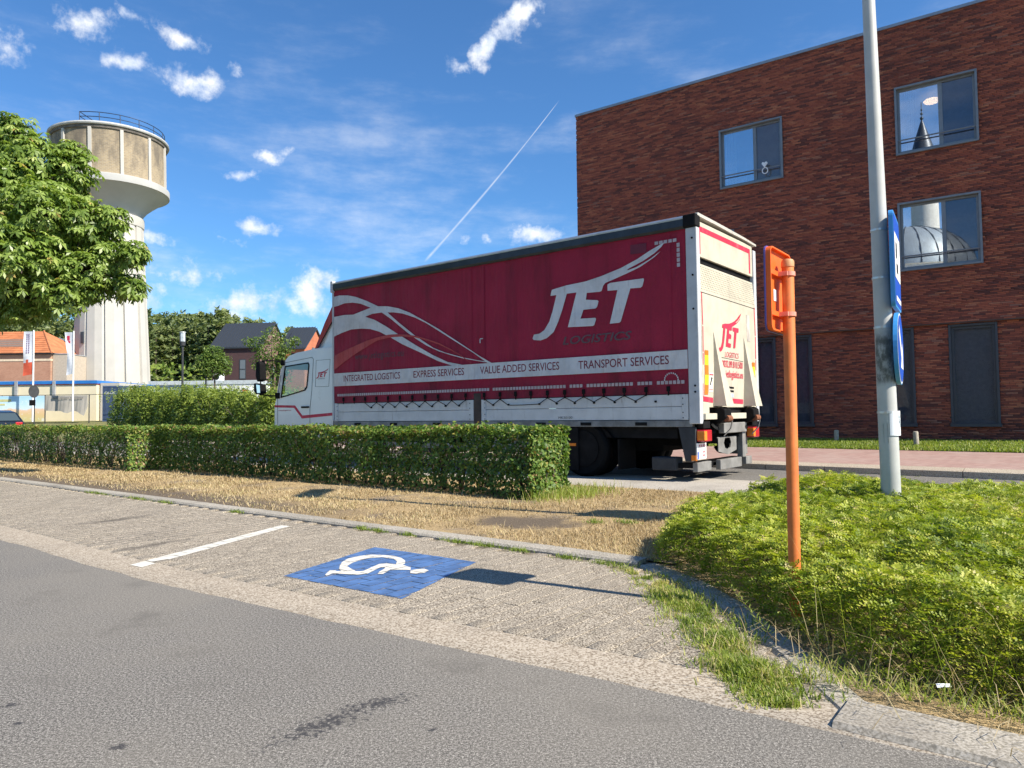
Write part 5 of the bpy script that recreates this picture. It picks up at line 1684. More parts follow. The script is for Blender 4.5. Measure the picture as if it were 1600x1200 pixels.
sh = MB()
levels = [(0.0, 3.2), (6, 3.06), (12, 2.88), (18.45, 2.68)]
prof = [shaft_profile(R) for z, R in levels]
n_ = len(prof[0])
for (z, R), p in zip(levels, prof):
    sh.v += [(x, y, z) for x, y in p]
for l in range(len(levels) - 1):
    for k in range(n_):
        j = (k + 1) % n_
        sh.f.append((l * n_ + k, l * n_ + j, (l + 1) * n_ + j, (l + 1) * n_ + k))
sh.build('shaft', M['concrete'], tower)
MB().lathe([(2.66, 18.40), (2.72, 18.42), (2.75, 18.6), (2.75, 19.25), (2.66, 19.32)], 64).build('collar', M['concrete'], tower, True)
bowl = [(2.55, 19.30), (2.72, 19.7), (3.08, 20.15), (3.60, 20.6), (4.25, 21.1), (4.80, 21.42)]
MB().lathe(bowl, 72).build('bowl', M['concrete_grey'], tower, True)
MB().lathe([(4.78, 21.42), (4.90, 21.44), (4.92, 21.55), (4.92, 22.02), (4.84, 22.08), (4.58, 22.10)], 72).build('ring_beam', M['concrete_grey'], tower, True)
MB().lathe([(4.64, 22.08), (4.64, 26.02)], 96, cap=False).build('tank_wall', M['tank'], tower, True)
PH = math.atan2(-TW[1], -TW[0])
for k in range(12):
    a = PH + math.radians(11 + 30 * k)
    rb = MB()
    c0, s0 = math.cos(a), math.sin(a)
    pts = []
    for z in (22.06, 26.0):
        for (r, w_) in ((4.58, -0.13), (4.77, -0.13), (4.77, 0.13), (4.58, 0.13)):
            pts.append((r * c0 - w_ * s0, r * s0 + w_ * c0, z))
    rb.add(pts, [(0, 1, 5, 4), (1, 2, 6, 5), (2, 3, 7, 6), (0, 3, 2, 1), (4, 5, 6, 7)])
    rb.build('rib', M['concrete'], tower)
MB().lathe([(4.58, 25.96), (4.75, 25.98), (4.79, 26.20), (4.73, 26.22)], 72).build('cornice', M['tower_stain'], tower, True)
MB().lathe([(4.70, 26.215), (4.90, 26.24), (4.95, 26.34), (4.92, 26.46), (4.7, 26.55), (2.5, 26.9), (0.1, 27.0)], 72).build('roof', M['tower_roof'], tower, True)
rl = MB()
R_ = 4.55
a_s = [PH + math.radians(q) for q in range(-30, 100, 10)]
for q, (a, b) in enumerate(zip(a_s[:-1], a_s[1:])):
    for z in (27.35, 26.95):
        rl.cyl((R_ * math.cos(a), R_ * math.sin(a), z), (R_ * math.cos(b), R_ * math.sin(b), z), 0.035, n=6)
for a in a_s[::2]:
    rl.cyl((R_ * math.cos(a), R_ * math.sin(a), 26.5), (R_ * math.cos(a), R_ * math.sin(a), 27.37), 0.035, n=6)
p0 = Vector((R_ * math.cos(a_s[0]), R_ * math.sin(a_s[0]), 27.35))
for z in (0, -0.4):
    rl.cyl(p0 + Vector((0, 0, z)), (0.55 * p0.x, 0.55 * p0.y, 27.35 + z), 0.035, n=6)
rl.cyl((0.55 * p0.x, 0.55 * p0.y, 26.5), (0.55 * p0.x, 0.55 * p0.y, 27.35), 0.035, n=6)
rl.build('railing', M['rail_blue'], tower)
for k, (a, z, w_, h_) in enumerate(((PH - 0.85, 7.6, 0.16, 1.0), (PH + 0.28, 17.2, 0.3, 1.1))):
    c0, s0 = math.cos(a), math.sin(a)
    r = 3.06 if z < 10 else 2.74
    pts = []
    for rr in (r - 0.3, r + 0.02):
        for (w2, z2) in ((-w_, z), (w_, z), (w_, z + h_), (-w_, z + h_)):
            pts.append((rr * c0 - w2 * s0, rr * s0 + w2 * c0, z2))
    MB().add(pts, [(4, 5, 6, 7), (0, 1, 5, 4), (1, 2, 6, 5), (2, 3, 7, 6), (3, 0, 4, 7)]).build('window', M['frame_dark'], tower)

# ================================================================== FAR LEFT: YARD, HOUSES
GF = GROUND_FAR
M['cream'] = plain('cream_render', (0.70, 0.62, 0.44), 0.85, 0, 0.05, 0.8)
M['blue_trim'] = plain('blue_fascia', (0.02, 0.16, 0.48), 0.5, 0, 0.1)
M['red_trim'] = plain('red_fascia_line', (0.55, 0.05, 0.06), 0.5)
M['roof_grey'] = plain('flat_roof_grey', (0.30, 0.31, 0.32), 0.8)
hall = thing('low_cream_hall', 'long low cream building with blue and red roof edge at the far left', 'building', (-28.55, 50.0, GF))
MB().box(-16, 0, 0, 9, -0.5, 2.50).build('wall', M['cream'], hall)
MB().box(-16.05, 0.08, -0.10, 9.05, 2.55, 2.76).build('fascia', M['blue_trim'], hall)
MB().box(-16.03, 0.05, -0.07, 9.03, 2.50, 2.55).build('red_line', M['red_trim'], hall)
MB().box(-16, 0.0, 0.0, 9.0, 2.765, 2.80).build('roof', M['roof_grey'], hall)
for x in (-5.45, -2.85):
    MB().box(x - 0.09, x + 0.09, -0.16, -0.02, 1.55, 2.75).build('vent_pipe', M['roof_grey'], hall)
MB().box(0.1, 1.4, 0.3, 4, -0.5, 2.6).build('side_annexe', M['concrete'], hall)


def mural():
    t = NT('printed_landscape_panel')
    o = t.obj()
    z = t.N('ShaderNodeSeparateXYZ', {0: o}).outputs[2]
    n = t.noise(1.3, 5, 0.6, o)
    zz = t.math('ADD', z, t.math('MULTIPLY', t.math('SUBTRACT', n, 0.5), 0.5))
    c = t.ramp(t.math('DIVIDE', zz, 1.65), [(0.0, (0.55, 0.50, 0.22)), (0.30, (0.66, 0.47, 0.24)), (0.46, (0.72, 0.50, 0.34)), (0.52, (0.60, 0.72, 0.80)), (0.75, (0.48, 0.68, 0.85)), (1.0, (0.36, 0.60, 0.82))])
    c = t.mix(t.smooth(t.noise(3.2, 5, 0.6, o), 0.55, 0.7, 0, 0.6), c, (0.72, 0.76, 0.78))
    t.set(color=c, rough=0.7)
    return t.m


fence = thing('banner_fence', 'wire fence with a landscape print and a torn grey banner before the cream hall', 'fence', (-27.3, 47.0, GF))
fp = MB()
for x in (-8.4, -5.62, -2.84, 0.0):
    fp = MB().cyl((x, 0, -0.4), (x, 0, 1.72), 0.035, n=8).build('post', M['dark_grey'], fence)
MB().cyl((-8.4, 0, 1.70), (4.5, 0.3, 1.72), 0.018, n=6).build('top_wire', M['dark_grey'], fence)
MB().box(-8.4, -2.86, -0.05, -0.04, 0.02, 1.66).build('landscape_print', mural(), fence)
MB().box(-6.9, -5.0, -0.056, -0.052, 1.30, 1.46).box(-6.9, -5.4, -0.056, -0.052, 1.06, 1.18).build('print_caption', plain('print_caption', (0.52, 0.50, 0.24), 0.8), fence)
bn = MB()
top, bot = 1.66, []
xs = np.linspace(-2.80, -0.08, 14)
low = [0.70, 0.69, 0.68, 0.66, 0.67, 0.65, 0.55, 0.52, 0.62, 0.66, 0.60, 0.45, 0.34, 0.95]
for k in range(13):
    y0, y1 = -0.06 - 0.05 * math.sin(k * 1.3), -0.06 - 0.05 * math.sin((k + 1) * 1.3)
    bn.add([(xs[k], y0, low[k]), (xs[k + 1], y1, low[k + 1]), (xs[k + 1], -0.05, top), (xs[k], -0.05, top)], [(0, 1, 2, 3)])
bno = bn.build('torn_banner', plain('grey_mesh_banner', (0.33, 0.31, 0.28), 0.9, 0, 0.08, 1.5), fence)
lt = MB()
for k in range(24):
    x = -2.35 + k * 0.085
    if k in (5, 13):
        continue
    lt.add([(x, -0.125, 1.46 + 0.004 * (k % 3)), (x + 0.055, -0.125, 1.44), (x + 0.065, -0.125, 1.55), (x + 0.02, -0.125, 1.56)], [(0, 1, 2, 3)])
lt.build('banner_marks', plain('banner_marks', (0.17, 0.165, 0.16), 0.9), bno)['kind'] = 'stuff'

M['flag_white'] = plain('white_flag_cloth', (0.62, 0.64, 0.70), 0.9, 0, 0.05)
M['flag_red'] = plain('red_flag_cloth', (0.62, 0.10, 0.05), 0.9, 0, 0.1)
M['flag_ink'] = plain('flag_print', (0.26, 0.20, 0.32), 0.9)


def flag(x, y, top, label, widths, z0, red_low):
    f_ = thing('flagpole', label, 'flag', (x, y, GF), group='banner flags on white poles')
    MB().cyl((0, 0, 0), (0, 0, top), 0.055, 0.045, 10).build('pole', M['sign_white'], f_, True)
    nn, mm = 14, 7
    def pt(i, j):
        fz = i / nn
        w_ = float(np.interp(fz, [0, 0.25, 0.5, 0.75, 1], widths))
        k = j / mm
        return (-0.06 - w_ * k, 0.06 * math.sin(fz * 7 + k * 2) * k, top - 0.08 - fz * (top - 0.08 - z0) - 0.10 * k * fz)
    a, b = MB(), MB()
    for i in range(nn):
        for j in range(mm):
            fz, k = i / nn, j / mm
            tgt = b if (red_low and fz > 0.62 + 0.12 * abs(k - 0.5)) else a
            tgt.add([pt(i, j), pt(i, j + 1), pt(i + 1, j + 1), pt(i + 1, j)], [(0, 1, 2, 3)])
    cl = a.build('cloth', M['flag_white'], f_, True)
    if red_low:
        b.build('red_cloth', M['flag_red'], f_, True)
    return f_, pt, cl


f1, pt1, cl1 = flag(-30.28, 46, 5.80, 'white and red banner flag on white pole, leftmost of the two', [0.60, 0.58, 0.56, 0.60, 0.62], 3.0, True)
mk = MB()
for k in range(9):
    for c in (0.40, 0.62):
        if random.random() < 0.8:
            q = pt1(1 + k * 0.72, c * 7)
            mk.box(q[0] - 0.045, q[0] + 0.03, q[1] - 0.02, q[1] - 0.012, q[2] - 0.05, q[2] + 0.05)
mk.build('flag_lettering', M['flag_ink'], cl1)['kind'] = 'stuff'
f2, pt2, cl2 = flag(-27.75, 46, 5.72, 'plain white banner flag with small red emblem on white pole, beside the tower shaft', [0.55, 0.42, 0.30, 0.38, 0.40], 3.0, False)
q = pt2(2, 3.2)
mk = MB()
mk.box(q[0] - 0.14, q[0] + 0.02, q[1] - 0.02, q[1] - 0.01, q[2] - 0.14, q[2] + 0.16); mk.box(q[0] - 0.10, q[0] + 0.06, q[1] - 0.02, q[1] - 0.01, q[2] - 0.32, q[2] - 0.17)
mk.build('red_emblem', M['print_red'], cl2)

rs_ = thing('round_road_sign', 'round road sign seen from behind on a grey post with a small plate', 'sign', (-28.87, 44, GF))
MB().cyl((0, 0, -0.2), (0, 0, 2.2), 0.035, n=8).build('post', M['dark_grey'], rs_)
MB().prism(circ(0.38), lambda x, z, d: (x * 0.45, d + x * 0.6, z + 1.83), -0.07, -0.05).build('disc', M['dark_grey'], rs_)
MB().box(-0.26, 0.10, -0.08, -0.05, 0.98, 1.32).build('small_plate', M['chassis'], rs_)

# blue shipping container
M['cont'] = plain('blue_container_paint', (0.075, 0.115, 0.21), 0.5, 0.2, 0.12, 2, dirt=((0.10, 0.09, 0.10), 0.4))
M['cont_sunlit'] = plain('sunlit_container_blue', (0.20, 0.27, 0.40), 0.55, 0.1, 0.08, 2)  # lighter copy of the container blue, with sunlight put into the colour
ct = thing('shipping_container', 'blue corrugated shipping container behind the bushes', 'container', (-26.95, 48.0, GF - 0.05))
cm = MB()
for k in range(13):
    x = 0.03 + k * 0.083
    cm.box(x, x + 0.04, -0.02, 0.02, 0.14, 2.25)
cm.box(0, 1.1, 0.02, 0.05, 0.0, 2.30)
cm.build('ribbed_end', M['cont'], ct)
MB().box(-0.04, 0.0, -0.03, 0.06, 0, 2.35).box(1.1, 1.16, -0.03, 0.06, 0, 2.35).box(0, 1.1, -0.03, 0.06, 2.25, 2.35).build('end_frame', M['cont'], ct)
cs = MB()
for k in range(26):
    x = 1.2 + k * 0.19
    cs.box(x, x + 0.10, 0.03 + 0.0 * x, 0.10, 0.12, 2.22)
cs.box(1.16, 6.1, 0.06, 2.4, 0.0, 2.28)
cs.build('ribbed_side', M['cont_sunlit'], ct)
MB().box(1.16, 6.1, 0.0, 0.08, 2.20, 2.33).build('top_rail', M['cont'], ct)
MB().box(1.66, 1.95, 0.0, 0.02, 1.85, 2.18).build('white_notice', M['sign_white'], ct)
MB().box(1.70, 1.91, -0.006, 0.0, 2.02, 2.14).build('notice_print', M['print_red'], ct)
lettering('OLOK', 'lettering', M['sign_white'], ct, lambda a, z: (a, -0.024, z), 0.10, 0.80, 1.80, 1.96)

wb = thing('white_site_cabin', 'long low white cabin with a red sign behind the bushes', 'building', (-20.3, 58.0, GF))
MB().box(-8.6, 0, 0, 3, -0.4, 2.75).build('wall', plain('white_cabin_panels', (0.66, 0.67, 0.66), 0.7, 0, 0.05, 1), wb)
MB().box(-8.65, 0.05, -0.06, 3.05, 2.75, 3.06).build('roof_edge', plain('cabin_roof_edge', (0.42, 0.46, 0.48), 0.6), wb)
for x in (-1.85, -4.3, -6.4):
    MB().box(x, x + 0.06, -0.03, 0, -0.4, 2.75).build('panel_joint', M['roof_grey'], wb)
so = MB().box(-1.5, -0.38, -0.10, -0.04, 1.72, 2.45).build('sign_board', M['sign_white'], wb)
MB().box(-1.12, -0.70, -0.108, -0.10, 1.85, 2.30).build('red_square', M['flag_red'], so)
MB().box(-0.98, -0.86, -0.112, -0.108, 1.92, 2.15).build('dark_mark', M['chassis'], so)
MB().box(-3.7, -3.0, -0.03, 0.0, 1.55, 2.4).build('window', M['frame_dark'], wb)
ac = MB().box(-3.65, -2.95, 0.4, 0.8, 3.06, 3.62).build('air_conditioner', M['sign_white'], wb)
MB().cyl((-3.42, 0.39, 3.34), (-3.42, 0.40, 3.34), 0.22, n=16).build('fan_opening', M['chassis'], ac)

sl = thing('yard_lamp', 'slim grey lamp with glass cylinder head between the tower and the young tree', 'street lamp', (-20.38, 45.0, GF))
MB().cyl((0, 0, -0.3), (0, 0, 4.6), 0.075, 0.06, 12).build('post', M['dark_grey'], sl, True)
MB().cyl((0, 0, 4.6), (0, 0, 4.85), 0.15, 0.17, 16).build('collar', M['dark_grey'], sl, True)
MB().cyl((0, 0, 4.85), (0, 0, 5.40), 0.16, n=16).build('glass_head', plain('frosted_lamp_glass', (0.50, 0.56, 0.60), 0.2), sl, True)
for q in range(6):
    a = q * PI / 3
    MB().cyl((0.165 * math.cos(a), 0.165 * math.sin(a), 4.85), (0.165 * math.cos(a), 0.165 * math.sin(a), 5.42), 0.012, n=5).build('cage_bar', M['dark_grey'], sl)
MB().cyl((0, 0, 5.40), (0, 0, 5.46), 0.19, 0.17, 16).build('cap', M['galv'], sl, True)


def mat_wallbrick(name, c1, c2, mortar, scale=1.0):
    t = NT(name)
    o = t.obj()
    v = t.N('ShaderNodeMapping', {'Vector': o, 'Rotation': (PI / 2, 0, 0)}).outputs[0]
    br = t.N('ShaderNodeTexBrick', {'Vector': v, 'Color1': (*c1, 1), 'Color2': (*c2, 1), 'Mortar': (*mortar, 1), 'Scale': scale, 'Mortar Size': 0.012, 'Brick Width': 0.22, 'Row Height': 0.075})
    c = t.mix(t.smooth(t.noise(0.7, 6, 0.6, o), 0.4, 0.75, 0, 0.35), br.outputs['Color'], [k * 0.6 for k in c1])
    t.set(color=c, rough=0.9)
    return t.m


M['plum_brick'] = mat_wallbrick('plum_brick', (0.075, 0.034, 0.040), (0.10, 0.045, 0.048), (0.06, 0.04, 0.04))
M['rose_brick'] = mat_wallbrick('rose_brick', (0.23, 0.115, 0.105), (0.28, 0.15, 0.135), (0.2, 0.13, 0.12))
M['orange_brick'] = mat_wallbrick('orange_brick', (0.46, 0.13, 0.06), (0.52, 0.17, 0.085), (0.4, 0.17, 0.1))
M['old_brick'] = mat_wallbrick('old_brick', (0.36, 0.155, 0.09), (0.44, 0.21, 0.13), (0.4, 0.27, 0.19))
M['seam_roof'] = plain('dark_metal_roof', (0.055, 0.064, 0.078), 0.45, 0.4, 0.08)
M['tile_roof'] = plain('orange_roof_tiles', (0.45, 0.16, 0.065), 0.85, 0, 0.2, 1.2, dirt=((0.26, 0.12, 0.07), 0.6))
M['stone_band'] = plain('pale_stone_band', (0.62, 0.50, 0.36), 0.85)


def gable_house(label, loc, rz, w, d, eave, ridge, wall, gable, roof, seams=0, windows=(), gwin=()):
    """ridge along local x; front wall at y=0; gable end at x=w"""
    h = thing('gabled_house', label, 'house', loc, rz)
    MB().box(0, w, 0, d, -0.6, eave).build('wall', wall, h)
    g = MB().add([(w + 0.01, 0, -0.6), (w + 0.01, d, -0.6), (w + 0.01, d, eave), (w + 0.01, d / 2, ridge - 0.08), (w + 0.01, 0, eave)], [(0, 1, 2, 3, 4)])
    g.add([(-0.01, 0, -0.6), (-0.01, d, -0.6), (-0.01, d, eave), (-0.01, d / 2, ridge - 0.08), (-0.01, 0, eave)], [(4, 3, 2, 1, 0)])
    g.build('gable', gable, h)
    e = 0.22
    k = (ridge - eave) / (d / 2)
    r = MB()
    for sgn, y0 in ((1, -e), (-1, d + e)):
        ze = eave - k * e
        r.add([(-e, y0, ze), (w + e, y0, ze), (w + e, d / 2, ridge), (-e, d / 2, ridge), (-e, y0, ze - 0.16), (w + e, y0, ze - 0.16), (w + e, d / 2, ridge - 0.16), (-e, d / 2, ridge - 0.16)],
              [(0, 1, 2, 3), (4, 7, 6, 5), (0, 4, 5, 1), (1, 5, 6, 2), (0, 3, 7, 4)])
    ro = r.build('roof', roof, h)
    if seams:
        sm = MB()
        for q in range(seams + 1):
            x = -e + (w + 2 * e) * q / seams
            for y0 in (-e,):
                ze = eave - k * e
                sm.add([(x - 0.03, y0, ze), (x + 0.03, y0, ze), (x + 0.03, d / 2, ridge), (x - 0.03, d / 2, ridge), (x - 0.03, y0, ze + 0.07), (x + 0.03, y0, ze + 0.07), (x + 0.03, d / 2, ridge + 0.07), (x - 0.03, d / 2, ridge + 0.07)],
                       [(4, 5, 6, 7), (0, 1, 5, 4), (1, 2, 6, 5), (3, 7, 6, 2), (0, 4, 7, 3)])
        sm.build('seams', roof, ro)
    for (x0, x1, z0, z1) in windows:
        f_ = MB().box(x0, x1, -0.03, 0.02, z0, z1).build('window', M['frame_dark'], h)
        MB().box(x0 + 0.08, x1 - 0.08, -0.04, -0.03, z0 + 0.08, z1 - 0.08).build('pane', M['pane_far'], f_)
        MB().box(x0 + 0.08, x1 - 0.08, -0.055, -0.04, (z0 + z1) / 2 - 0.05, (z0 + z1) / 2 + 0.05).build('transom', M['frame_dark'], f_)
    for (y0, y1, z0, z1) in gwin:
        f_ = MB().box(w - 0.02, w + 0.05, y0, y1, z0, z1).build('window', M['frame_dark'], h)
        MB().box(w + 0.05, w + 0.06, y0 + 0.08, y1 - 0.08, z0 + 0.08, z1 - 0.08).build('pane', M['pane_far'], f_)
    return h


M['pane_far'] = NT('far_window_glass').set(color=(0.16, 0.19, 0.22), rough=0.08, spec=0.8).m
rz = math.radians(-6)
gable_house('plum brick house with dark metal roof behind the white cabin', (-33.4, 81.0, GF), rz, 5.6, 7.2, 8.05, 11.0, M['plum_brick'], M['rose_brick'], M['seam_roof'], 15, ((3.2, 3.95, 4.3, 6.5),), ((2.6, 3.6, 3.6, 6.0),))
gable_house('house with dark roof and rose brick gable, middle of the three gabled houses', (-26.9, 85.0, GF), rz, 2.6, 6.6, 8.3, 10.9, M['plum_brick'], M['rose_brick'], M['seam_roof'], 8)
gable_house('house with bright orange brick gable end beside the truck cab', (-26.0, 83.5, GF), rz, 2.25, 6.8, 8.1, 10.6, M['orange_brick'], M['orange_brick'], M['seam_roof'], 8, (), ((2.3, 3.1, 6.4, 8.2),))

oh = thing('old_brick_house', 'old brick house with orange tiled roof and pale stone bands at the far left', 'house', (-38.08, 60.0, 0.914))
oh.scale = (0.8, 0.8, 0.8)
MB().box(-16, 0, 0, 9, -0.5, 6.85).build('wall', M['old_brick'], oh)
for z in (6.15, 3.85):
    MB().box(-16.02, 0.03, -0.04, 9, z, z + (0.22 if z > 5 else 0.12)).build('stone_band', M['stone_band'], oh)
MB().box(-16, 0.25, -0.25, -0.02, 6.82, 6.98).build('gutter', M['dark_grey'], oh)
rf = MB().add([(-16, -0.3, 6.98), (0.3, -0.3, 6.98), (-3.6, 4.5, 9.75), (-16, 4.5, 9.75), (0.3, 9.3, 6.98), (-16, 9.3, 6.98)], [(0, 1, 2, 3), (1, 4, 2), (3, 2, 4, 5)]).build('roof', M['tile_roof'], oh)
tl = MB()
for q in range(11):
    f_ = q / 11
    y, z = -0.3 + 4.8 * f_, 6.98 + 2.77 * f_
    tl.box(-16, 0.25 - 3.85 * f_, y - 0.03, y + 0.02, z - 0.02, z + 0.06)
tl.build('tile_courses', M['tile_roof'], rf)
MB().add([(-7.5, 0.9, 7.72), (-2.9, 0.9, 7.72), (-3.7, 2.6, 8.70), (-7.5, 2.6, 8.70)], [(0, 1, 2, 3)]).build('dark_roof_patch', plain('slate_patch', (0.16, 0.12, 0.10), 0.8), rf)
MB().tube([(0.3, -0.3, 7.0), (-3.6, 4.5, 9.78)], 0.10).build('hip_ridge', M['tile_roof'], rf)
an = thing('rendered_annexe', 'plain beige rendered annexe right of the old brick house', 'building', (-38.04, 60.24, 0.914))
an.scale = (0.8, 0.8, 0.8)
MB().box(0, 1.45, 0, 5, -0.5, 6.85).build('wall', plain('beige_render', (0.42, 0.355, 0.28), 0.9, 0, 0.1), an)
MB().box(-0.02, 1.5, -0.05, 5.05, 6.85, 6.93).build('roof_edge', M['roof_grey'], an)
gr = thing('grey_roofed_house', 'grey slate-roofed house behind the flag poles', 'house', (-52.5, 82.0, GF))
MB().box(0, 2.6, 0, 6, -0.5, 7.9).build('wall', plain('grey_blue_wall', (0.20, 0.235, 0.26), 0.8), gr)
MB().add([(-2, -0.2, 9.9), (2.8, -0.2, 8.2), (2.8, 6, 8.2), (-2, 6, 9.9), (-2, -0.2, 7.9), (2.8, -0.2, 7.9)], [(0, 1, 2, 3), (0, 4, 5, 1)]).build('roof', plain('slate_roof', (0.11, 0.135, 0.155), 0.6), gr)

# ================================================================== BEHIND THE CAMERA, seen only in the windows across the street
M['dome_lead'] = plain('lead_dome', (0.30, 0.34, 0.36), 0.5, 0.3, 0.12, 1)
M['mosque'] = plain('pale_plaster', (0.62, 0.60, 0.55), 0.85, 0, 0.05)
mn = thing('minaret', 'slender pale minaret with dark cone roof, mirrored in the upper windows', 'minaret', (-17.6, -14.2, 0))
MB().lathe([(1.1, -0.1), (1.05, 6), (0.95, 12), (0.92, 17.2)], 20).build('shaft', M['mosque'], mn, True)
MB().lathe([(0.92, 17.2), (1.45, 17.7), (1.5, 17.75), (1.5, 18.6), (1.42, 18.6), (1.42, 17.9), (0.7, 17.9)], 20, cap=False).build('balcony', M['mosque'], mn)
MB().lathe([(0.7, 17.9), (0.68, 20.4)], 16).build('upper_shaft', M['mosque'], mn, True)
MB().lathe([(0.85, 20.4), (0.5, 21.6), (0.06, 23.0)], 20).build('cone_roof', M['seam_roof'], mn, True)
fn_ = MB().cyl((0, 0, 23.0), (0, 0, 24.4), 0.03, n=6)
for z, r in ((23.15, 0.13), (23.5, 0.10), (23.8, 0.08)):
    fn_.lathe([(0.01, -r), (r * 0.8, -r * 0.6), (r, 0), (r * 0.8, r * 0.6), (0.01, r)], 10, (0, 0, z))
fn_.build('finial', M['seam_roof'], mn, True)
mq = thing('domed_hall', 'pale hall with ribbed lead dome, mirrored in the lower window', 'building', (-14.0, -8.4, 0), A)
MB().box(-4.6, 4.6, -4.6, 4.6, -0.1, 9.2).build('wall', M['mosque'], mq)
MB().box(-4.75, 4.75, -4.75, 4.75, 9.2, 9.5).build('cornice', M['mosque'], mq)
MB().lathe([(3.9, 9.5), (3.9, 10.2), (4.0, 10.25)], 32).build('drum', M['mosque'], mq, True)
dp = [(4.0 * math.cos(q * PI / 20), 10.25 + 3.1 * math.sin(q * PI / 20)) for q in range(10)] + [(0.05, 13.35)]
MB().lathe(dp, 48).build('dome', M['dome_lead'], mq, True)
for k in range(24):
    a = 2 * PI * k / 24
    MB().tube([(r * 1.004 * math.cos(a), r * 1.004 * math.sin(a), z + 0.01) for r, z in dp[::2]], 0.045, 4).build('dome_rib', M['frame_dark'], mq)
for k in range(4):
    for sgn in (-1, 1):
        MB().box(-3.6 + k * 2, -2.4 + k * 2, sgn * 4.6 - 0.04, sgn * 4.6 + 0.04, 2.0, 6.5).build('window', M['frame_dark'], mq)

# ================================================================== CAR far left, only its roof shows over the hedge
M['car_paint'] = plain('dark_blue_car_paint', (0.012, 0.020, 0.034), 0.2, 0.3, 0.05)
M['car_glass'] = NT('car_glass').set(color=(0.05, 0.07, 0.08), rough=0.03, spec=0.9).m
cx, cy, _z = ST(39.6, 11.5)
car = thing('parked_car', 'dark blue hatchback parked on the street behind the hedge at the far left', 'car', (cx, cy, 0), PI / 2 + A)
prof = [(-2.0, 0.35), (-2.05, 0.75), (-1.92, 0.95), (-1.55, 1.36), (-1.0, 1.46), (0.1, 1.46), (0.55, 1.36), (1.15, 0.98), (1.9, 0.84), (2.05, 0.65), (2.05, 0.35)]
bd = MB()
n_ = len(prof)
ww = lambda z: 0.86 if z < 0.96 else 0.86 - (z - 0.96) * 0.45
ring = [[(x, sgn * ww(z), z) for x, z in prof] for sgn in (-1, 1)]
bd.add(ring[0] + ring[1], [tuple(range(n_)), tuple(range(2 * n_ - 1, n_ - 1, -1))] + [(i, n_ + i, n_ + (i + 1) % n_, (i + 1) % n_) for i in range(n_)])
bd.build('body', M['car_paint'], car, False, 0.05, 3)
for sgn in (-1, 1):
    y = lambda z: sgn * (ww(z) + 0.006)
    for q in ([(-1.5, 1.0), (-1.28, 1.36), (-0.35, 1.40), (-0.35, 1.0)], [(-0.25, 1.0), (-0.25, 1.40), (0.4, 1.34), (0.95, 1.0)]):
        MB().poly([(x, y(z), z) for x, z in q]).build('side_window', M['car_glass'], car)
    for x in (-1.3, 1.28):
        e = bpy.data.objects.new('wheel', None)
        COL.objects.link(e); e.parent = car; e.location = (x, sgn * 0.74, 0.31); e.rotation_euler = (PI / 2, 0, 0)
        MB().lathe([(0.2, -0.1), (0.29, -0.1), (0.31, -0.06), (0.31, 0.06), (0.29, 0.1), (0.2, 0.1)], 24, cap=False).build('tyre', M['black'], e, True)
        MB().lathe([(0.02, -0.06), (0.2, -0.09), (0.2, 0.09), (0.02, 0.06)], 16).build('rim', M['galv'], e, True)
    MB().box(-2.06, -1.98, sgn * 0.62 - 0.14, sgn * 0.62 + 0.14, 0.72, 0.92).build('tail_lamp', M['lamp_red'], car, bevel=0.02)
    MB().box(1.93, 2.04, sgn * 0.6 - 0.16, sgn * 0.6 + 0.16, 0.62, 0.76).build('headlamp', M['mirror_glass'], car, bevel=0.02)
MB().poly([(-1.93, -0.70, 0.99), (-1.93, 0.70, 0.99), (-1.61, 0.60, 1.33), (-1.61, -0.60, 1.33)]).build('rear_window', M['car_glass'], car)
MB().poly([(1.10, -0.72, 1.03), (1.10, 0.72, 1.03), (0.60, 0.62, 1.36), (0.60, -0.62, 1.36)]).build('windscreen', M['car_glass'], car)

# ================================================================== PLANTS
M['leaf_hedge'] = leafmat('hedge_leaves', [(0, (0.028, 0.060, 0.012)), (0.35, (0.075, 0.145, 0.026)), (0.7, (0.165, 0.255, 0.046)), (0.90, (0.30, 0.31, 0.07)), (1.0, (0.30, 0.19, 0.085))], 0.32)
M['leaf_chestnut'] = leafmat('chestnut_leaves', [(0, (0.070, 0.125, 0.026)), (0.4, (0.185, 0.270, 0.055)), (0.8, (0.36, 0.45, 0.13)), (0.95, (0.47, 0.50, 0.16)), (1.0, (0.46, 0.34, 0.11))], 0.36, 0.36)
M['leaf_cover'] = leafmat('ground_cover_leaves', [(0, (0.060, 0.110, 0.014)), (0.4, (0.21, 0.275, 0.030)), (0.75, (0.40, 0.435, 0.052)), (0.93, (0.54, 0.53, 0.10)), (1.0, (0.48, 0.40, 0.18))], 0.36)
M['leaf_bush'] = leafmat('bush_leaves', [(0, (0.04, 0.08, 0.014)), (0.5, (0.14, 0.21, 0.034)), (1.0, (0.34, 0.40, 0.075))], 0.35)
M['leaf_pine'] = leafmat('pine_needles', [(0, (0.08, 0.12, 0.052)), (0.5, (0.19, 0.235, 0.09)), (1.0, (0.33, 0.35, 0.14))], 0.35)
M['leaf_young'] = leafmat('young_tree_leaves', [(0, (0.05, 0.10, 0.020)), (0.5, (0.13, 0.20, 0.040)), (1.0, (0.25, 0.30, 0.07))], 0.36)
M['straw'] = leafmat('straw', [(0, (0.21, 0.155, 0.08)), (0.4, (0.40, 0.30, 0.16)), (0.80, (0.55, 0.445, 0.265)), (0.93, (0.37, 0.34, 0.13)), (1.0, (0.16, 0.20, 0.05))], 0.25, 0.8, (1.05, 1.0, 0.8))
M['grass'] = leafmat('green_grass', [(0, (0.09, 0.14, 0.024)), (0.5, (0.22, 0.29, 0.045)), (0.85, (0.34, 0.39, 0.08)), (1.0, (0.50, 0.42, 0.20))], 0.38)
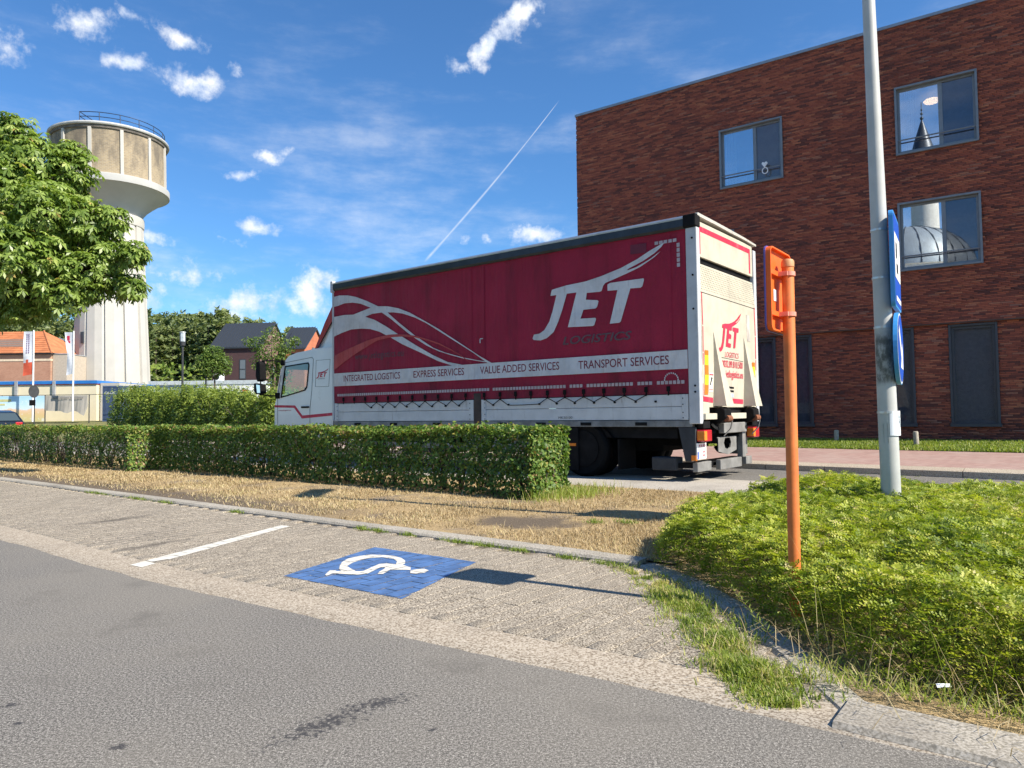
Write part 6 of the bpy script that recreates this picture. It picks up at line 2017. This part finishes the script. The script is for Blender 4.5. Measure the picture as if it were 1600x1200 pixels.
M['bark'] = plain('bark', (0.085, 0.065, 0.05), 0.95, 0, 0.3, 8, 0.5)
M['twig'] = plain('twigs', (0.06, 0.048, 0.036), 0.95, 0, 0.3, 12)


# --- clipped hedges
def hedge(name, label, s0, s1, t0, t1, z1, n, seed, patch=None):
    r = np.random.default_rng(seed)
    h = thing(name, label, 'hedge', ST((s0 + s1) / 2, (t0 + t1) / 2, 0), group=None)
    L, D, H = s1 - s0, t1 - t0, z1
    area = np.array([L * H, L * D, D * H * 2.2, D * H * 0.6, L * H * 0.7])
    which = r.choice(5, n, p=area / area.sum())
    a, b = r.uniform(0, 1, n), r.uniform(0, 1, n)
    dep = np.abs(r.normal(0, 0.05, n)) + r.uniform(0, 0.05, n)
    S = np.where(which == 2, s0 + dep, np.where(which == 3, s1 - dep, s0 + a * L))
    T = np.where(which == 0, t0 + dep, np.where(which == 4, t1 - dep, np.where((which == 2) | (which == 3), t0 + a * D, t0 + b * D)))
    Z = np.where(which == 1, H - dep * 0.8, b * H)
    wob = (vnoise(S, Z, 0.45, seed) - 0.5) * 0.13 + (vnoise(S, Z, 0.15, seed + 2) - 0.5) * 0.07
    T = T + np.where(which == 0, wob, 0) - np.where(which == 4, wob, 0)
    Z = Z + np.where(which == 1, (vnoise(S, T, 0.5, seed + 5) - 0.5) * 0.09 + np.where(r.uniform(0, 1, n) < 0.05, r.uniform(0, 0.06, n), 0), 0)
    S = S + np.where(which == 2, wob, 0)
    # rounded shoulder
    top = np.clip((Z - (H - 0.10)) / 0.10, 0, 1)
    T = T + np.where(which == 0, top * top * 0.06, 0)
    # thin bottom and see-through gaps
    hole = vnoise(S, Z, 0.30, seed + 11)
    thin = smoothstep(0.62, 0.80, hole) * np.where(which == 0, 1.0, np.where(which == 4, 0.9, 0)) * smoothstep(s0 + 0.6, s0 + 2.5, S) * smoothstep(H - 0.05, H - 0.3, Z)
    keep = (r.uniform(0, 1, n) > thin * 0.93) & (r.uniform(0, 1, n) > smoothstep(0.20, 0.0, Z) * 0.75)
    nrm = np.zeros((n, 3))
    nS, nT = np.array([US.x, US.y, 0]), np.array([VS.x, VS.y, 0])
    nrm += np.where(which == 0, -1.0, np.where(which == 4, 1.0, 0))[:, None] * nT + np.where(which == 2, -1.0, np.where(which == 3, 1.0, 0))[:, None] * nS
    nrm[:, 2] += np.where(which == 1, 1.0, 0.45)
    X, Y = STn(S, T)
    P = np.stack([X, Y, Z], 1)[keep]
    k = keep.sum()
    V, F = leaf_quads(P, nrm[keep], np.full(k, 0.052), 0.68, jitter=0.55)
    dark = vnoise(S, Z, 0.7, seed + 7)[keep]
    c = np.clip(r.normal(0.42, 0.19, k) + (dark - 0.5) * 0.3 + np.where(which[keep] == 1, 0.22, 0) + np.where(which[keep] == 2, 0.2, 0) + np.where(r.uniform(0, 1, k) < 0.06, 0.5, 0), 0, 1)  # top and sunward end leaves coloured lighter, painting in the sun on them
    np_mesh('foliage', V - np.array(h.location), F, M['leaf_hedge'], h, np.repeat(c, 4))
    m = MB()
    s = s0 + 0.12
    hx = Vector(h.location)
    while s < s1:
        t = (t0 + t1) / 2 + r.uniform(-0.08, 0.08)
        b_ = Vector(ST(s, t, -0.05))
        for q in range(5):
            e = Vector(ST(s + r.uniform(-0.28, 0.28), t + r.uniform(-0.26, 0.26), r.uniform(0.45, H - 0.06)))
            mid = b_.lerp(e, 0.45) + Vector((r.uniform(-.05, .05), r.uniform(-.05, .05), 0.06))
            m.cyl(b_ - hx, mid - hx, 0.013, 0.009, 5, False); m.cyl(mid - hx, e - hx, 0.009, 0.003, 5, False)
        s += r.uniform(0.2, 0.34)
    m.build('stems', M['twig'], h)
    return h


hedge('clipped_hedge', 'clipped waist-high hedge in front of the truck, ending right beside its rear wheel', 5.06, 14.35, 6.90, 7.68, 0.885, 52000, 21)
hedge('clipped_hedge', 'clipped hedge continuing to the left edge, standing a step further forward', 14.38, 30.0, 6.46, 7.25, 0.885, 42000, 22)


# --- loose tall bushes across the street
def loose_bush(label, x, y, w, h, n, seed, group):
    r = np.random.default_rng(seed)
    b = thing('leafy_bush', label, 'bush', (x, y, 0), group=group)
    th = r.uniform(0, 2 * PI, n); cz = r.uniform(0, 1, n)
    rad = w * (0.55 + 0.45 * np.sin(np.clip(cz * 0.75 + 0.2, 0, 1) * PI)) * r.uniform(0.3, 1.0, n) ** 0.5
    P = np.stack([rad * np.cos(th), rad * np.sin(th) * 0.9, cz * h * (0.90 + 0.2 * vnoise(th * 2, cz * 3, 0.5, seed))], 1)
    N_ = np.stack([np.cos(th), np.sin(th), 0.5 + cz], 1)
    V, F = leaf_quads(P, N_, np.full(n, 0.13), 0.35, jitter=0.6)
    # upright shoots
    m_ = 70
    sx, sy = r.normal(0, w * 0.45, m_), r.normal(0, w * 0.45, m_)
    sp = []
    for k in range(m_):
        hh = h * r.uniform(0.98, 1.14)
        zz = np.linspace(h * 0.8, hh, 16)
        sp.append(np.stack([sx[k] + (zz - h * .8) * r.normal(0, .2) + r.normal(0, .03, 16), sy[k] + r.normal(0, .03, 16), zz], 1))
    sp = np.concatenate(sp)
    V2, F2 = leaf_quads(sp, np.tile([0, 0, 1.0], (len(sp), 1)), np.full(len(sp), 0.10), 0.35, jitter=0.8)
    c = np.clip(np.concatenate([r.normal(0.42, 0.2, n) + cz * 0.25, r.normal(0.75, 0.15, len(sp))]), 0, 1)
    np_mesh('foliage', np.concatenate([V, V2]), np.concatenate([F, F2 + len(V)]), M['leaf_bush'], b, np.repeat(c, 4))
    st = MB()
    for k in range(7):
        st.cyl((r.normal(0, .08), r.normal(0, .08), -0.1), (r.normal(0, w * .4), r.normal(0, w * .4), h * 0.8), 0.03, 0.008, 5, False)
    st.build('stems', M['bark'], b)


nb = 9
for k in range(nb):
    f_ = k / (nb - 1)
    x, y = -18.0 + 9.4 * f_, 34.4 - 7.3 * f_
    pos = 'leftmost of the row, before the blue container' if k == 0 else ('rightmost of the row, beside the truck cab' if k == nb - 1 else '%s bush from the left in the row behind the hedge' % ['second', 'third', 'fourth', 'fifth', 'sixth', 'seventh', 'eighth'][k - 1])
    lab = 'loose green leafy bush, ' + pos if k in (0, nb - 1) else 'loose leafy bush, ' + pos
    loose_bush(lab, x, y, 1.05, [2.22, 2.35, 2.18, 2.12, 2.25, 2.10, 2.02, 1.85, 2.0][k], 7000, 40 + k, 'row of loose bushes across the street')


# --- trees
def tree(name, label, base, trunk_top, lobes, n, size, mat, trunk_r, seed, palmate=False, asp=0.5, cat='tree', group=None, rmin=0.55):
    r = np.random.default_rng(seed)
    t = thing(name, label, cat, base, group=group)
    b = np.array(base)
    vol = np.array([l[3] ** 2 for l in lobes])
    idx = r.choice(len(lobes), n, p=vol / vol.sum())
    L = np.array(lobes)[idx]
    d = unit(r.normal(0, 1, (n, 3)))
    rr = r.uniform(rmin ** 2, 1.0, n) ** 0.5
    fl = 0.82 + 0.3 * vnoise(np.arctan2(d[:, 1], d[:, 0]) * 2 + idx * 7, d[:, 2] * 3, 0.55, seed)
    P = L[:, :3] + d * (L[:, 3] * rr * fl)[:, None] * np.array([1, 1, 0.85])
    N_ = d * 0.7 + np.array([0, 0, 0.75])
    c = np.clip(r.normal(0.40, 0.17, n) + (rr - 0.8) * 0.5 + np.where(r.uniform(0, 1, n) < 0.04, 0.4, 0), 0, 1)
    if palmate:
        # hand-shaped leaf: six drooping leaflets about one point
        Nn = unit(N_ + r.normal(0, 0.35, (n, 3)))
        e1 = unit(np.cross(Nn, r.normal(0, 1, (n, 3)))); e2 = np.cross(Nn, e1)
        Vs, Cs = [], []
        sz = size * r.uniform(0.75, 1.2, n)
        for k in range(6):
            a = 2 * PI * k / 6.6 + r.normal(0, 0.10, n)
            dr = np.cos(a)[:, None] * e1 + np.sin(a)[:, None] * e2
            sd = np.cross(Nn, dr)
            ln = (sz * (1.0 - 0.12 * abs(k - 2.5)))[:, None]
            droop = Nn * -0.28 - np.array([0, 0, 0.30])
            p0 = P
            p1 = P + dr * ln * 0.62 + droop * ln * 0.30
            p2 = P + dr * ln * 0.92 + droop * ln * 0.85
            wd = ln * 0.20
            Vs.append(np.stack([p0, p1 + sd * wd, p2, p1 - sd * wd], 1))
            Cs.append(c)
        V = np.stack(Vs, 1).reshape(-1, 3)
        F = np.arange(len(V)).reshape(-1, 4)
        cc = np.repeat(np.clip(np.stack(Cs, 1).ravel() + r.normal(0, 0.07, 6 * n), 0, 1), 4)
    else:
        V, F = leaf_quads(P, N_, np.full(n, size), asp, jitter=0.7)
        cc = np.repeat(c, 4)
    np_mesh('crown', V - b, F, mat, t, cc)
    m = MB()
    top = Vector(trunk_top) - Vector(base)
    m.cyl((0, 0, -0.2), top * 0.5 + Vector((0.04, -0.03, 0)), trunk_r * 1.25, trunk_r * 0.95, 12, False)
    m.cyl(top * 0.5 + Vector((0.04, -0.03, 0)), top, trunk_r * 0.95, trunk_r * 0.75, 12, False)
    m.build('trunk', M['bark'], t, True)
    lm = MB()
    for l in lobes:
        e = Vector(l[:3]) - Vector(base)
        mid = top.lerp(e, 0.5) + Vector((r.normal(0, .1), r.normal(0, .1), 0.15)) * l[3]
        lm.cyl(top * 0.92, mid, trunk_r * 0.5, trunk_r * 0.3, 7, False)
        lm.cyl(mid, e, trunk_r * 0.3, trunk_r * 0.12, 6, False)
        for q in range(5):
            d_ = unit(r.normal(0, 1, 3)) * l[3] * 0.85
            lm.cyl(e, e + Vector(d_), trunk_r * 0.10, trunk_r * 0.03, 5, False)
    lm.build('limbs', M['bark'], t)
    return t


# leaf masses of the chestnut: centre and radius in metres
lob = [(-6.50, 12.5, 3.90, 0.27), (-6.52, 12.5, 3.32, 0.25), (-7.05, 12.7, 4.50, 0.38), (-9.1, 13.2, 6.35, 0.42), (-8.1, 13.2, 5.95, 0.32), (-9.36, 13.40, 6.20, 0.49), (-8.62, 13.00, 5.70, 0.66), (-8.12, 13.20, 5.57, 0.56), (-7.95, 12.40, 4.56, 0.78), (-7.44, 12.60, 4.45, 0.58),
       (-7.14, 12.80, 3.94, 0.49), (-6.54, 12.50, 3.84, 0.26), (-6.79, 12.80, 3.37, 0.34), (-7.42, 12.60, 3.56, 0.64), (-7.62, 12.30, 3.13, 0.43),
       (-8.25, 12.20, 3.75, 0.84), (-8.41, 12.60, 3.07, 0.53), (-8.97, 12.60, 4.95, 0.89), (-10.13, 13.40, 5.78, 1.12), (-9.79, 12.80, 4.11, 1.24),
       (-9.30, 12.60, 3.01, 0.66), (-11.93, 14.00, 5.87, 1.35), (-12.06, 14.00, 4.15, 1.35), (-11.72, 14.50, 7.06, 1.15), (-9.49, 14.60, 5.18, 1.15),
       (-8.60, 14.40, 4.24, 0.76), (-10.14, 14.80, 4.07, 1.11), (-11.79, 15.60, 5.88, 1.64)]
tree('chestnut_tree', 'big leafy horse chestnut tree reaching in from the left edge', (-11.3, 14.6, 0.0), (-11.2, 14.4, 3.2), lob, 19000, 0.135, M['leaf_chestnut'], 0.2, 61, True, rmin=0.5)

tree('young_tree', 'young round-crowned street tree between the yard lamp and the plum brick house', (-18.8, 46, GF), (-18.8, 46, 3.6),
     [(-18.9, 46, 5.05, 0.72), (-19.35, 45.8, 4.55, 0.62), (-18.35, 46.1, 4.5, 0.70), (-18.8, 45.7, 4.1, 0.72), (-18.9, 46.3, 4.6, 0.8), (-18.2, 46, 4.0, 0.5), (-19.5, 46, 4.05, 0.45)], 3200, 0.17, M['leaf_young'], 0.06, 62, group='young street trees')
tree('young_tree', 'airy young tree with spreading branches just left of the truck cab', (-10.85, 33, 0.0), (-10.85, 33, 3.0),
     [(-10.9, 33, 4.75, 0.50), (-11.5, 33, 4.35, 0.50), (-10.3, 33, 4.2, 0.55), (-10.8, 32.8, 3.9, 0.7), (-12.0, 33, 4.42, 0.28), (-11.3, 33, 3.5, 0.6), (-10.2, 33, 3.5, 0.6), (-10.7, 33.1, 2.9, 0.75), (-9.85, 33, 4.45, 0.3)], 3000, 0.12, M['leaf_young'], 0.06, 63, group='young street trees')
stk = MB().cyl((-19.35, 46, 0.3), (-19.35, 46, 4.6), 0.05, n=8)
so_ = tag(stk.build('tree_stake', M['dark_grey']), 'thin dark post standing beside the young round-crowned tree', 'post')


# --- pine wood closing the view: one mass
r = np.random.default_rng(77)
Ps, Cs, Sz = [], [], []
trunks = MB()
for k in range(300):
    y = r.uniform(106, 140); x = y * r.uniform(-0.74, -0.30)
    hgt = r.uniform(15.6, 17.6) * (0.80 + 0.20 * smoothstep(-32, -50, x * 120 / y)) * (0.90 + 0.20 * (y - 106) / 34)
    wd = r.uniform(1.6, 2.5)
    m_ = 620
    f_ = r.uniform(0, 1, m_)
    layer = np.round(f_ * 9) / 9 + r.normal(0, 0.02, m_)
    prof_ = np.interp(layer, [0, 0.25, 0.6, 0.9, 1.0], [0.8, 1.0, 0.95, 0.62, 0.25])
    a_ = r.uniform(0, 2 * PI, m_)
    rad = wd * prof_ * r.uniform(0.35, 1.0, m_)
    Ps.append(np.stack([x + rad * np.cos(a_), y + rad * np.sin(a_), GF + hgt * (0.10 + 0.9 * layer) - rad * 0.12], 1))
    Cs.append(np.clip(r.normal(0.42, 0.18, m_) + r.normal(0, 0.12), 0, 1))
    trunks.cyl((x, y, GF - 0.3), (x, y, GF + hgt * 0.9), 0.22, 0.05, 5, False)
P = np.concatenate(Ps); c = np.concatenate(Cs)
V, F = leaf_quads(P, np.tile([0, -0.2, 1.0], (len(P), 1)), np.full(len(P), 0.85), 0.42, jitter=0.6)
wood = tag(np_mesh('pine_wood', V, F, M['leaf_pine'], None, np.repeat(c, 4)), 'dense pine wood closing the view behind the water tower and houses', 'wood', kind='stuff')
trunks.build('trunks', M['bark'], wood)
# undergrowth at its foot
n = 5000
P = np.stack([r.uniform(-95, -14, n), r.uniform(96, 104, n), GF + r.uniform(0, 1, n) ** 1.4 * 6.5], 1)
P[:, 2] = GF + (P[:, 2] - GF) * (0.5 + 0.7 * vnoise(P[:, 0], P[:, 1] * 0, 5, 3))
V, F = leaf_quads(P, np.tile([0, -0.6, 0.8], (n, 1)), np.full(n, 0.8), 0.5, jitter=0.7)
tag(np_mesh('undergrowth', V, F, M['leaf_bush'], None, np.repeat(np.clip(r.normal(0.55, 0.2, n), 0, 1), 4)), 'mixed green scrub along the foot of the pine wood', 'scrub', kind='stuff')


# --- blades
def blades(S, T, Z, h, w, lean, r):
    n = len(S)
    X, Y = STn(S, T)
    P = np.stack([X, Y, Z], 1)
    a = r.uniform(0, 2 * PI, n)
    side = np.stack([np.cos(a), np.sin(a), np.zeros(n)], 1) * (w * r.uniform(0.7, 1.3, n))[:, None]
    b = a + PI / 2 + r.normal(0, 0.5, n)
    ln = lean * r.uniform(0.3, 1.3, n)
    tipd = np.stack([np.cos(b) * np.sin(ln), np.sin(b) * np.sin(ln), np.cos(ln)], 1)
    mid = P + (tipd * 0.5 + np.array([0, 0, 0.18])) * h[:, None]
    tip = P + tipd * h[:, None]
    V = np.stack([P - side, P + side, mid + side * 0.75, mid - side * 0.75, tip + side * 0.12, tip - side * 0.12], 1).reshape(-1, 3)
    i = np.arange(n) * 6
    return V, np.concatenate([np.stack([i, i + 1, i + 2, i + 3], 1), np.stack([i + 3, i + 2, i + 4, i + 5], 1)])


r = np.random.default_rng(90)
n = 150000
u_ = r.uniform(0, 1, n)
S = 2.3 + 22 * u_ ** 1.6
T = r.uniform(4.60, 8.7, n)
bare = vnoise(S, T, 0.75, 14) + 0.6 * vnoise(S, T, 0.25, 15)
near_kerb = smoothstep(5.5, 4.75, T) * smoothstep(5.0, 9.0, S) * 0.7 + smoothstep(4.95, 4.6, T) * 0.35
gone = smoothstep(0.90, 1.15, bare) * 0.8 + near_kerb
gone = np.maximum(gone, smoothstep(1.0, 0.45, np.hypot((S - 4.2) / 0.85, (T - 5.5) / 0.5) + (vnoise(S, T, 0.2, 17) - 0.5) * 0.6))
keep = r.uniform(0, 1, n) > gone
S, T = S[keep], T[keep]
k = len(S)
h = r.uniform(0.018, 0.055, k) * (1 + (r.uniform(0, 1, k) < 0.02) * 1.2)
V, F = blades(S, T, np.full(k, 0.018), h, 0.0019 + 0.00028 * S, 1.2, r)
green = smoothstep(0.60, 0.78, vnoise(S, T, 1.1, 31)) * 0.55 * smoothstep(5.5, 7.5, S)
c = np.clip(r.normal(0.5, 0.2, k) + (vnoise(S, T, 0.5, 33) - 0.5) * 0.4, 0, 0.9) * (1 - green) + green * r.uniform(0.85, 1.0, k)
tag(np_mesh('dry_grass', V, F, M['straw'], None, np.repeat(c, 6)), 'sun-scorched straw-coloured grass on the verge before the hedge', 'grass', kind='stuff')

# short lawn before the brick building
n = 42000
sb = r.uniform(-13, -3, n); tb = r.uniform(-2.55, -0.1, n)
tb2 = tb + (sb + 6) * 0.06 * 1
X = BC.x + sb * UB.x + tb2 * VB.x; Y = BC.y + sb * UB.y + tb2 * VB.y
Z = 0.155 + (tb + 2.5) / 3.1 * 0.145
S_, T_ = X * US.x + Y * US.y, X * VS.x + Y * VS.y
V, F = blades(S_, T_, Z - 0.005, r.uniform(0.03, 0.08, n), np.full(n, 0.008), 0.7, r)
tag(np_mesh('lawn_grass', V, F, M['grass'], None, np.repeat(np.clip(r.normal(0.5, 0.25, n) + 0.25 * (vnoise(S_, T_, 0.9, 3) - 0.4), 0, 1), 6)), 'short yellow-green grass strip along the brick building', 'grass', kind='stuff')

# green weeds along the turning kerb, tufts in the kerb joint
lineS = np.array([2.40, 2.0, 1.5, 1.10, 0.82]); lineT = np.array([4.36, 4.05, 3.55, 3.02, 2.66])
n = 16000
f_ = r.uniform(0, 1, n) ** 0.8 * 4
S = np.interp(f_, range(5), lineS); T = np.interp(f_, range(5), lineT)
off = np.where(r.uniform(0, 1, n) < 0.75, np.abs(r.normal(0.04, 0.085, n)), r.normal(-0.03, 0.10, n)) * np.interp(f_, [0, 1, 2, 3, 4], [0.6, 0.9, 1.2, 1.25, 0.8])
S = S + off * 0.75; T = T - off * 0.6 + r.normal(0, 0.01, n)
dens = 0.6 * vnoise(S, T, 0.24, 44) + 0.4 * vnoise(S, T, 0.07, 48)
keep = r.uniform(0, 1, n) < smoothstep(0.42, 0.60, dens) * 0.97 + 0.03
S, T, f_ = S[keep], T[keep], f_[keep]
k = len(S)
h = r.uniform(0.012, 0.05, k) * (0.35 + 1.3 * vnoise(S, T, 0.16, 45)) * np.interp(f_, [0, 1.5, 3.4, 4], [0.7, 0.9, 1.25, 0.9])
V1, F1 = blades(S, T, np.full(k, 0.004), h, np.full(k, 0.0024), 0.9, r)
c1 = np.clip(r.normal(0.55, 0.2, k) + np.interp(f_, [0, 1.2, 2, 3.2, 4], [0.15, 0.1, 0.0, -0.05, 0.1]) + (vnoise(S, T, 0.12, 49) - 0.5) * 0.8 + np.where(r.uniform(0, 1, k) < 0.15, 0.4, 0), 0, 1)
tufts = [(2.95, 4.38, .05), (3.40, 4.40, .06), (3.78, 4.42, .10), (4.06, 4.42, .08), (4.62, 4.43, .04), (5.02, 4.43, .07), (5.25, 4.44, .04), (7.3, 4.44, .06), (8.9, 4.44, .09), (9.6, 4.44, .14), (10.8, 4.44, .2), (2.6, 4.36, .10), (3.3, 5.9, .06), (3.55, 5.75, .05)]
Vs, Fs, Cs, o_ = [V1], [F1], [np.repeat(c1, 6)], len(V1)
for (s_, t_, w_) in tufts:
    m_ = int(110 + 900 * w_)
    S = s_ + r.normal(0, w_, m_); T = t_ + r.normal(0, 0.022 if t_ < 5 else 0.04, m_)
    V2, F2 = blades(S, T, np.full(m_, 0.004 if t_ < 5 else 0.04), r.uniform(0.012, 0.05, m_), np.full(m_, 0.0026), 1.0, r)
    Vs.append(V2); Fs.append(F2 + o_); o_ += len(V2)
    Cs.append(np.repeat(np.clip(r.normal(0.35, 0.22, m_), 0, 1), 6))
# strip between the gutter stone and the shrubs, grass at the hedge end
n = 3000
S = r.uniform(-1.6, 0.95, n); T = 2.86 + np.abs(r.normal(0, 0.16, n))
V2, F2 = blades(S, T, np.full(n, 0.035), r.uniform(0.015, 0.07, n), np.full(n, 0.0022), 1.1, r)
Vs.append(V2); Fs.append(F2 + o_); o_ += len(V2)
Cs.append(np.repeat(np.clip(r.normal(0.78, 0.22, n), 0, 1), 6))
n = 1500
S = r.normal(4.95, 0.16, n); T = r.normal(7.5, 0.35, n)
V2, F2 = blades(S, T, np.full(n, 0.03), r.uniform(0.05, 0.17, n), np.full(n, 0.003), 0.7, r)
Vs.append(V2); Fs.append(F2 + o_); o_ += len(V2)
Cs.append(np.repeat(np.clip(r.normal(0.75, 0.2, n), 0, 1), 6))
tag(np_mesh('weeds', np.concatenate(Vs), np.concatenate(Fs), M['grass'], None, np.concatenate(Cs)), 'green weeds and tufts growing along the kerb joints', 'weeds', kind='stuff')

# --- ground cover bed
BED = np.array([(2.28, 4.50), (2.50, 5.0), (2.64, 5.8), (2.70, 6.6), (2.6, 7.6), (2.25, 8.35), (1.6, 8.7), (-7, 8.7), (-7, 3.12), (0.1, 3.08), (0.62, 3.10), (0.98, 3.35), (1.42, 3.84), (1.86, 4.24)])


def inside_dist(S, T):
    d = np.full(S.shape, 1e9); ins = np.zeros(S.shape, bool)
    for i in range(len(BED)):
        a, b = BED[i - 1], BED[i]
        e = b - a
        q = np.clip(((S - a[0]) * e[0] + (T - a[1]) * e[1]) / (e @ e), 0, 1)
        d = np.minimum(d, np.hypot(S - a[0] - q * e[0], T - a[1] - q * e[1]))
        cr = (a[1] > T) != (b[1] > T)
        xx = a[0] + (T - a[1]) / (b[1] - a[1] + 1e-12) * (b[0] - a[0])
        ins ^= cr & (S < xx)
    return np.where(ins, d, -d)


def bed_h(S, T, d):
    base = 0.37 * (1 - np.exp(-np.maximum(d + 0.02, 0) / 0.085))
    return base * (0.90 + 0.35 * (vnoise(S, T, 0.9, 71) - 0.5) + 0.38 * (vnoise(S, T, 0.28, 72) - 0.5) + 0.2 * (vnoise(S, T, 0.1, 76) - 0.5))


r = np.random.default_rng(95)
m_ = 130000
S = r.uniform(-4.6, 2.9, m_); T = 2.95 + 5.8 * r.uniform(0, 1, m_) ** 1.35
d = inside_dist(S, T)
X, Y = STn(S, T)
vis = (d > 0) & (X < 0.78 * Y + 0.7) & (Y > 1.2)
S, T, d = S[vis], T[vis], d[vis]
n = len(S)
lay = r.uniform(0, 1, n)
H = bed_h(S, T, d)
Zb = np.where(lay < 0.72, H * r.uniform(0.80, 1.0, n), H * r.uniform(0.25, 0.8, n)) * 1.0
X, Y = STn(S, T)
P0 = np.stack([X, Y, Zb], 1)
az_ = r.uniform(0, 2 * PI, n)
out = np.stack([np.cos(az_), np.sin(az_), r.uniform(0.05, 0.9, n)], 1)
# at the rim the sprigs lean outwards
eps = 0.03
gx = (inside_dist(S + eps, T) - d) / eps; gt = (inside_dist(S, T + eps) - d) / eps
rimf = np.exp(-np.maximum(d, 0) / 0.15)[:, None]
gX = -(gx * US.x + gt * VS.x); gY = -(gx * US.y + gt * VS.y)
out = unit(out + rimf * np.stack([gX, gY, np.full(n, -0.1)], 1) * 1.2)
Ls = r.uniform(0.05, 0.10, n)
NL = 9
c0 = np.clip(r.normal(0.46, 0.16, n) + (vnoise(S, T, 0.6, 73) - 0.5) * 0.4 + (vnoise(S, T, 0.16, 74) - 0.5) * 0.35 + (lay < 0.72) * 0.06 + 0.10 * smoothstep(1.6, -0.6, S) + np.where(r.uniform(0, 1, n) < 0.03, 0.6, 0), 0, 1)
up = np.array([0, 0, 1.0])
sd = unit(np.cross(out, up + r.normal(0, 0.25, (n, 3))))
nn = np.cross(sd, out)
Vs, Cs = [], []
for q in range(NL):
    f_ = (q + 0.6) / NL
    sgn = 1 if q % 2 else -1
    if q == NL - 1:
        sgn = 0
    base = P0 + out * (Ls * f_)[:, None] - up * (Ls * 0.25 * f_ * f_)[:, None]
    dr = unit(sd * sgn * 0.95 + out * 0.55 + nn * r.uniform(-0.15, 0.45, n)[:, None])
    wd = unit(np.cross(dr, nn))
    ll = (r.uniform(0.0135, 0.0205, n) * (1.12 - 0.3 * f_) * (1 + 0.10 * np.hypot(X, Y) / 4))[:, None]
    Vs.append(np.stack([base, base + dr * ll * 0.5 + wd * ll * 0.30, base + dr * ll, base + dr * ll * 0.5 - wd * ll * 0.30], 1))
    Cs.append(np.clip(c0 + (f_ - 0.5) * 0.22 + r.normal(0, 0.05, n), 0, 1))
V = np.stack(Vs, 1).reshape(-1, 3)
F = np.arange(len(V)).reshape(-1, 4)
cover = tag(np_mesh('ground_cover_shrub', V, F, M['leaf_cover'], None, np.repeat(np.stack(Cs, 1).ravel(), 4)), 'low bright green small-leaved ground cover filling the bed at the right', 'shrubs', kind='stuff')
# woody stems under it
tw = MB()
for q in range(420):
    s_, t_ = r.uniform(-1.5, 2.7), r.uniform(3.1, 5.5)
    dd = float(inside_dist(np.array([s_]), np.array([t_]))[0])
    if dd < 0.02:
        continue
    b_ = Vector(ST(s_, t_, 0.0))
    a_ = r.uniform(0, 2 * PI)
    tw.cyl(b_, b_ + Vector((0.12 * math.cos(a_), 0.12 * math.sin(a_), 0.24 * min(1, dd * 5))), 0.004, 0.002, 4, False)
tw.build('stems', M['twig'], cover)
# tall dry stalks standing out of the bed
n = 1000
S = np.where(r.uniform(0, 1, n) < 0.8, r.normal(-0.25, 0.55, n), r.uniform(-2.5, 2.0, n)); T = 3.0 + np.abs(r.normal(0, 0.45, n))
d = inside_dist(S, T)
k = (d > -0.12)
S, T = S[k], T[k]
V, F = blades(S, T, np.full(len(S), 0.02), r.uniform(0.15, 0.50, len(S)), np.full(len(S), 0.0013), 0.8, r)
tag(np_mesh('dry_stalks', V, F, M['grass'], None, np.repeat(np.clip(r.normal(0.80, 0.3, len(S)), 0, 1), 6)), 'thin dry grass stalks sticking out of the ground cover', 'grass', kind='stuff')
wp = thing('feathery_weed', 'single upright feathery weed at the front rim of the ground cover', 'weed', ST(1.10, 3.28, 0.0))
V, C_ = [], []
p0 = np.array([0, 0, 0.02]); d_ = unit(np.array([-0.22, 0.12, 0.30]))
fv = []
for q in range(46):
    f_ = 0.15 + 0.85 * q / 46
    b_ = p0 + d_ * 0.30 * f_
    a_ = q * 2.4
    o_ = unit(np.array([math.cos(a_), math.sin(a_), 0.55]))
    l_ = 0.05 * (1.15 - 0.7 * f_)
    s_ = unit(np.cross(o_, [0, 0, 1.0])) * 0.0028
    fv += [b_, b_ + o_ * l_ * 0.5 + s_, b_ + o_ * l_, b_ + o_ * l_ * 0.5 - s_]
np_mesh('leaves', np.array(fv), np.arange(len(fv)).reshape(-1, 4), M['grass'], wp, np.full(len(fv), 0.72))
MB().cyl(tuple(p0), tuple(p0 + d_ * 0.3), 0.0025, 0.001, 5).build('stem', M['twig'], wp)

# litter and fallen straw by the gutter stone
lx = ST(0.42, 2.98, 0.07)
lit = tag(MB().add([(-0.04, -0.012, 0), (0.035, -0.02, 0.006), (0.045, 0.010, 0.012), (-0.03, 0.02, 0.010), (-0.04, -0.012, -0.002), (0.035, -0.02, 0.004), (0.045, 0.010, 0.010), (-0.03, 0.02, 0.008)], [(0, 1, 2, 3), (7, 6, 5, 4), (0, 4, 5, 1), (1, 5, 6, 2), (2, 6, 7, 3), (3, 7, 4, 0)]).build('paper_scrap', M['paper']), 'small white paper scrap lying in dry grass behind the gutter stone', 'litter')
lit.location = lx
lit.scale = (0.62, 0.62, 0.62)
n = 260
S = np.concatenate([r.normal(1.1, 0.35, 160), r.uniform(-0.4, 0.7, 100)]); T = np.concatenate([3.05 + r.normal(0, 0.18, 160), 2.75 + r.normal(0, 0.14, 100)])
V, F = blades(S, T, np.full(n, 0.075), r.uniform(0.04, 0.16, n), np.full(n, 0.0014), 1.55, r)
tag(np_mesh('fallen_straw', V, F, M['straw'], None, np.repeat(np.clip(r.normal(0.6, 0.2, n), 0, 0.9), 6)), 'loose dry straw lying on the curved kerb', 'straw', kind='stuff')
